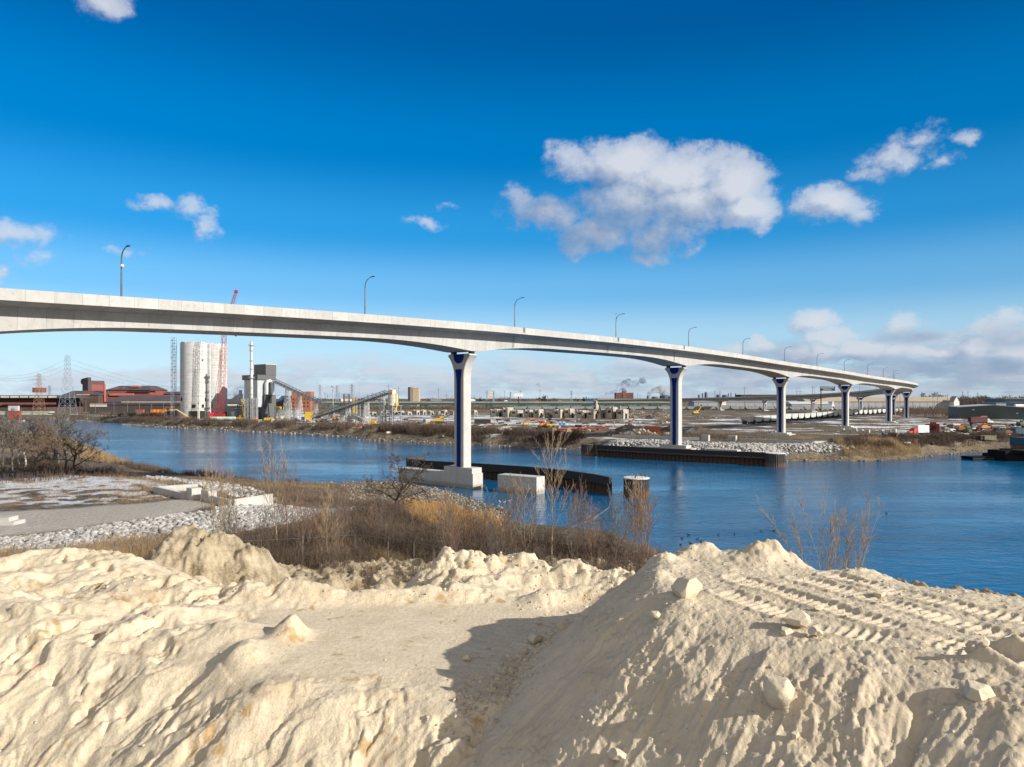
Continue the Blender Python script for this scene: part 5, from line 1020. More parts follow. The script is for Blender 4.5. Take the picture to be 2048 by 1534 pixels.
for k in range(14):      # small traffic on the viaduct
    px = rnd.choice([690, 720, 752, 905, 940, 1010, 1075, 1120, 1180, 1235, 1300, 848, 870, 1150]); px = [690, 722, 752, 905, 938, 1012, 1075, 1120, 1180, 1235, 1300, 848, 870, 1150][k]
    cm_ = [white_m, cr_, grey_m, cb, white_m][k % 5]; q = MB(); L_ = 4.5 if k % 4 else 12; q.box(-L_ / 2, L_ / 2, -.9, .9, .4, 1.2 if L_ < 6 else 3.8)
    if L_ < 6: q.box(-1.2, 1.4, -.8, .8, 1.2, 1.75)
    else: q.box(L_ / 2 + .2, L_ / 2 + 2.2, -.9, .9, .4, 3)
    for s in (-.33, .33):
        q2 = Matrix.Translation((s * L_, -.9, .4)) @ Matrix.Rotation(R(90), 4, 'X'); o_ = q.M; q.M = q2; q.lathe([(.1, -.1), (.4, -.1), (.4, .1), (.1, .1)], 8); q.M = o_
    tag(q.build('vehicle', cm_), 'tiny %s driving on the green viaduct' % ('car' if L_ < 6 else 'lorry'), 'car' if L_ < 6 else 'lorry', 'cars on the viaduct' if L_ < 6 else 'lorries on the viaduct').location = (vx(px), YV + 3, zpx(803, YV))
def slab_block(label, px0, px1, ytop, Y, m, name='tower_block', cat='building', depth_=20, win=None, split=None):
    X0, X1 = (px0 - CX) / FOC * Y, (px1 - CX) / FOC * Y; h = zpx(ytop, Y) - 4; r = thing(name, label, cat, (X0, Y, 4)); w = X1 - X0
    MB().box(0, w, 0, depth_, -1, h).build('wall', m, r); MB().box(-.2, w + .2, -.2, depth_ + .2, h, h + .8).build('roof', m, r); return r, w, h
tan_m = mat('tan tower concrete', (.40, .33, .25), .85, .1, .08, coord='pos'); brown_brick = mat('brown brick block', (.17, .085, .06), .9, .12, .1, coord='pos')
r, w, h = slab_block('tall tan office tower standing alone on the horizon', 821, 837.5, 776.5, 1250, tan_m); MB().box(-4.6, -.05, -.2, 19, -1, h + 2).build('dark_glass_wing', mat('dark tower glass', (.05, .055, .075), .3), r); MB().box(1, 6.5, 2, 18, h + .8, h + 3.4).build('penthouse', tan_m, r); MB().box(2.2, 3.4, -.25, 0, -1, h).build('dark_seam', mat('dark tower glass', (.05, .055, .075), .3), r)
r, w, h = slab_block('brown brick apartment block with raised centre behind the pale ramp', 1232, 1267, 786.3, 1300, brown_brick, 'apartment_block'); MB().box(w * .38, w * .58, -.8, 8, -1, h + 3.6).build('stair_tower', brown_brick, r)
for k in range(10):
    if k in (4, 5): continue
    MB().box(w * (.05 + .095 * k), w * (.05 + .095 * k) + 1.1, -.12, .02, 2, h - 1).build('window_column', mat('dark window band', (.06, .045, .045), .5), r)
sg = thing('billboard', 'blank white billboard on a post above the viaduct', 'billboard', (*atY(1037, 930)[:2], 4)); MB().tube([(0, 0, 0), (0, 0, zpx(793, 930) - 4)], .7, 8).build('post', dark_steel, sg); MB().box(-6.2, 6.2, -.4, .4, zpx(793.2, 930) - 4, zpx(787, 930) - 4).build('panel', white_m, sg)
sg = thing('road_sign', 'tall pole sign with two yellow and white boards', 'sign', (*atY(982, 925)[:2], 4)); MB().tube([(0, 0, 0), (0, 0, zpx(797, 925) - 4)], .5, 8).build('post', dark_steel, sg)
for a, b_ in ((789.5, 785.2), (795.5, 790.8)): MB().box(-2.4, 2.4, -.4, .4, zpx(a, 925) - 4, zpx(b_, 925) - 4).build('board', white_m, sg); MB().box(-1.9, 1.9, -.5, -.4, zpx(a, 925) - 3.4, zpx(b_, 925) - 4.6).build('yellow_board', yel, sg)
YB = 700.; sg = thing('billboard', 'dark billboard with white block lettering standing over the far bridge', 'billboard', (*atY(1655, YB)[:2], 4)); pb = YB / FOC
MB().tube([(-13 * pb, 0, 0), (-13 * pb, 0, zpx(781, YB) - 4)], .5, 8).build('post', dark_steel, sg); bz0, bz1 = zpx(781.5, YB) - 4, zpx(773, YB) - 4; MB().box(-15 * pb, 15 * pb, -.3, .3, bz0, bz1).build('panel', mat('black sign face', (.012, .014, .02), .5), sg); MB().box(-18 * pb, -15 * pb, -.1, .1, bz0 - .6, bz0 - .3).build('catwalk', dark_steel, sg)
q = MB(); rr_ = random.Random(4)                     # two lines of white letter strokes, too small in the photo to read
for row, (z0_, z1_, n_) in enumerate(((bz0 + 2.2, bz1 - .35, 17), (bz0 + 1.2, bz0 + 1.9, 13), (bz0 + .45, bz0 + 1.0, 13))):
    for k in range(n_):
        x = (-14 + 28 * k / n_) * pb if row == 0 else (-8.5 + 17 * k / n_) * pb; wd = .42 if row == 0 else .34
        q.box(x, x + .16, -.36, -.3, z0_, z1_)
        for f in rr_.sample((0., .42, .84), rr_.choice((1, 2, 2))): q.box(x + .16, x + wd, -.36, -.3, z0_ + (z1_ - z0_) * f, z0_ + (z1_ - z0_) * (f + .16))
q.build('lettering', mat('white lettering', (.62, .68, .76), .6), sg)
pale_w = mat('pale warehouse wall', (.30, .31, .33), .7, .1, .05, streak=.3, coord='pos'); tanroof = mat('tan warehouse roof', (.33, .27, .20), .8, .12, .05, coord='pos')
def wallpanels(r, w, n, h, m):
    for k in range(n): MB().box(w * (k + .5) / n - .15, w * (k + .5) / n + .15, -.1, .02, 0, h).build('wall_rib', m, r)
rib = mat('dark wall rib', (.14, .145, .16), .7)
r = hall('long grey warehouse behind the far train, with one bright open bay', 1388, 1612, 818, 803.5, 801.5, 930, 30, pale_w, pale_w, [('open_bay', mat('bright wall bay', (.75, .68, .55), .7), 1443, 1452, 802.8, 810.5)], name='warehouse', cat='warehouse'); wallpanels(r, 224 * 930 / FOC, 12, 8, rib)
r = hall('long tan roofed warehouse with pale gable end behind the bridge end', 1612, 1906, 818, 803.2, 793.5, 900, 26, pale_w, tanroof, [], name='warehouse', cat='warehouse'); wallpanels(r, 294 * 900 / FOC, 20, 9, rib)
w = 294 * 900 / FOC; ze, zr = zpx(803.2, 900) - 4, zpx(793.5, 900) - 4
q = MB(); q.prism([(0, -.5), (26, -.5), (26, ze), (13, zr), (0, ze)], w + .8, w + 1.1, 'x'); q.build('gable_end', white_m, r); r.children[-1].location = (0, 0, 0)
o = thing('gable_house', 'small white gable end of the shed right of the long tan roof', 'shed', (*atY(1908, 890)[:2], 4)); MB().prism([(0, -1), (6.8, -1), (6.8, ze), (3.4, zr + .2), (0, ze)], 0, 10, 'y').build('wall', white_m, o); MB().prism([(-.3, ze), (3.4, zr + .3), (7.1, ze), (7.1, ze + .4), (3.4, zr + .8), (-.3, ze + .4)], -.3, 10, 'y').build('roof', tanroof, o); MB().box(.9, 1.9, -.06, .02, 0, 2.4).build('door', void_m, o)
o = thing('gable_house', 'white bell shaped gable below the far bridge, left of the tan roof', 'shed', (*atY(1661.5, 880)[:2], 4)); MB().prism([(0, -1), (5.9, -1), (5.7, 2.6), (3.9, 7.6), (3.5, 10.3), (2.4, 10.3), (2.0, 7.6), (.2, 2.6)], 0, 10, 'y').build('wall', white_m, o)
r = hall('pale quonset shed with bright roof under the far bridge', 1584, 1662, 818, 808.5, 803, 880, 22, pale_w, mat('bright metal roof', (.5, .51, .52), .5), name='warehouse', cat='warehouse')
o = thing('gantry_crane', 'yellow gantry crane legs beside a far bridge pier', 'crane', (*atY(1622, 790)[:2], 4)); MB().box(0, .8, 0, .8, 0, 9.2).build('leg', mat('ochre crane', (.42, .25, .05), .6), o); MB().box(5.6, 6.3, 0, .8, 3, 9.2).build('leg', yel, o); MB().box(-.2, 13.2, -.1, .9, 9.21, 10.1).build('beam', yel, o)
r = shed('long black roofed building on the horizon behind the far bridge', 1482, 1630, 789.6, 800, 1150, 30, mat('black shed', (.035, .03, .032), .8), 'warehouse', 'warehouse')
# refinery skyline with smoke
for k, (px, yt, w_) in enumerate([(1296, 791, 5), (1310, 793, 14), (1330, 790, 22), (1345, 792, 30), (1398, 789, 4), (1405, 786, 3), (1412, 784, 6), (1414, 788, 3), (1430, 780, 1), (1437, 789, 9), (1440, 781, 1.2), (1450, 789.5, 12), (1457, 786, 2), (1462, 785, 2), (1471, 786, 2), (1500, 788, 2)]):
    Y = 2300; X, _, _ = atY(px, Y); h = zpx(yt, Y) - 4; ws = sp(w_, Y); r = thing('refinery_unit', ('tank' if w_ > 8 else 'stack' if w_ < 2 else 'process tower') + ' in the hazy blue refinery skyline', 'tank' if w_ > 8 else 'tower', (X, Y, 4), 0, 'refinery ' + ('tanks' if w_ > 8 else 'stacks' if w_ < 2 else 'towers'))
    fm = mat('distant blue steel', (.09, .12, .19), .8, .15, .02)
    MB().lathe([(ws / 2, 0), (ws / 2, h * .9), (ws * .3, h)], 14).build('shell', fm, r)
def plume(label, pts, dens, col):
    q = MB(); r_ = random.Random(len(pts))
    for (px, py, rr) in pts:
        rr *= 1.25; Y = 2600 + r_.uniform(-20, 20); X, _, _ = atY(px, Y); q.ball((X, Y, zpx(py, Y)), sp(rr, Y), 10, 7, (1.1, 1, .9))
    m = bpy.data.materials.new('smoke ' + label[:12]); m.use_nodes = True; t = NT(m.node_tree); m.node_tree.nodes.clear(); v = t.n('ShaderNodeVolumePrincipled'); v.inputs['Color'].default_value = (*col, 1); v.inputs['Anisotropy'].default_value = .1
    t.put(v.inputs['Density'], t.rng(t.noise(t.pos(), .03, 4, .6), .42, .62, 0, dens)); o = t.n('ShaderNodeOutputMaterial'); t.put(o.inputs['Volume'], v.outputs[0]); return tag(q.build('smoke', m), label, 'smoke', kind='stuff')
plume('blue grey smoke plume rising left of the brown tower block', [(1208 + 4.2 * k, 789 - .9 * k, 2.5 + .35 * k) for k in range(8)] + [(1243, 774, 8), (1252, 768, 8), (1256, 763, 6), (1262, 770, 8), (1272, 766, 7), (1284, 761, 6), (1288, 765, 5), (1246, 782, 6)], .075, (.32, .40, .55))
plume('white steam cloud over the refinery', [(1302, 787, 6), (1310, 782, 7), (1318, 779, 7), (1322, 775, 5), (1328, 784, 8), (1338, 788, 7), (1300, 791, 4)], .11, (.95, .95, .97))
plume('small white steam puff above the ruins', [(1074, 774, 3.5), (1077, 770, 4.5), (1072, 779, 2.5)], .12, (.95, .95, .97))
plume('grey smoke right of the silos', [(461, 788, 4), (468, 783, 6), (476, 780, 6), (484, 778, 6), (472, 788, 6)], .06, (.45, .50, .60))
# ------------------------------------------------------------------ ruins and rubble on the demolition site
ruin_m = mat('ruined concrete', (.36, .33, .28), .9, .25, .4, streak=.45, coord='pos', dirt=(.12, .10, .085), dirt_amt=.6)
def ruin(label, px, ybase, w, d_, h, group, seed=0):
    X, Y, _ = at(px, ybase, 4); rr = random.Random(seed); w *= rr.uniform(.75, 1.15); d_ *= rr.uniform(.8, 1.1); h *= rr.uniform(.72, 1.12); r = thing('concrete_ruin', label, 'ruin', (X + rr.uniform(-1, 1), Y + rr.uniform(-3, 3), 4), GRID + rr.uniform(-.14, .14), group); q = MB(); n = 6
    top = [h + rr.uniform(-1.6, .4) for _ in range(n + 1)]; P = [(-w, -.5)] + [(-w + w * k / n, top[k]) for k in range(n + 1)] + [(0, -.5)]; q.prism(P, 0, .7, 'y')
    q.prism([(0, -.5), (0, h + .1), (d_, h - rr.uniform(0, .8)), (d_, -.5)], -.7, 0, 'x'); q.prism([(0, -.5), (0, h * .9), (d_, h), (d_, -.5)], -w, -w + .7, 'x'); q.box(-w + .71, -.71, d_ - .7, d_, -.5, h * .95); q.box(-w + .02, -.02, .71, d_ - .02, h * .72, h * .8)
    q.build('wall', ruin_m, r); MB().box(-.02, .04, d_ * .35, d_ * .75, 0, h * .55).build('doorway', void_m, r); MB().box(-w * .7, -w * .3, -.04, .02, h * .5, h * .7).build('window_hole', void_m, r); return r
for k in range(13):
    if k == 5: continue
    ruin('roofless concrete cell in the front ruined row, pale lit side with dark doorway', 995 + 21.0 * k, 834.5 + .3 * k, 6.4, 6.6, 7.0 + (k % 3) * .35, 'cells of the front ruined row', k)
for k in range(15): ruin('small broken concrete cell in the low ruined row right of the cream silo', 744 + 14.6 * k, 830, 3.8, 4.4, 3.6 + (k % 4) * .45, 'cells of the low ruined row', 40 + k)
X, Y, _ = at(1198, 832, 4); r = thing('ruined_tower', 'gutted pale concrete tower rising above the front ruined row', 'ruin', (X, Y + 20, 4), GRID); q = MB(); q.prism([(-3, 0), (-3, 12.5), (-1.6, 13.3), (-1, 12.0), (0, 12.6), (0, 0)], 0, .6, 'y'); q.prism([(0, 0), (0, 12.6), (2, 12), (2.6, 9), (4, 8.5), (4, 0)], -.6, 0, 'x'); q.build('wall', ruin_m, r)
MB().box(-2.4, -1.3, -.05, .02, 8.6, 10.6).build('window_hole', void_m, r); MB().box(-2.4, -1.3, -.05, .02, 4.6, 6.8).build('window_hole', void_m, r); MB().box(2, 14, 2, 9, 3, 6.4).build('floor_slab', mat('sooty slab', (.06, .055, .05), .9), r); MB().box(13, 17, 0, .6, 0, 8).build('wall_fin', ruin_m, r); MB().box(18.5, 22, 3, 3.6, 0, 8.4).build('wall_fin', ruin_m, r)
rub_m = tone_mat('demolition rubble', (.11, .095, .08), (.46, .42, .36), sc=1.5); earth_m = mat('dark spoil earth', (.07, .052, .038), .95, .3, .5, coord='pos', dirt=(.5, .5, .52), dirt_amt=.25, bump=.2); tan_s = mat('tan spoil', (.30, .22, .14), .95, .2, .6, coord='pos', bump=.1)
def heap_mesh(name, label, px, ybase, wpx, h, m, seed, cat, rocks=0, elong=.6):
    X, Y, _ = at(px, ybase, 4); w = sp(wpx, Y) / 2; Y += w * elong * .6; n = 40; g_ = np.linspace(-1, 1, n); A, B = np.meshgrid(g_, g_); rr = np.hypot(A, B)
    Zh = np.clip(1 - rr, 0, 1) ** .85 * h * (1 + .5 * fbm(A * 2.2 + seed, B * 2.2, 4, seed)) + fbm(A * 6, B * 6, 3, seed + 1) * h * .10 * (rr < 1) - .3 * (rr > .97) - .1
    i = np.arange(n - 1)[:, None] * n + np.arange(n - 1)[None]; Fc = np.stack([i, i + 1, i + n + 1, i + n], -1).reshape(-1, 4)
    r = thing(name, label, cat, (X, Y, gz(X, Y))); mesh_np('mound', np.stack([A.ravel() * w, B.ravel() * w * elong, Zh.ravel()], 1), Fc, m, r, smooth=True)
    if rocks:
        rg = np.random.default_rng(seed); a = rg.uniform(0, 6.28, rocks); q_ = rg.random(rocks) ** .6; x = np.cos(a) * q_; y = np.sin(a) * q_; jj = np.clip(((x + 1) / 2 * (n - 1)).astype(int), 0, n - 1); ii = np.clip(((y + 1) / 2 * (n - 1)).astype(int), 0, n - 1)
        o = scatter('rubble', T1, np.c_[x * w, y * w * elong, Zh[ii, jj]], rg.uniform(.25, .9, rocks) * (h / 3) ** .5, seed, rub_m, None); o.parent = r
    return r
heap_mesh('rubble_heap', 'heap of pale rubble spilling out of the gap in the ruined row', 1094, 836, 30, 4.6, rub_m, 301, 'rubble', 120)
for k, (px, yb, w, h, lab) in enumerate([(992, 832, 22, 3.2, 'rubble heap at the left end of the front ruined row'), (1270, 828, 60, 4.2, 'long rubble heap right of the ruined tower'), (1318, 836, 54, 4.0, 'rubble heap with a dark slab left of the second pier'), (1228, 822, 50, 2.6, 'low rubble bank behind the front ruined row'), (1330, 824, 50, 3.8, 'rubble heap in the distance left of the second pier'), (1020, 824, 60, 2.4, 'low rubble bank behind the left cells'), (880, 834, 40, 3.0, 'brown rubble heap left of the nearest pier'), (1262, 836, 26, 2.6, 'orange tinted rubble below the brown slab'), (1420, 838, 60, 2.0, 'low rubble spread right of the second pier'), (1155, 817.5, 70, 2.4, 'far rubble bank below the viaduct')]): heap_mesh('rubble_heap', lab, px, yb, w, h, rub_m, 310 + k, 'rubble', 90)
heap_mesh('earth_mound', 'broad dark earth mound with snow streaks above the far riprap', 1262, 871, 110, 4.2, earth_m, 340, 'mound', 60); heap_mesh('earth_mound', 'dark brushy earth mound behind the second pier', 1402, 868, 90, 3.4, earth_m, 341, 'mound'); heap_mesh('earth_mound', 'left of two small tan spoil piles by the orange digger', 1108, 862.5, 24, 1.9, tan_s, 342, 'mound'); heap_mesh('earth_mound', 'right of two small tan spoil piles, beside the red beams', 1137, 867, 22, 2.2, tan_s, 343, 'mound'); heap_mesh('earth_mound', 'brown spoil mound at the far side beyond the site', 1345, 861, 50, 2.6, earth_m, 344, 'mound')
P_ = np.c_[np.random.default_rng(5).uniform(-14, 82, 900), np.random.default_rng(6).normal(541, 7, 900)]; scatter('rubble', T1, np.c_[P_, ground_z(P_[:, 0], P_[:, 1]) + .1], np.random.default_rng(7).uniform(.25, 1.0, 900), 9, rub_m, 'broken concrete strewn along the front ruined row')
for k in range(6): 
    o = thing('steel_beam', 'red steel beam in the stack right of the tan piles', 'steel beam', onland(*at(1132 + 13 * k, 861 - .5 * k)[:2]), rnd.uniform(-.15, .15), 'red steel beams'); q = MB(); q.box(-5, 5, -.3, .3, 0, .12).box(-5, 5, -.06, .06, .12, .72).box(-5, 5, -.3, .3, .72, .84); q.build('flanges', cr_ if k % 2 else mat('red beam', (.40, .05, .04), .6), o)
container('rust orange container half behind the dark earth mound', 1305, 866, 6.1, 2.9, mat('rust orange container', (.42, .12, .06), .7, .12, .5, streak=.3), .05)
container('black open container right of the nearest pier', 965, 848, 9, 2.4, mat('black container', (.02, .02, .022), .7), .03)
for k, px in enumerate((1120.5, 1127.5)):
    X, Y, _ = at(px, 853.5); r = thing('portable_toilet', ('left' if k == 0 else 'right') + ' one of two bright blue portable toilets', 'portable toilet', onland(X, Y), .1); MB().box(-.6, .6, -.6, .6, 0, 2.0).build('cabin', mat('toilet blue', (.02, .24, .50), .5), r); MB().prism([(-.65, 2.0), (.65, 2.0), (.5, 2.25), (0, 2.35), (-.5, 2.25)], -.65, .65, 'y').build('roof', white_m, r); MB().box(-.42, .42, -.63, -.6, .1, 1.9).build('door', mat('toilet door', (.02, .18, .42), .5), r)
X, Y, _ = at(849, 846.5); r = thing('portable_toilet', 'lone blue cabin with white roof left of the yellow digger', 'portable toilet', onland(X, Y), -.2); MB().box(-.7, .7, -.6, .6, 0, 2.2).build('cabin', mat('toilet blue deep', (.03, .14, .36), .5), r); MB().box(-.75, .75, -.65, .65, 2.2, 2.4).build('roof', white_m, r)
for k, px in enumerate((687, 697, 713, 726.5)): 
    X, Y, _ = at(px, 850.5); r = thing('traffic_drum', 'orange red traffic drum in the row along the far bank', 'traffic drum', onland(X, Y), 0, 'traffic drums along the left bank track'); MB().lathe([(.42, 0), (.4, .1), (.32, .12), (.26, 1.3), (.1, 1.35)], 14).build('drum', mat('drum orange', (.75, .09, .05), .5), r, smooth=40)
for k, px in enumerate((984, 1013)):
    X, Y, _ = at(px, 862.5); r = thing('traffic_drum', ('left' if k == 0 else 'right') + ' of two orange red traffic drums right of the nearest pier', 'traffic drum', onland(X, Y)); MB().lathe([(.42, 0), (.4, .1), (.32, .12), (.26, 1.3), (.1, 1.35)], 14).build('drum', mat('drum orange', (.75, .09, .05), .5), r, smooth=40)
# excavators
def excavator(label, px, yb, rz, body, boomc, boom, sc=1.):
    X, Y, _ = at(px, yb); r = thing('excavator', label, 'excavator', onland(X, Y), rz); r.scale = (sc,) * 3
    for s in (-1, 1): MB().prism([(-2.2, .35), (-1.9, 0), (1.9, 0), (2.2, .35), (2.2, .7), (1.9, 1.0), (-1.9, 1.0), (-2.2, .7)], s * 1.2 - .32, s * 1.2 + .32, 'y').build('track', dark_steel, r)
    MB().prism([(-2.3, 1.1), (1.5, 1.1), (1.5, 1.9), (.2, 2.0), (-1.2, 2.4), (-2.3, 2.3)], -1.35, 1.35, 'y').build('body', body, r); c_ = MB().prism([(.1, 1.95), (1.55, 1.92), (1.4, 3.1), (.25, 3.2)], .3, 1.3, 'y').build('cab', body, r); MB().prism([(.35, 2.2), (1.4, 2.1), (1.3, 2.95), (.4, 3.0)], 1.29, 1.34, 'y').build('window', mat('dark glass', (.02, .025, .03), .15), c_)
    for a, b_, w in zip(boom[:-1], boom[1:], (.55, .42, .3, .3)): MB().bar((a[0], -.1, a[1]), (b_[0], -.1, b_[1]), .38, w).build('boom', boomc, r)
    e = boom[-1]; MB().prism([(e[0] - .2, e[1] + .2), (e[0] + .5, e[1] + .1), (e[0] + .3, e[1] - .7), (e[0] - .5, e[1] - .5)], -.7, .5, 'y').build('bucket', dark_steel, r); return r
gm = mat('grey boom', (.10, .105, .11), .6); excavator('yellow long reach digger with dark folded boom left of the nearest pier', 879, 846.5, .05, yel, gm, [(.6, 2), (3.4, 3.2), (7.6, 6.6), (10, 5.4), (10.6, 1.4)], 1.25)
excavator('orange digger with rust boom reaching left over grey blocks', 1086, 855.5, math.pi + .1, om, mat('rust boom', (.33, .085, .03), .6), [(.6, 2), (3.6, 4.3), (7.2, 4.4), (9, 1.2)], 1.1)
excavator('bright yellow digger with raised boom beyond the second pier', 1392, 829.5, .15, yel, yel, [(.6, 1.9), (2.2, 3.4), (4.2, 6.3), (3.9, 6.8)], 1.25)
X, Y, _ = at(1102, 856); r = thing('wheel_loader', 'yellow wheel loader just right of the orange digger', 'loader', onland(X, Y), .1); MB().box(-2.2, 1.6, -.9, .9, .9, 2.0).build('body', yel, r); MB().box(-.6, .6, -.7, .7, 2.0, 3.1).build('cab', mat('dark glass', (.02, .025, .03), .15), r); MB().prism([(1.6, .6), (2.8, .2), (2.9, 1.2), (2.0, 1.3)], -1.1, 1.1, 'y').build('bucket', yel, r)
for sx in (-1.3, 1.1):
    for sy in (-1, 1): q = MB(); q.M = Matrix.Translation((sx, sy * .95, .7)) @ Matrix.Rotation(R(90), 4, 'X'); q.lathe([(.25, -.25), (.7, -.25), (.7, .25), (.25, .25)], 16).build('wheel', dark_steel, r)
X, Y, _ = at(739, 851.5); r = thing('machine_part', 'bright yellow machine part with tapering arm lying near the far bank', 'machine part', onland(X, Y), -.15); MB().prism([(0, .2), (.8, 0), (3.2, .1), (3.6, 1.4), (3.0, 2.4), (1.2, 2.6), (.2, 1.8)], -1, 1, 'y').build('housing', yel, r); MB().prism([(3.55, .2), (9.2, .0), (9.4, .4), (3.55, 1.5)], -.5, .5, 'y').build('arm', yel, r)
for px, yb, lab, L_ in [(864, 858, 'yellow machine part with bent arm left of the nearest pier', 3.0), (856, 848.5, 'flat yellow machine part beside the lone blue cabin', 4.), (1052, 849.5, 'flat yellow frame behind the grey blocks', 3.5)]:
    X, Y, _ = at(px, yb); r = thing('machine_part', lab, 'machine part', onland(X, Y), .2); MB().prism([(-L_, .1), (L_, 0), (L_ * .9, .5), (.3, .7), (-.3, 1.3), (-L_ * .5, .9)], -.8, .8, 'y').build('housing', yel, r)
for k in range(4): o = container('grey block in the row below the rust boom', 1045 + 5.2 * k, 857.5, 1.7, 1.3, mat('grey block', (.20, .22, .26), .8), 0, 1.2, name='concrete_block', cat='concrete block', group='grey blocks below the rust boom')
# clutter
r_ = np.random.default_rng(77)
def clutter(name, label, m, n, box, smin, smax, flat):
    q = MB()
    for _ in range(n):
        px = r_.uniform(box[0], box[1]); py = r_.uniform(box[2], box[3]); X, Y, _ = at(px, py); s = smin + (smax - smin) * r_.random() ** 2; z = gz(X, Y)
        if z < 2.5: continue
        q.M = Matrix.Translation((X, Y, z)) @ Matrix.Rotation(r_.uniform(0, 3.1), 4, 'Z') @ Matrix.Rotation(r_.normal() * .25, 4, 'X'); q.box(-s * r_.uniform(.6, 2.2), s * r_.uniform(.6, 2.2), -s * .5, s * .5, -.1, s * flat * r_.uniform(.5, 1.5))
    q.M = Matrix(); return tag(q.build(name, m), label, None, None, 'stuff')
clutter('debris', 'dark scrap and timbers strewn over the demolition site', mat('dark scrap', (.035, .032, .03), .8), 260, (640, 1340, 836, 872), .3, 1.6, .5); clutter('debris', 'pale broken concrete pieces strewn over the demolition site', ruin_m, 260, (640, 1340, 826, 872), .3, 1.3, .7); clutter('debris', 'rusty scrap strewn over the demolition site', rust_m, 120, (700, 1340, 838, 870), .3, 1.2, .6); clutter('debris', 'snow dusted scrap in the yard above the barge', mat('dull white scrap', (.5, .5, .5), .8), 90, (1800, 2060, 850, 890), .3, 1.1, .6); clutter('debris', 'dark scrap in the yard above the barge', mat('dark scrap', (.035, .032, .03), .8), 200, (1860, 2080, 850, 895), .3, 1.3, .8); clutter('debris', 'rusty scrap in the yard above the barge', rust_m, 120, (1900, 2080, 852, 893), .3, 1.1, .8); clutter('debris', 'mixed clutter around the cement works', mat('site clutter', (.30, .27, .24), .8, .4, .2, coord='pos'), 160, (470, 760, 834, 846), .4, 1.6, .8)
# ------------------------------------------------------------------ trains
hop_m = mat('pale hopper grey', (.44, .46, .45), .6, .12, .4, streak=.3, coord='pos'); hop_r = mat('rust streaked hopper', (.46, .42, .37), .7, .12, .4, streak=.3, dirt=(.36, .13, .04), dirt_amt=.8); tr_m = mat('bogie black', (.025, .023, .022), .8)
def hopper(label, m, L_=12.2, group=None):
    r = thing('hopper_wagon', label, 'railway wagon', group=group); hl = L_ / 2
    MB().prism([(-hl + 2.6, 1.1), (hl - 2.6, 1.1), (hl - .5, 2.3), (hl - .1, 4.2), (-hl + .1, 4.2), (-hl + .5, 2.3)], -1.45, 1.45, 'y').build('body', m, r); q = MB()
    for sx in (-1, 1): q.bar((sx * (hl - .1), 0, 1.1), (sx * (hl - 1.6), 0, 2.6), .2).box(sx * (hl - .1) - .1, sx * (hl - .1) + .1, -1.3, 1.3, .9, 1.3).bar((sx * (hl - .2), -1.2, 1.2), (sx * (hl - .2), -1.2, 4.1), .12)
    q.box(-hl, hl, -.4, .4, .95, 1.15); q.build('underframe', tr_m, r)
    for sx in (-1, 1):
        q = MB().box(sx * (hl - 2.0) - 1.2, sx * (hl - 2.0) + 1.2, -1.0, 1.0, .45, .95)
        for d_ in (-.8, .8): 
            o_ = q.M; q.M = Matrix.Translation((sx * (hl - 2.0) + d_, 0, .45)) @ Matrix.Rotation(R(90), 4, 'X'); q.lathe([(.45, -.85), (.45, .85)], 12); q.M = o_
        q.build('bogie', tr_m, r)
    for k in range(3): MB().prism([(-1.1, 1.1), (1.1, 1.1), (.4, .5), (-.4, .5)], -1.1, 1.1, 'y').build('discharge_chute', m, r); r.children[-1].location = ((k - 1) * 2.3, 0, 0)
    return r
hw0 = hopper('pale grey hopper wagon in the line curving behind the piers', hop_m, group='hopper wagons in the near train'); hw1 = hopper('rust streaked pale wagon leading the near train', hop_r)
A = Vector((127, 383)); B = Vector((380, 690)); d = (B - A); n_ = 28; first = True
for k in range(n_):
    p = A + d * (k / n_) + Vector((.76, -.65)) * (-6 * math.sin(math.pi * k / n_)); rz = math.atan2(d.y, d.x)
    if k == 0: hw1.location = onland(p.x, p.y, .3); hw1.rotation_euler = (0, 0, rz)
    elif k == 1: hw0.location = onland(p.x, p.y, .3); hw0.rotation_euler = (0, 0, rz)
    else: dup(hw0, onland(p.x, p.y, .3), rz)
hw2 = hopper('long grey covered wagon in the far train below the viaduct', mat('dull blue grey wagon', (.22, .245, .27), .6, .12, .2, streak=.2, coord='pos'), 16.6, 'covered wagons in the far train')
for k in range(24):
    X = 10 + 17.4 * k; (hw2 if k == 0 else dup(hw2, (0, 0, 0), 0)).location = (X, 862 - .03 * X, 4.2)
wr = [o for o in bpy.data.objects if o.name.startswith('hopper_wagon') and o.get('group') == 'covered wagons in the far train'][19]; wr['label'] = 'rust topped wagon in the far train behind the fourth pier'; wr['group'] = 'rusty wagon'
MB().box(-7.5, 7.5, -1.5, 1.5, 4.21, 4.5).build('rusty_cover', rust_m, wr)
# ------------------------------------------------------------------ right bank: warehouses, vehicles, scrap yard
X, Y = (1918 - CX) / FOC * 490, 490; r = thing('warehouse', 'broad low dark green metal warehouse on the right bank', 'warehouse', (X, Y, 4), -.41); gw = mat('dark green grey cladding', (.045, .065, .07), .6, .06, .2, streak=.06); ze, zr = zpx(814.5, 490) - 4, zpx(810, 480) - 4.2
MB().prism([(0, -1), (44, -1), (44, ze - .6), (20, zr), (0, ze)], 0, 46, 'y').build('wall', gw, r); MB().prism([(-.3, ze + .01), (20, zr + .01), (44.3, ze - .6), (44.3, ze - .3), (20, zr + .35), (-.3, ze + .35)], -.3, 46.3, 'y').build('roof', mat('pale roof sheet', (.38, .38, .38), .6), r)
for x, z in ((8, 6.2), (33, 4.0)): MB().box(x, x + .9, -.25, 0.02, z, z + .4).build('wall_light', white_m, r)
q = MB()
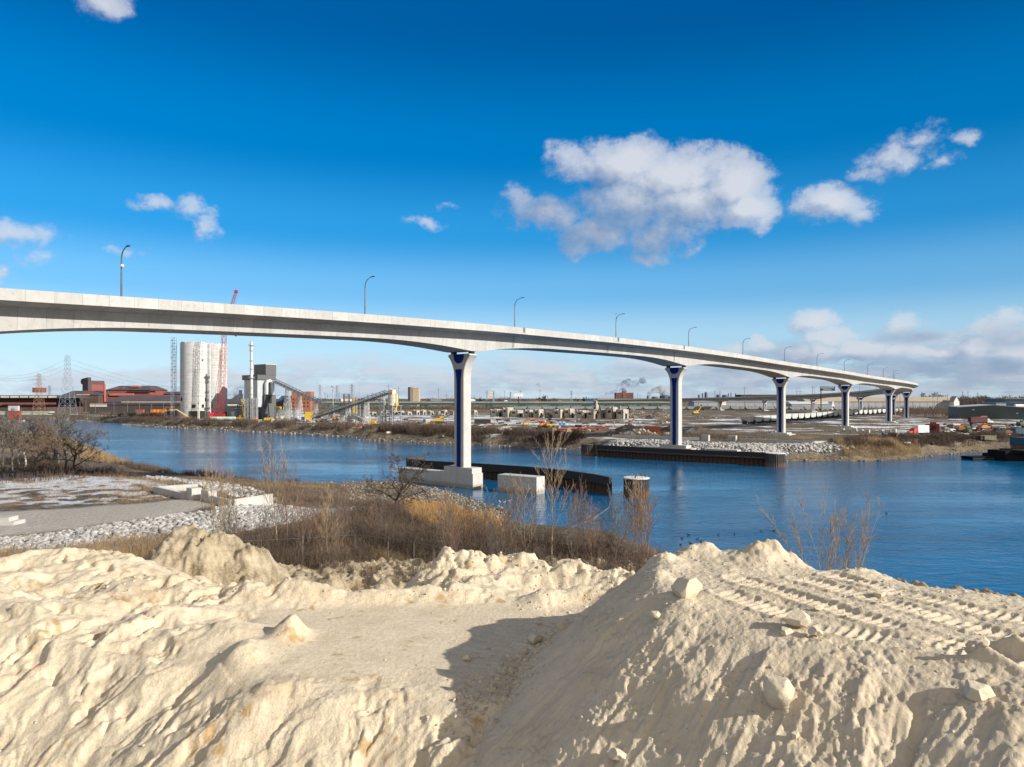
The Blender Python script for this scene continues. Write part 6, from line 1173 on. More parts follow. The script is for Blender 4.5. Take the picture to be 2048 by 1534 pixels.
for k in range(72): q.box(.3 + k * .6, .36 + k * .6, -.05, .01, 0, min(ze, ze + .22 * (k * .6) if k * .6 < 20 else zr - .07 * (k * .6 - 20)) - .6)
q.build('cladding_seam', mat('seam shadow paint', (.035, .05, .055), .6), r)
r = shed('deep blue metal building with pale roof edge at the right edge', 2011, 2110, 798, 836, 560, 40, mat('deep blue cladding', (.012, .05, .11), .5, .08, .2), 'warehouse', 'warehouse', -.25, mat('pale roof sheet', (.38, .38, .38), .6)); MB().box(2, 38, -.08, .02, zpx(806, 560) - 4, zpx(803.5, 560) - 4).build('brown_band', mat('brown band', (.12, .07, .05), .6), r)
r = shed('grey annex with bright horizontal tank behind the green warehouse', 1992, 2012, 806, 838, 545, 20, grey_m, 'warehouse', 'annex'); 
o = thing('storage_tank', 'bright silver horizontal tank right of the green warehouse roof', 'tank', (*atY(2038, 500)[:2], 4)); MB().tube([(-3.2, 0, 9), (-2.9, 0, 9), (2.9, 0, 9), (3.2, 0, 9)], [.6, 1.2, 1.2, .6], 16).build('tank_shell', mat('silver tank', (.62, .62, .62), .35), o, smooth=40); MB().box(-2, -1.6, -1, 1, 0, 8.4).box(1.6, 2, -1, 1, 0, 8.4).build('leg_frame', dark_steel, o)
def wheels(r, xs, w, rad=.5):
    for x in xs:
        for s in (-1, 1): q = MB(); q.M = Matrix.Translation((x, s * w, rad)) @ Matrix.Rotation(R(90), 4, 'X'); q.lathe([(.15, -.16), (rad, -.16), (rad, .16), (.15, .16)], 16).build('wheel', dark_steel, r)
X, Y, _ = at(1838, 872); r = thing('box_truck', 'white box lorry with red bonnet parked by the dark drum', 'lorry', onland(X, Y), math.atan2(-.2, -.98)); MB().box(-3.4, 1.4, -1.25, 1.25, 1.1, 3.9).build('cargo_box', white_m, r); MB().box(-3.3, 4.4, -.5, .5, .7, 1.05).build('chassis', dark_steel, r); c_ = MB().prism([(1.55, .8), (3.2, .8), (3.2, 1.9), (2.9, 2.7), (1.55, 2.8)], -1.1, 1.1, 'y').build('cab', mat('lorry red', (.55, .06, .05), .4), r); MB().prism([(3.2, .7), (4.8, .7), (4.75, 1.6), (3.2, 1.85)], -.9, .9, 'y').build('bonnet', mat('lorry orange red', (.65, .12, .07), .4), r); MB().box(3.0, 3.05, -.9, .9, 1.9, 2.6).build('windscreen', mat('dark glass', (.02, .025, .03), .15), c_); MB().box(4.76, 4.85, -.7, .7, .8, 1.5).build('grille', mat('chrome', (.5, .5, .5), .3, metal=.8), r); wheels(r, (-2.6, -1.6, 3.9), 1.05)
X, Y, _ = at(1865, 866.5); r = thing('crane_house', 'dark red crane cabin body standing on dark tracks', 'crane', onland(X, Y), GRID + .3); dr = mat('dark red house paint', (.17, .015, .02), .6, .1, .6); MB().box(-2.5, 2.3, -1.5, 1.5, .8, 3.9).build('machine_house', dr, r); MB().box(-.8, .9, -1.56, -1.5, 1.6, 3.2).build('opening', void_m, r); MB().box(-.8, 1.2, -1.0, 1.0, 3.9, 4.5).build('roof_box', dr, r); MB().box(-3.2, -2.51, -1.2, 1.0, 1.2, 3.2).build('cab', dr, r); MB().box(-2.6, 2.4, -1.7, -.9, 0, .8).build('track', dark_steel, r); MB().box(-2.6, 2.4, .9, 1.7, 0, .8).build('track', dark_steel, r); MB().box(2.31, 3.0, -.8, 1.0, 1.0, 2.9).build('counterweight', mat('pale tan weight', (.42, .30, .22), .7), r)
X, Y, _ = at(1962, 850); r = thing('dump_truck', 'long dark red tipper lorry with small pale cab before the green warehouse', 'lorry', onland(X, Y), .05); MB().prism([(-6.5, 1.3), (2.2, 1.3), (2.6, 4.3), (-6.3, 3.9)], -1.3, 1.3, 'y').build('tipper_body', mat('dark maroon', (.075, .015, .015), .7), r); MB().box(-1, 2.5, -1.32, -1.2, 4.0, 4.6).build('tarp_edge', cr_, r); MB().prism([(2.8, 1), (4.6, 1), (4.5, 2.2), (3.9, 3.1), (2.8, 3.2)], -1.15, 1.15, 'y').build('cab', mat('pale green cab', (.42, .52, .48), .5), r); MB().prism([(4.6, .9), (6.2, .9), (6.1, 1.9), (4.6, 2.1)], -1, 1, 'y').build('bonnet', white_m, r); MB().box(-6.4, 5.8, -.5, .5, .75, 1.2).build('chassis', dark_steel, r); wheels(r, (-5, -3.8, 5.2), 1.1, .55)
X, Y, _ = at(1786, 881); r = thing('steel_drum', 'big dark rusty open cylinder lying on the right bank', 'drum', onland(X, Y), GRID); q = MB(); q.M = Matrix.Translation((0, 0, 1.35)) @ Matrix.Rotation(R(90), 4, 'Y'); q.lathe([(1.25, -1.3), (1.4, -1.3), (1.4, 1.3), (1.25, 1.3)], 28).build('shell', mat('rusty black drum', (.045, .03, .024), .8, .3, .8), r, smooth=40)
X, Y, _ = at(1766, 878); r = thing('winch', 'small dark winch stand left of the rusty cylinder', 'winch', onland(X, Y)); MB().prism([(-.7, 0), (.7, 0), (.35, 2.1), (-.1, 2.2)], -.5, .5, 'y').build('stand', dark_steel, r)
X, Y, _ = at(1800, 876); r = thing('flat_trailer', 'black low trailer with sloping ramp between cylinder and lorry', 'trailer', onland(X, Y), .1); MB().prism([(-3.6, 0), (-3.4, .3), (1.0, 1.2), (4.2, 1.25), (4.2, .8), (1, .7)], -1.2, 1.2, 'y').build('deck', mat('trailer black', (.015, .015, .016), .7), r); wheels(r, (2.2, 3.2), 1.05, .4)
excavator('digger with long curved dark red arm in the scrap yard', 1995, 872, math.pi, mat('dark scrap', (.035, .032, .03), .8), mat('dark red arm', (.15, .025, .025), .6), [(.4, 2), (3.0, 4.4), (5.6, 4.2), (8.6, .8)], 1.0); excavator('orange digger behind the curved red arm', 1968, 860, .1, mat('dull orange', (.48, .19, .05), .6), mat('dull orange', (.48, .19, .05), .6), [(.4, 2), (2, 2.6), (3.4, 2.2), (4, 1)], .95); excavator('small orange machine at the left of the scrap yard', 1924, 864, 1.2, om, om, [(.4, 2), (1.2, 3.2), (1.6, 1.2)], .8); excavator('dark green digger at the right edge of the yard', 2043, 852, .2, mat('dark green machine', (.02, .10, .05), .6), mat('dark green machine', (.02, .10, .05), .6), [(.4, 2), (2, 3.6), (3.4, 2.2)], .9); excavator('dark green machine left of the curved red arm', 1936, 866, .6, mat('dark green machine', (.02, .10, .05), .6), dark_steel, [(.4, 2), (1.4, 2.6), (2.4, 1.2)], .8)
container('teal container at the right edge above the barge', 2040, 868, 6, 2.6, teal_m, .1); container('rusty scrap bin in the yard above the barge', 2012, 870, 4, 1.8, rust_m, .3, name='scrap_bin', cat='bin'); container('grey scrap bin before the curved red arm', 1976, 878, 4.5, 1.6, mat('khaki bin', (.16, .15, .10), .8), .1, name='scrap_bin', cat='bin'); o = container('white van body in the yard near the bank', 1926, 874, 3, 1.6, white_m, .4, name='van_body', cat='van')
for k, (px, yb, w_, c_) in enumerate([(1955, 806.5, 7, white_m), (1970, 805, 6, strip_m), (1981, 807, 9, white_m), (1945, 808, 6, tan_s), (1996, 805, 8, strip_m), (2004, 806, 7, brick), (1962, 809, 6, white_m)]):
    Y = 1150; X, _, _ = atY(px, Y); ws = sp(w_, Y); r = thing('house', ['small white house among the bare trees, left of the white gable', 'cream house among the bare trees, near a pole', 'white gabled house among the bare trees', 'tan house at the left of the house row', 'cream house right of the white gabled one', 'brick house at the right of the house row', 'low white house in front of the house row'][k], 'house', (X, Y, 5), .2); MB().box(-ws / 2, ws / 2, 0, 7, -1, 3).build('wall', c_, r); MB().prism([(-ws / 2 - .3, 3), (0, 5.6), (ws / 2 + .3, 3)], -.3, 7.3, 'y').build('roof', mroof if k != 2 else white_m, r)
# ------------------------------------------------------------------ bare winter vegetation
def frusta(segs, n=5):
    """segments (p0, p1, r0, r1) -> open tapered prisms"""
    A = np.array([s[0] for s in segs]); B = np.array([s[1] for s in segs]); ra = np.array([s[2] for s in segs]); rb = np.array([s[3] for s in segs])
    D_ = B - A; D_ /= np.linalg.norm(D_, axis=1)[:, None] + 1e-9; ref = np.where(np.abs(D_[:, 2:3]) < .9, np.array([[0, 0, 1.]]), np.array([[1., 0, 0]])); U = np.cross(D_, ref); U /= np.linalg.norm(U, axis=1)[:, None]; W_ = np.cross(D_, U)
    an = np.arange(n) * 2 * math.pi / n; c, s = np.cos(an), np.sin(an)
    ring = lambda P, r: P[:, None] + (U[:, None] * c[None, :, None] + W_[:, None] * s[None, :, None]) * r[:, None, None]
    V = np.concatenate([ring(A, ra), ring(B, rb)], 1).reshape(-1, 3); m = len(segs); k = np.arange(n); k2 = (k + 1) % n; base = (np.arange(m) * 2 * n)[:, None]
    return V, np.stack([base + k, base + k2, base + n + k2, base + n + k], -1).reshape(-1, 4)
def grow(h, seed, kind):
    rr = random.Random(seed); trunk = []; tw = []
    cfg = dict(poplar=dict(n=20, ang=.66, up=.9, lf=.46, lev=4, wob=.05), spread=dict(n=8, ang=1.05, up=.10, lf=.72, lev=4, wob=.16), bush=dict(n=5, ang=.7, up=.3, lf=.5, lev=3, wob=.1), tall=dict(n=13, ang=.75, up=.30, lf=.42, lev=4, wob=.10))[kind]
    def branch(p, d, L_, r0, lev, dst):
        n = 5 if lev > 1 else 4; pts = [p]; q = p.copy(); dd = d.copy()
        for i in range(n):
            dd = (dd + Vector((rr.gauss(0, 1), rr.gauss(0, 1), rr.gauss(0, .6))) * cfg['wob'] * 1.6 + Vector((0, 0, cfg['up'] * .12))).normalized(); q = q + dd * (L_ / n); pts.append(q.copy())
        for i in range(n): dst.append((pts[i], pts[i + 1], r0 * (1 - i / n * .75), r0 * (1 - (i + 1) / n * .75)))
        if lev > 0:
            m = {3: 7, 2: 6, 1: 5}.get(lev, 6) if kind != 'poplar' else {2: 5, 1: 3}.get(lev, 4)
            for j in range(m):
                f = .25 + .75 * (j + rr.random()) / m; k = min(n - 1, int(f * n)); pp = pts[k].lerp(pts[k + 1], f * n - k); ax = (pts[k + 1] - pts[k]).normalized(); sd2 = Vector((rr.gauss(0, 1), rr.gauss(0, 1), rr.gauss(0, 1))).cross(ax).normalized(); a = cfg['ang'] * rr.uniform(.6, 1.1)
                branch(pp, ax * math.cos(a) + sd2 * math.sin(a) + Vector((0, 0, cfg['up'] * .3)), L_ * rr.uniform(.34, .56) * (1 - .35 * f), max(r0 * .45 * (1 - .5 * f), .012), lev - 1, tw)
    r0 = h * .017 if kind != 'poplar' else h * .0075; hh = h * (.5 if kind == 'spread' else .62 if kind == 'tall' else .98); n = 9; pts = [Vector((0, 0, -.4))]; dd = Vector((0, 0, 1)); q = Vector((0, 0, -.4))
    for i in range(n): dd = (dd + Vector((rr.gauss(0, 1), rr.gauss(0, 1), 0)) * cfg['wob'] * .9 + Vector((0, 0, .12))).normalized(); q = q + dd * (hh / n); pts.append(q.copy())
    for i in range(n): trunk.append((pts[i], pts[i + 1], r0 * (1 - .85 * i / n), r0 * (1 - .85 * (i + 1) / n)))
    for j in range(cfg['n']):
        f = (.22 if kind == 'poplar' else .35) + (.98 - (.22 if kind == 'poplar' else .35)) * (j + rr.random() * .7) / cfg['n']; k = min(n - 1, int(f * n)); pp = pts[k].lerp(pts[k + 1], f * n - k); az = j * 2.4 + rr.uniform(-.4, .4); a = cfg['ang'] * rr.uniform(.8, 1.15)
        L_ = h * cfg['lf'] * (1 - .55 * f if kind == 'poplar' else 1 - .3 * f) * rr.uniform(.75, 1.15); branch(pp, Vector((math.cos(az) * math.sin(a), math.sin(az) * math.sin(a), math.cos(a) + .15)).normalized(), L_, r0 * (.42 if kind == 'poplar' else .6) * (1 - .5 * f), cfg['lev'] - 2 if kind == 'poplar' else cfg['lev'] - 1, tw)
    return trunk, tw
bark = {k: mat(k + ' bark', c, .9, .25, 2., bump=.01) for k, c in dict(grey=(.13, .11, .09), dark=(.055, .043, .036), pale=(.50, .47, .42), tan=(.30, .22, .135), brown=(.17, .11, .075)).items()}
def bare_tree(label, x, y, z, h, seed, kind, bk, group=None, lean=0., thin=1.):
    trunk, tw = grow(h, seed, kind); r = thing('bare_tree', label, 'tree', (x, y, z), 0, group); mn = y * .00021
    V, Fc = frusta([(a, b_, max(r0 * thin, mn), max(r1 * thin, mn)) for a, b_, r0, r1 in trunk], 7); mesh_np('trunk', V, Fc, bark[bk], r, smooth=True)
    V, Fc = frusta([(a, b_, max(r0 * thin, mn * .8), max(r1 * thin, mn * .55)) for a, b_, r0, r1 in tw], 4); mesh_np('crown', V, Fc, bark['grey' if bk == 'pale' else bk], r, smooth=True); r.rotation_euler = (0, lean, rnd.uniform(0, .3)); return r
def tree_px(label, px, ybase, ytop, seed, kind, bk, z=None, **k):
    X, Y, _ = at(px, ybase, 4.0); zz = gz(X, Y); bare_tree(label, X, Y, zz, zpx(ytop, Y) - zz, seed, kind, bk, **k)
LT = [(6, 930, 788, 'tall', 'grey', 'bare grey tree cut by the left edge of the picture'), (38, 926, 806, 'tall', 'pale', 'bare tree with white forked trunk near the left edge'), (52, 930, 820, 'tall', 'pale', 'second white barked tree, slimmer, right of the forked one'), (24, 940, 812, 'tall', 'grey', 'grey tree standing in front of the white barked pair'), (75, 928, 806, 'tall', 'grey', 'bare tree with thin straight stem right of the white barked pair'), (92, 932, 818, 'tall', 'brown', 'brownish bare tree left of the wide spreading one'), (118, 924, 796, 'tall', 'grey', 'tall bare tree reaching up to the mill buildings'), (148, 942, 836, 'spread', 'dark', 'dark wide spreading tree leaning over the water'), (130, 936, 822, 'spread', 'grey', 'grey spreading tree directly left of the dark leaning one'), (62, 945, 850, 'spread', 'brown', 'low brown tree in the thicket at left')]
for k, (px, yb, yt, kd, bk, lab) in enumerate(LT): tree_px(lab, px, yb, yt, 400 + k, kd, bk, lean=.10 if kd == 'spread' else 0, thin=1.4 if kd == 'spread' else 1.1)
MT = [(1102, 1140, 884, 'poplar', 'tan', 'tallest straight bare sapling, standing before the concrete block'), (1052, 1132, 962, 'poplar', 'tan', 'slim bare sapling left of the tallest one'), (1268, 1116, 962, 'poplar', 'tan', 'bare sapling with twin tops below the white topped dolphin'), (1284, 1118, 975, 'poplar', 'tan', 'slim partner of the sapling below the dolphin'), (1185, 1120, 1018, 'poplar', 'tan', 'short thin sapling right of the tallest one'), (886, 1116, 985, 'poplar', 'tan', 'bare sapling in front of the brown brush below the pier'), (429, 1104, 938, 'poplar', 'tan', 'left of two slim saplings before the white rocks'), (445, 1106, 950, 'poplar', 'tan', 'right of two slim saplings before the white rocks'), (556, 1100, 902, 'poplar', 'tan', 'tall slim sapling reaching the water, right of the rock wall'), (576, 1102, 930, 'poplar', 'brown', 'brown sapling close right of the tall slim one'), (655, 1122, 982, 'poplar', 'tan', 'crooked pale sapling on the clay bank'), (684, 1100, 990, 'poplar', 'brown', 'thin sapling right of the crooked one'), (626, 1112, 1030, 'poplar', 'brown', 'small sapling left of the crooked one'), (750, 1096, 1012, 'poplar', 'brown', 'thin brown sapling by the fence posts'), (540, 1110, 1050, 'tall', 'brown', 'low brown bush at the base of the tall slim sapling'), (1218, 1128, 1050, 'tall', 'brown', 'leaning brown bush right of the short sapling'), (960, 1128, 1060, 'tall', 'brown', 'small brown bush by the fence in mid bank'), (1022, 1124, 1052, 'tall', 'brown', 'brown bush left of the slim sapling'), (782, 1030, 922, 'spread', 'dark', 'dark gnarled tree on the bank left of the nearest pier')]
MT[-1] = (788, 1026, 890, 'spread', 'dark', 'dark gnarled tree on the bank left of the nearest pier')
for k, (px, yb, yt, kd, bk, lab) in enumerate(MT): tree_px(lab, px, yb, yt, 500 + k, kd, bk, thin=2.1 if bk == 'dark' else .85)
protos = []
for k in range(4): protos.append(bare_tree('thin leafless sapling among the brown near bank brush', -6 + 2 * k, 62 + k, 3.6, 5.2 + .7 * k, 560 + k, 'poplar', 'brown' if k % 2 else 'grey', group='thin saplings in the near brush', thin=.8))
for k in range(34):
    px = rnd.uniform(450, 1310); X, Y, _ = at(px, rnd.uniform(1085, 1150) if px > 560 else rnd.uniform(1085, 1110)); z = gz(X, Y)
    if z > .5: dup(protos[k % 4], (X, Y, z - .1), rnd.uniform(0, 6), scale=rnd.uniform(.55, 1.05))
# many stemmed willow behind the sand mound
X, Y, _ = atY(1684, 45, 3); zz = gz(X, Y); r = thing('willow_shrub', 'many stemmed leafless willow fanning out behind the sand mound', 'shrub', (X, Y, zz)); st_, tw = [], []; rr = random.Random(9)
for k in range(17):
    az = rr.uniform(0, 6.28); a = rr.uniform(.03, .50); d = Vector((math.cos(az) * math.sin(a) * 1.2, math.sin(az) * math.sin(a) * .6, math.cos(a))).normalized(); p = Vector((rr.uniform(-.9, .9), rr.uniform(-.5, .5), -.3)); L_ = rr.uniform(7.4, 10.0); n = 7; pts = [p]
    for i in range(n): d = (d + Vector((rr.gauss(0, .05), rr.gauss(0, .05), .05))).normalized(); p = p + d * L_ / n; pts.append(p.copy())
    for i in range(n): st_.append((pts[i], pts[i + 1], .034 * (1 - i / n * .75), .034 * (1 - (i + 1) / n * .75)))
    for j in range(20):
        f = rr.uniform(.45, .98); i = min(n - 1, int(f * n)); pp = pts[i].lerp(pts[i + 1], f * n - i); ax = (pts[i + 1] - pts[i]).normalized(); sdv = Vector((rr.gauss(0, 1), rr.gauss(0, 1), rr.gauss(0, 1))).cross(ax).normalized(); e = ax * .85 + sdv * .5 + Vector((0, 0, .2)); q = pp + e.normalized() * rr.uniform(.4, 1.3) * (1.2 - f * .5); tw.append((pp, q, .010, .005))
        for _ in range(3): s2 = Vector((rr.gauss(0, 1), rr.gauss(0, 1), rr.gauss(.6, 1))).normalized(); tw.append((pp.lerp(q, .55), pp.lerp(q, .55) + (e.normalized() + s2 * .6).normalized() * rr.uniform(.2, .55), .007, .004))
V, Fc = frusta(st_, 6); mesh_np('stem', V, Fc, bark['tan'], r, smooth=True); V, Fc = frusta(tw, 4); mesh_np('crown', V, Fc, bark['tan'], r, smooth=True)
# ---- brush, reeds and grass: far too many stems to count
def veg_mat(name, cols):
    m, t, b = new_mat(name); rp = t.n('ShaderNodeValToRGB'); t.put(rp.inputs[0], t.attr('tone')); cr_ = rp.color_ramp
    cr_.elements[0].color = (*cols[0], 1); cr_.elements[1].color = (*cols[-1], 1)
    for i, c in enumerate(cols[1:-1]): cr_.elements.new((i + 1) / (len(cols) - 1)).color = (*c, 1)
    t.put(b.inputs['Base Color'], rp.outputs[0]); b.inputs['Roughness'].default_value = .9; b.inputs['Specular IOR Level'].default_value = .1; return m
def spikes(name, label, B, D_, L_, w, tone, m, bend=.15, seed=0):
    n = len(B); g_ = np.random.default_rng(seed); D_ = D_ / np.linalg.norm(D_, axis=1)[:, None]; U = np.cross(D_, g_.normal(size=(n, 3))); U /= np.linalg.norm(U, axis=1)[:, None]; W_ = np.cross(D_, U); bd = g_.normal(size=(n, 3)) * bend * L_[:, None]; w = w[:, None]
    mid = B + D_ * L_[:, None] * .55; tip = B + D_ * L_[:, None] + bd; r3 = [U, -.5 * U + .866 * W_, -.5 * U - .866 * W_]
    V = np.stack([B + r3[0] * w, B + r3[1] * w, B + r3[2] * w, mid + r3[0] * w * .7, mid + r3[1] * w * .7, mid + r3[2] * w * .7, tip + r3[0] * w * .2, tip + r3[1] * w * .2, tip + r3[2] * w * .2], 1).reshape(-1, 3); b0 = (np.arange(n) * 9)[:, None]
    Fc = np.concatenate([np.stack([b0[:, 0] + a + k, b0[:, 0] + a + (k + 1) % 3, b0[:, 0] + a + 3 + (k + 1) % 3, b0[:, 0] + a + 3 + k], 1) for a in (0, 3) for k in range(3)])
    return tag(mesh_np(name, V, Fc, m, attrs=dict(tone=np.repeat(tone, 9))), label, None, None, 'stuff')
def stems(P, h, seed, lean=.22, twigs=4, tw_len=.4):
    """upright stems with side twigs: base points, directions, lengths, order"""
    g_ = np.random.default_rng(seed); n = len(P); D_ = np.c_[g_.normal(size=(n, 2)) * lean, np.ones(n)]; Dn = D_ / np.linalg.norm(D_, axis=1)[:, None]; B = [P]; DD = [Dn]; LL = [h]; OO = [np.zeros(n)]
    for k in range(twigs):
        f = g_.uniform(.2, .95, n); q = P + Dn * (h * f)[:, None]; d2 = Dn * .8 + g_.normal(size=(n, 3)) * .55; B.append(q); DD.append(d2 / np.linalg.norm(d2, axis=1)[:, None]); LL.append(h * tw_len * g_.uniform(.5, 1.2, n) * (1.1 - f * .6)); OO.append(np.ones(n))
    return np.concatenate(B), np.concatenate(DD), np.concatenate(LL), np.concatenate(OO)
brush_m = veg_mat('winter brush', [(.036, .029, .026), (.075, .056, .046), (.125, .092, .072), (.19, .14, .10)]); reed_m = veg_mat('dry reeds', [(.17, .11, .06), (.30, .21, .115), (.40, .305, .185)]); grass_m = veg_mat('dead grass', [(.14, .095, .055), (.26, .18, .10), (.40, .29, .17)])
def brush(name, label, poly, n, h0, h1, seed, w, m=brush_m, twigs=4, lean=.22, noisef=.10, thresh=-.15, tonebias=0., zmin=.15, tw_len=.4):
    P = in_poly_pts(poly, n, seed); nv = fbm(P[:, 0] * noisef, P[:, 1] * noisef, 4, seed); P = P[nv > thresh]; nv = nv[nv > thresh]; z = ground_z(P[:, 0], P[:, 1]); k = z > zmin; P, nv, z = P[k], nv[k], z[k]; g_ = np.random.default_rng(seed + 1)
    h = (h0 + (h1 - h0) * g_.random(len(P))) * np.clip(.75 + nv * 1.1, .4, 1.4); B, D_, L_, O_ = stems(np.c_[P, z - .05], h, seed + 2, lean, twigs, tw_len); rep = len(B) // len(P); t0 = np.clip(g_.random(len(P)) * .55 + .25 + nv * .5 + tonebias, 0, 1)
    return spikes(name, label, B, D_, L_, np.where(O_ == 0, w, w * .6), np.tile(t0, rep), m, .12, seed + 3)
A_ = lambda *p: [at(x, y)[:2] for x, y in p]
reed_o = veg_mat('orange reeds', [(.23, .115, .04), (.39, .225, .085), (.48, .32, .15)])
brush('brush', 'dense brown leafless brush on the near bank behind the sand', A_((430, 1072), (600, 1050), (740, 1020), (900, 1050), (1050, 1078), (1180, 1100), (1320, 1118), (1360, 1170), (1240, 1210), (900, 1190), (640, 1150), (420, 1130)), 9500, .8, 2.9, 600, .020, twigs=5, thresh=-.22, noisef=.16)
brush('dead_grass', 'tan dead grass showing in the gaps of the near brush', A_((430, 1072), (600, 1050), (740, 1020), (900, 1050), (1050, 1078), (1180, 1100), (1320, 1118), (1360, 1170), (1240, 1210), (900, 1190), (640, 1150), (420, 1130)), 9000, .4, 1.2, 603, .013, grass_m, 1, .3, .2, -.3)
brush('brush', 'brown brush and weeds along the bank left of the pier', A_((420, 966), (560, 975), (760, 976), (860, 1000), (820, 1030), (740, 1010), (640, 1000), (540, 992), (470, 985)), 3600, .4, 1.2, 610, .025, tonebias=.12)
brush('brush', 'brown weeds and brush over the low bank between rocks and water', [(-64, 158), (-46, 150.5), (-31, 152), (-22, 148), (-15, 138), (-20, 116), (-40, 108), (-58, 122), (-70, 140)], 5200, .25, .85, 612, .026, tonebias=.2, thresh=-.1)
brush('dead_grass', 'tan grass on the low bank between rocks and water', [(-64, 158), (-46, 151), (-31, 152.5), (-22, 149), (-15, 138), (-20, 116), (-40, 108), (-58, 122), (-70, 140)], 5200, .25, .6, 614, .022, grass_m, 1, .25, .08, -.2)
brush('reeds', 'orange tan reeds on the bank below the nearest pier', A_((800, 1012), (900, 1008), (985, 1048), (1010, 1068), (940, 1078), (830, 1050)), 6500, .9, 1.8, 620, .018, reed_o, 1, .14, .12, -.4, zmin=.35)
brush('reeds', 'tan reeds fringing the near bank towards the mound', [(-2, 97), (5, 89.5), (11, 86.3), (18, 83), (24, 79.5), (22, 76), (10, 83), (2, 87), (-4, 93)], 3000, .9, 1.7, 625, .018, reed_o, 1, .14, .12, -.5, zmin=.1)
brush('reeds', 'golden reeds along the water behind the left trees', [(-215, 288), (-166, 266), (-120, 215), (-104, 194), (-112, 190), (-135, 212), (-180, 250), (-225, 270)], 7000, 1.6, 3.2, 630, .05, reed_m, 1, .14, .05, -.6)
brush('brush', 'dark thicket under the left trees', A_((-60, 925), (60, 912), (170, 915), (250, 932), (300, 945), (230, 952), (60, 965), (-60, 970)), 3600, .8, 2.2, 640, .03, tonebias=-.1)
brush('brush', 'low brush on the bank edge left of the rocks', [(-104, 195), (-86, 175), (-61, 159.5), (-45, 152.5), (-45, 149.5), (-62, 156), (-87, 171), (-108, 189)], 2400, .8, 2.0, 645, .03)
brush('dead_grass', 'dry grass strip at the foot of the white rocks', A_((-60, 1118), (230, 1092), (480, 1066), (560, 1078), (420, 1108), (200, 1132), (-60, 1160)), 9000, .6, 1.5, 650, .015, grass_m, 1, .2, .15, -.45)
brush('dead_grass', 'sparse dry tussocks poking through the snowy field', A_((-60, 1020), (-60, 950), (200, 946), (330, 965), (380, 992), (200, 1004)), 4600, .25, .8, 655, .02, grass_m, 2, .35, .25, .02)
brush('dead_grass', 'brown grass around the low concrete walls', A_((250, 955), (420, 960), (500, 985), (640, 990), (560, 1000), (380, 1005), (180, 1012)), 2600, .3, .9, 658, .02, grass_m, 2, .3, .2, -.1)
brush('dead_grass', 'tufts of dead grass behind the clay banks', A_((560, 1120), (700, 1080), (800, 1120), (860, 1180), (640, 1190)), 3200, .5, 1.2, 660, .012, grass_m, 1, .25, .3, -.2)
brush('brush', 'grey brown brush on the far bank left of the nearest pier', [(-60, 316), (-21, 289), (-4, 275), (24, 256), (27, 262), (0, 286), (-14, 300), (-45, 330), (-62, 334)], 9000, 1.4, 4.4, 670, .055, tonebias=-.05)
brush('brush', 'thin brush along the far bank below the cement works', [(-269, 500), (-206, 443), (-165, 412), (-118, 375), (-69, 337), (-62, 342), (-115, 384), (-160, 421), (-200, 452), (-262, 512)], 8000, 1.0, 3.6, 675, .07, thresh=-.05)
brush('brush', 'dark brush on the right bank above the reeds', [(101, 214), (118, 219), (132, 231), (152, 246), (175, 256), (178, 266), (150, 260), (128, 246), (112, 234), (100, 226)], 8500, 1.2, 3.0, 680, .05, tonebias=-.2, thresh=-.3)
brush('brush', 'low dark brush on the bank above the barge', [(148, 243), (176, 251), (215, 256), (222, 270), (180, 270), (150, 260)], 4200, .8, 2.2, 682, .05, tonebias=-.15, thresh=-.4)
brush('reeds', 'tan reed bed along the right bank', [(99, 210.5), (106, 211), (119, 216), (131, 227), (133, 233), (126, 232), (113, 225), (99, 219)], 5200, 1.4, 2.8, 685, .035, reed_m, 1, .12, .1, -.6)
brush('brush', 'scattered weeds over the plain behind the piers', [(20, 300), (110, 240), (200, 300), (330, 480), (200, 430), (60, 420)], 2600, .5, 1.5, 690, .06, thresh=.05)
brush('brush', 'scrub on the broad dark mound above the far riprap', [(40, 262), (78, 236), (90, 246), (60, 300), (44, 300)], 1500, .8, 2.2, 695, .05, tonebias=-.1)
brush('brush', 'brown scrub belt below the green viaduct', [(-250, 905), (210, 905), (300, 860), (320, 880), (220, 935), (-250, 935)], 3800, 2, 6, 698, .25, thresh=-.2)
brush('brush', 'brown scrub in front of the steel mill', [(-420, 560), (-300, 545), (-262, 515), (-240, 530), (-250, 600), (-420, 610)], 3000, 1.5, 4, 699, .13, thresh=-.1)
brush('brush', 'grey scrub before the right hand warehouses', [(300, 560), (360, 520), (420, 640), (520, 880), (420, 880), (340, 640)], 3000, 2, 6, 705, .16, thresh=-.1)
# distant tree belts
def crowns(name, label, spots, seed, m):
    g_ = np.random.default_rng(seed); B = []; D_ = []; L_ = []; w = []; T_ = []
    for (x, y, h, wd) in spots:
        n = 70; z = g_.random(n) ** .7; a = g_.uniform(0, 6.28, n); q = np.sqrt(g_.random(n)) * np.sin(np.clip(z, .05, 1) * 2.6) * wd; B.append(np.c_[x + np.cos(a) * q, y + np.sin(a) * q * .7, 4 + z * h * .8]); D_.append(np.c_[np.cos(a) * .8, np.sin(a) * .8, .7 + g_.random(n)]); L_.append(g_.uniform(.15, .34, n) * h); w.append(np.full(n, y * .00024)); T_.append(np.clip(g_.normal(.45, .22) + g_.normal(0, .15, n), 0, 1))
    return spikes(name, label, np.concatenate(B), np.concatenate(D_), np.concatenate(L_), np.concatenate(w), np.concatenate(T_), m, .2, seed)
fm_ = veg_mat('distant bare woods', [(.05, .04, .04), (.085, .066, .06), (.13, .10, .088)]); g_ = np.random.default_rng(5)
sp_ = []
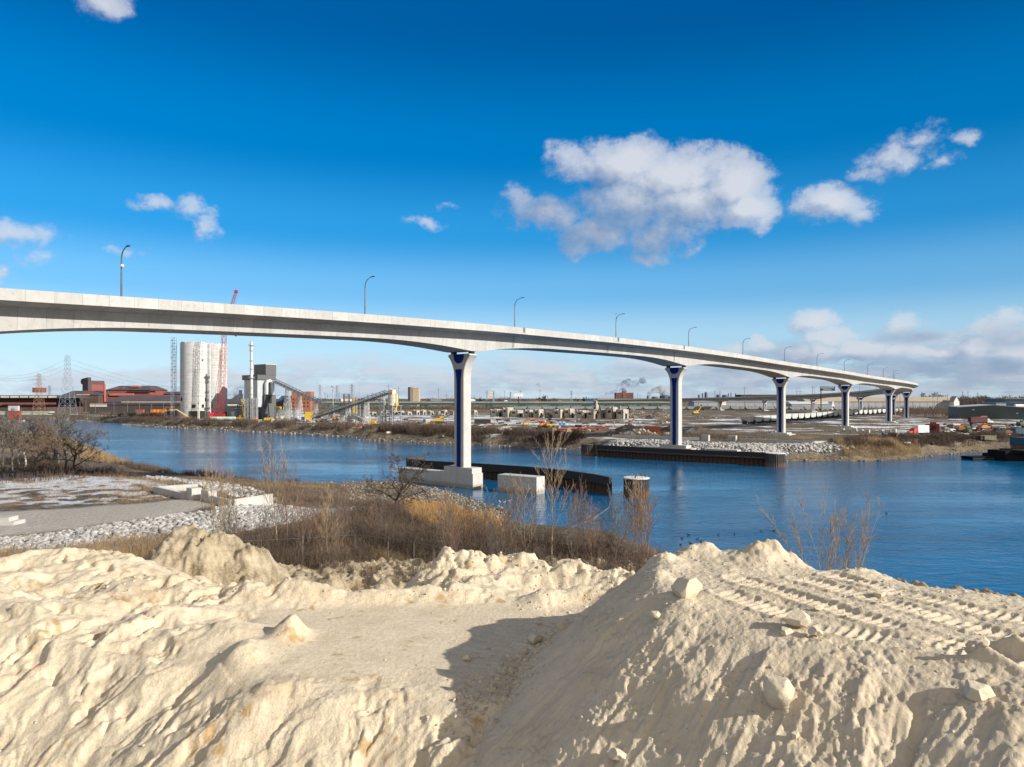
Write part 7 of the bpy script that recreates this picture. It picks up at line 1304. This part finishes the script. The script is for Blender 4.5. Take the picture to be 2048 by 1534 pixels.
for k in range(150): px = g_.uniform(1915, 2140); Y = g_.uniform(1000, 1700); sp_.append((*atY(px, Y)[:2], g_.uniform(9, 17) * Y / 1200, g_.uniform(7, 12) * Y / 1200))
crowns('far_woods', 'belt of bare brown woods behind the right hand warehouses', sp_, 800, fm_)
sp_ = []
for k in range(260): px = g_.uniform(-200, 2100); Y = g_.uniform(1500, 2400); sp_.append((*atY(px, Y)[:2], g_.uniform(7, 15) * Y / 1800, g_.uniform(10, 18) * Y / 1600))
crowns('far_woods', 'thin dark line of distant trees along the horizon', sp_, 801, fm_)
for k, (px, yt, w_, lab) in enumerate([(1850, 783, 24, 'dark rounded bare tree above the tan warehouse roof'), (1881, 780, 26, 'pale spreading bare tree above the tan warehouse roof'), (952, 786, 16, 'bare tree above the viaduct left of the yellow sign'), (1087, 788, 14, 'bare tree above the viaduct left of the steam puff'), (1165, 789, 14, 'bare tree behind the viaduct near the ruins')]):
    Y = 1000; X, _, _ = atY(px, Y); bare_tree(lab, X, Y, 4, zpx(yt, Y) - 4, 900 + k, 'spread', 'dark' if k != 1 else 'grey')
# ---- chain link fence on the near bank
FP = [(-40, 57.0), (-32.5, 58), (-25, 60.2), (-18.5, 63), (-14.2, 64.2), (-11, 63), (-8.5, 61.5), (-6.6, 60), (-4.6, 58.4), (-2.6, 57.0), (-.6, 55.4), (1.2, 54), (3.2, 52.3), (5.4, 50.6)]
r = thing('chain_link_fence', 'grey chain link fence with barbed wire arms through the near brush', 'fence', (0, 0, 0)); gal = mat('fence steel', (.13, .133, .135), .5, .1, 1)
prev = None
for (x, y) in densify(FP, 3.0):
    z = gz(x, y); q = MB().tube([(x, y, z - .3), (x, y, z + 2.3)], .035, 6); q.bar((x, y, z + 2.3), (x + .22, y - .18, z + 2.75), .05); q.build('fence_post', gal, r)
    if prev:
        px_, py_, pz_ = prev; q = MB().bar((px_, py_, pz_ + 2.25), (x, y, z + 2.25), .028)
        for f in (.35, .65, .95): q.bar((px_ + .22 * f, py_ - .18 * f, pz_ + 2.3 + .45 * f), (x + .22 * f, y - .18 * f, z + 2.3 + .45 * f), .008)
        q.build('rail', gal, r)
    prev = (x, y, z)
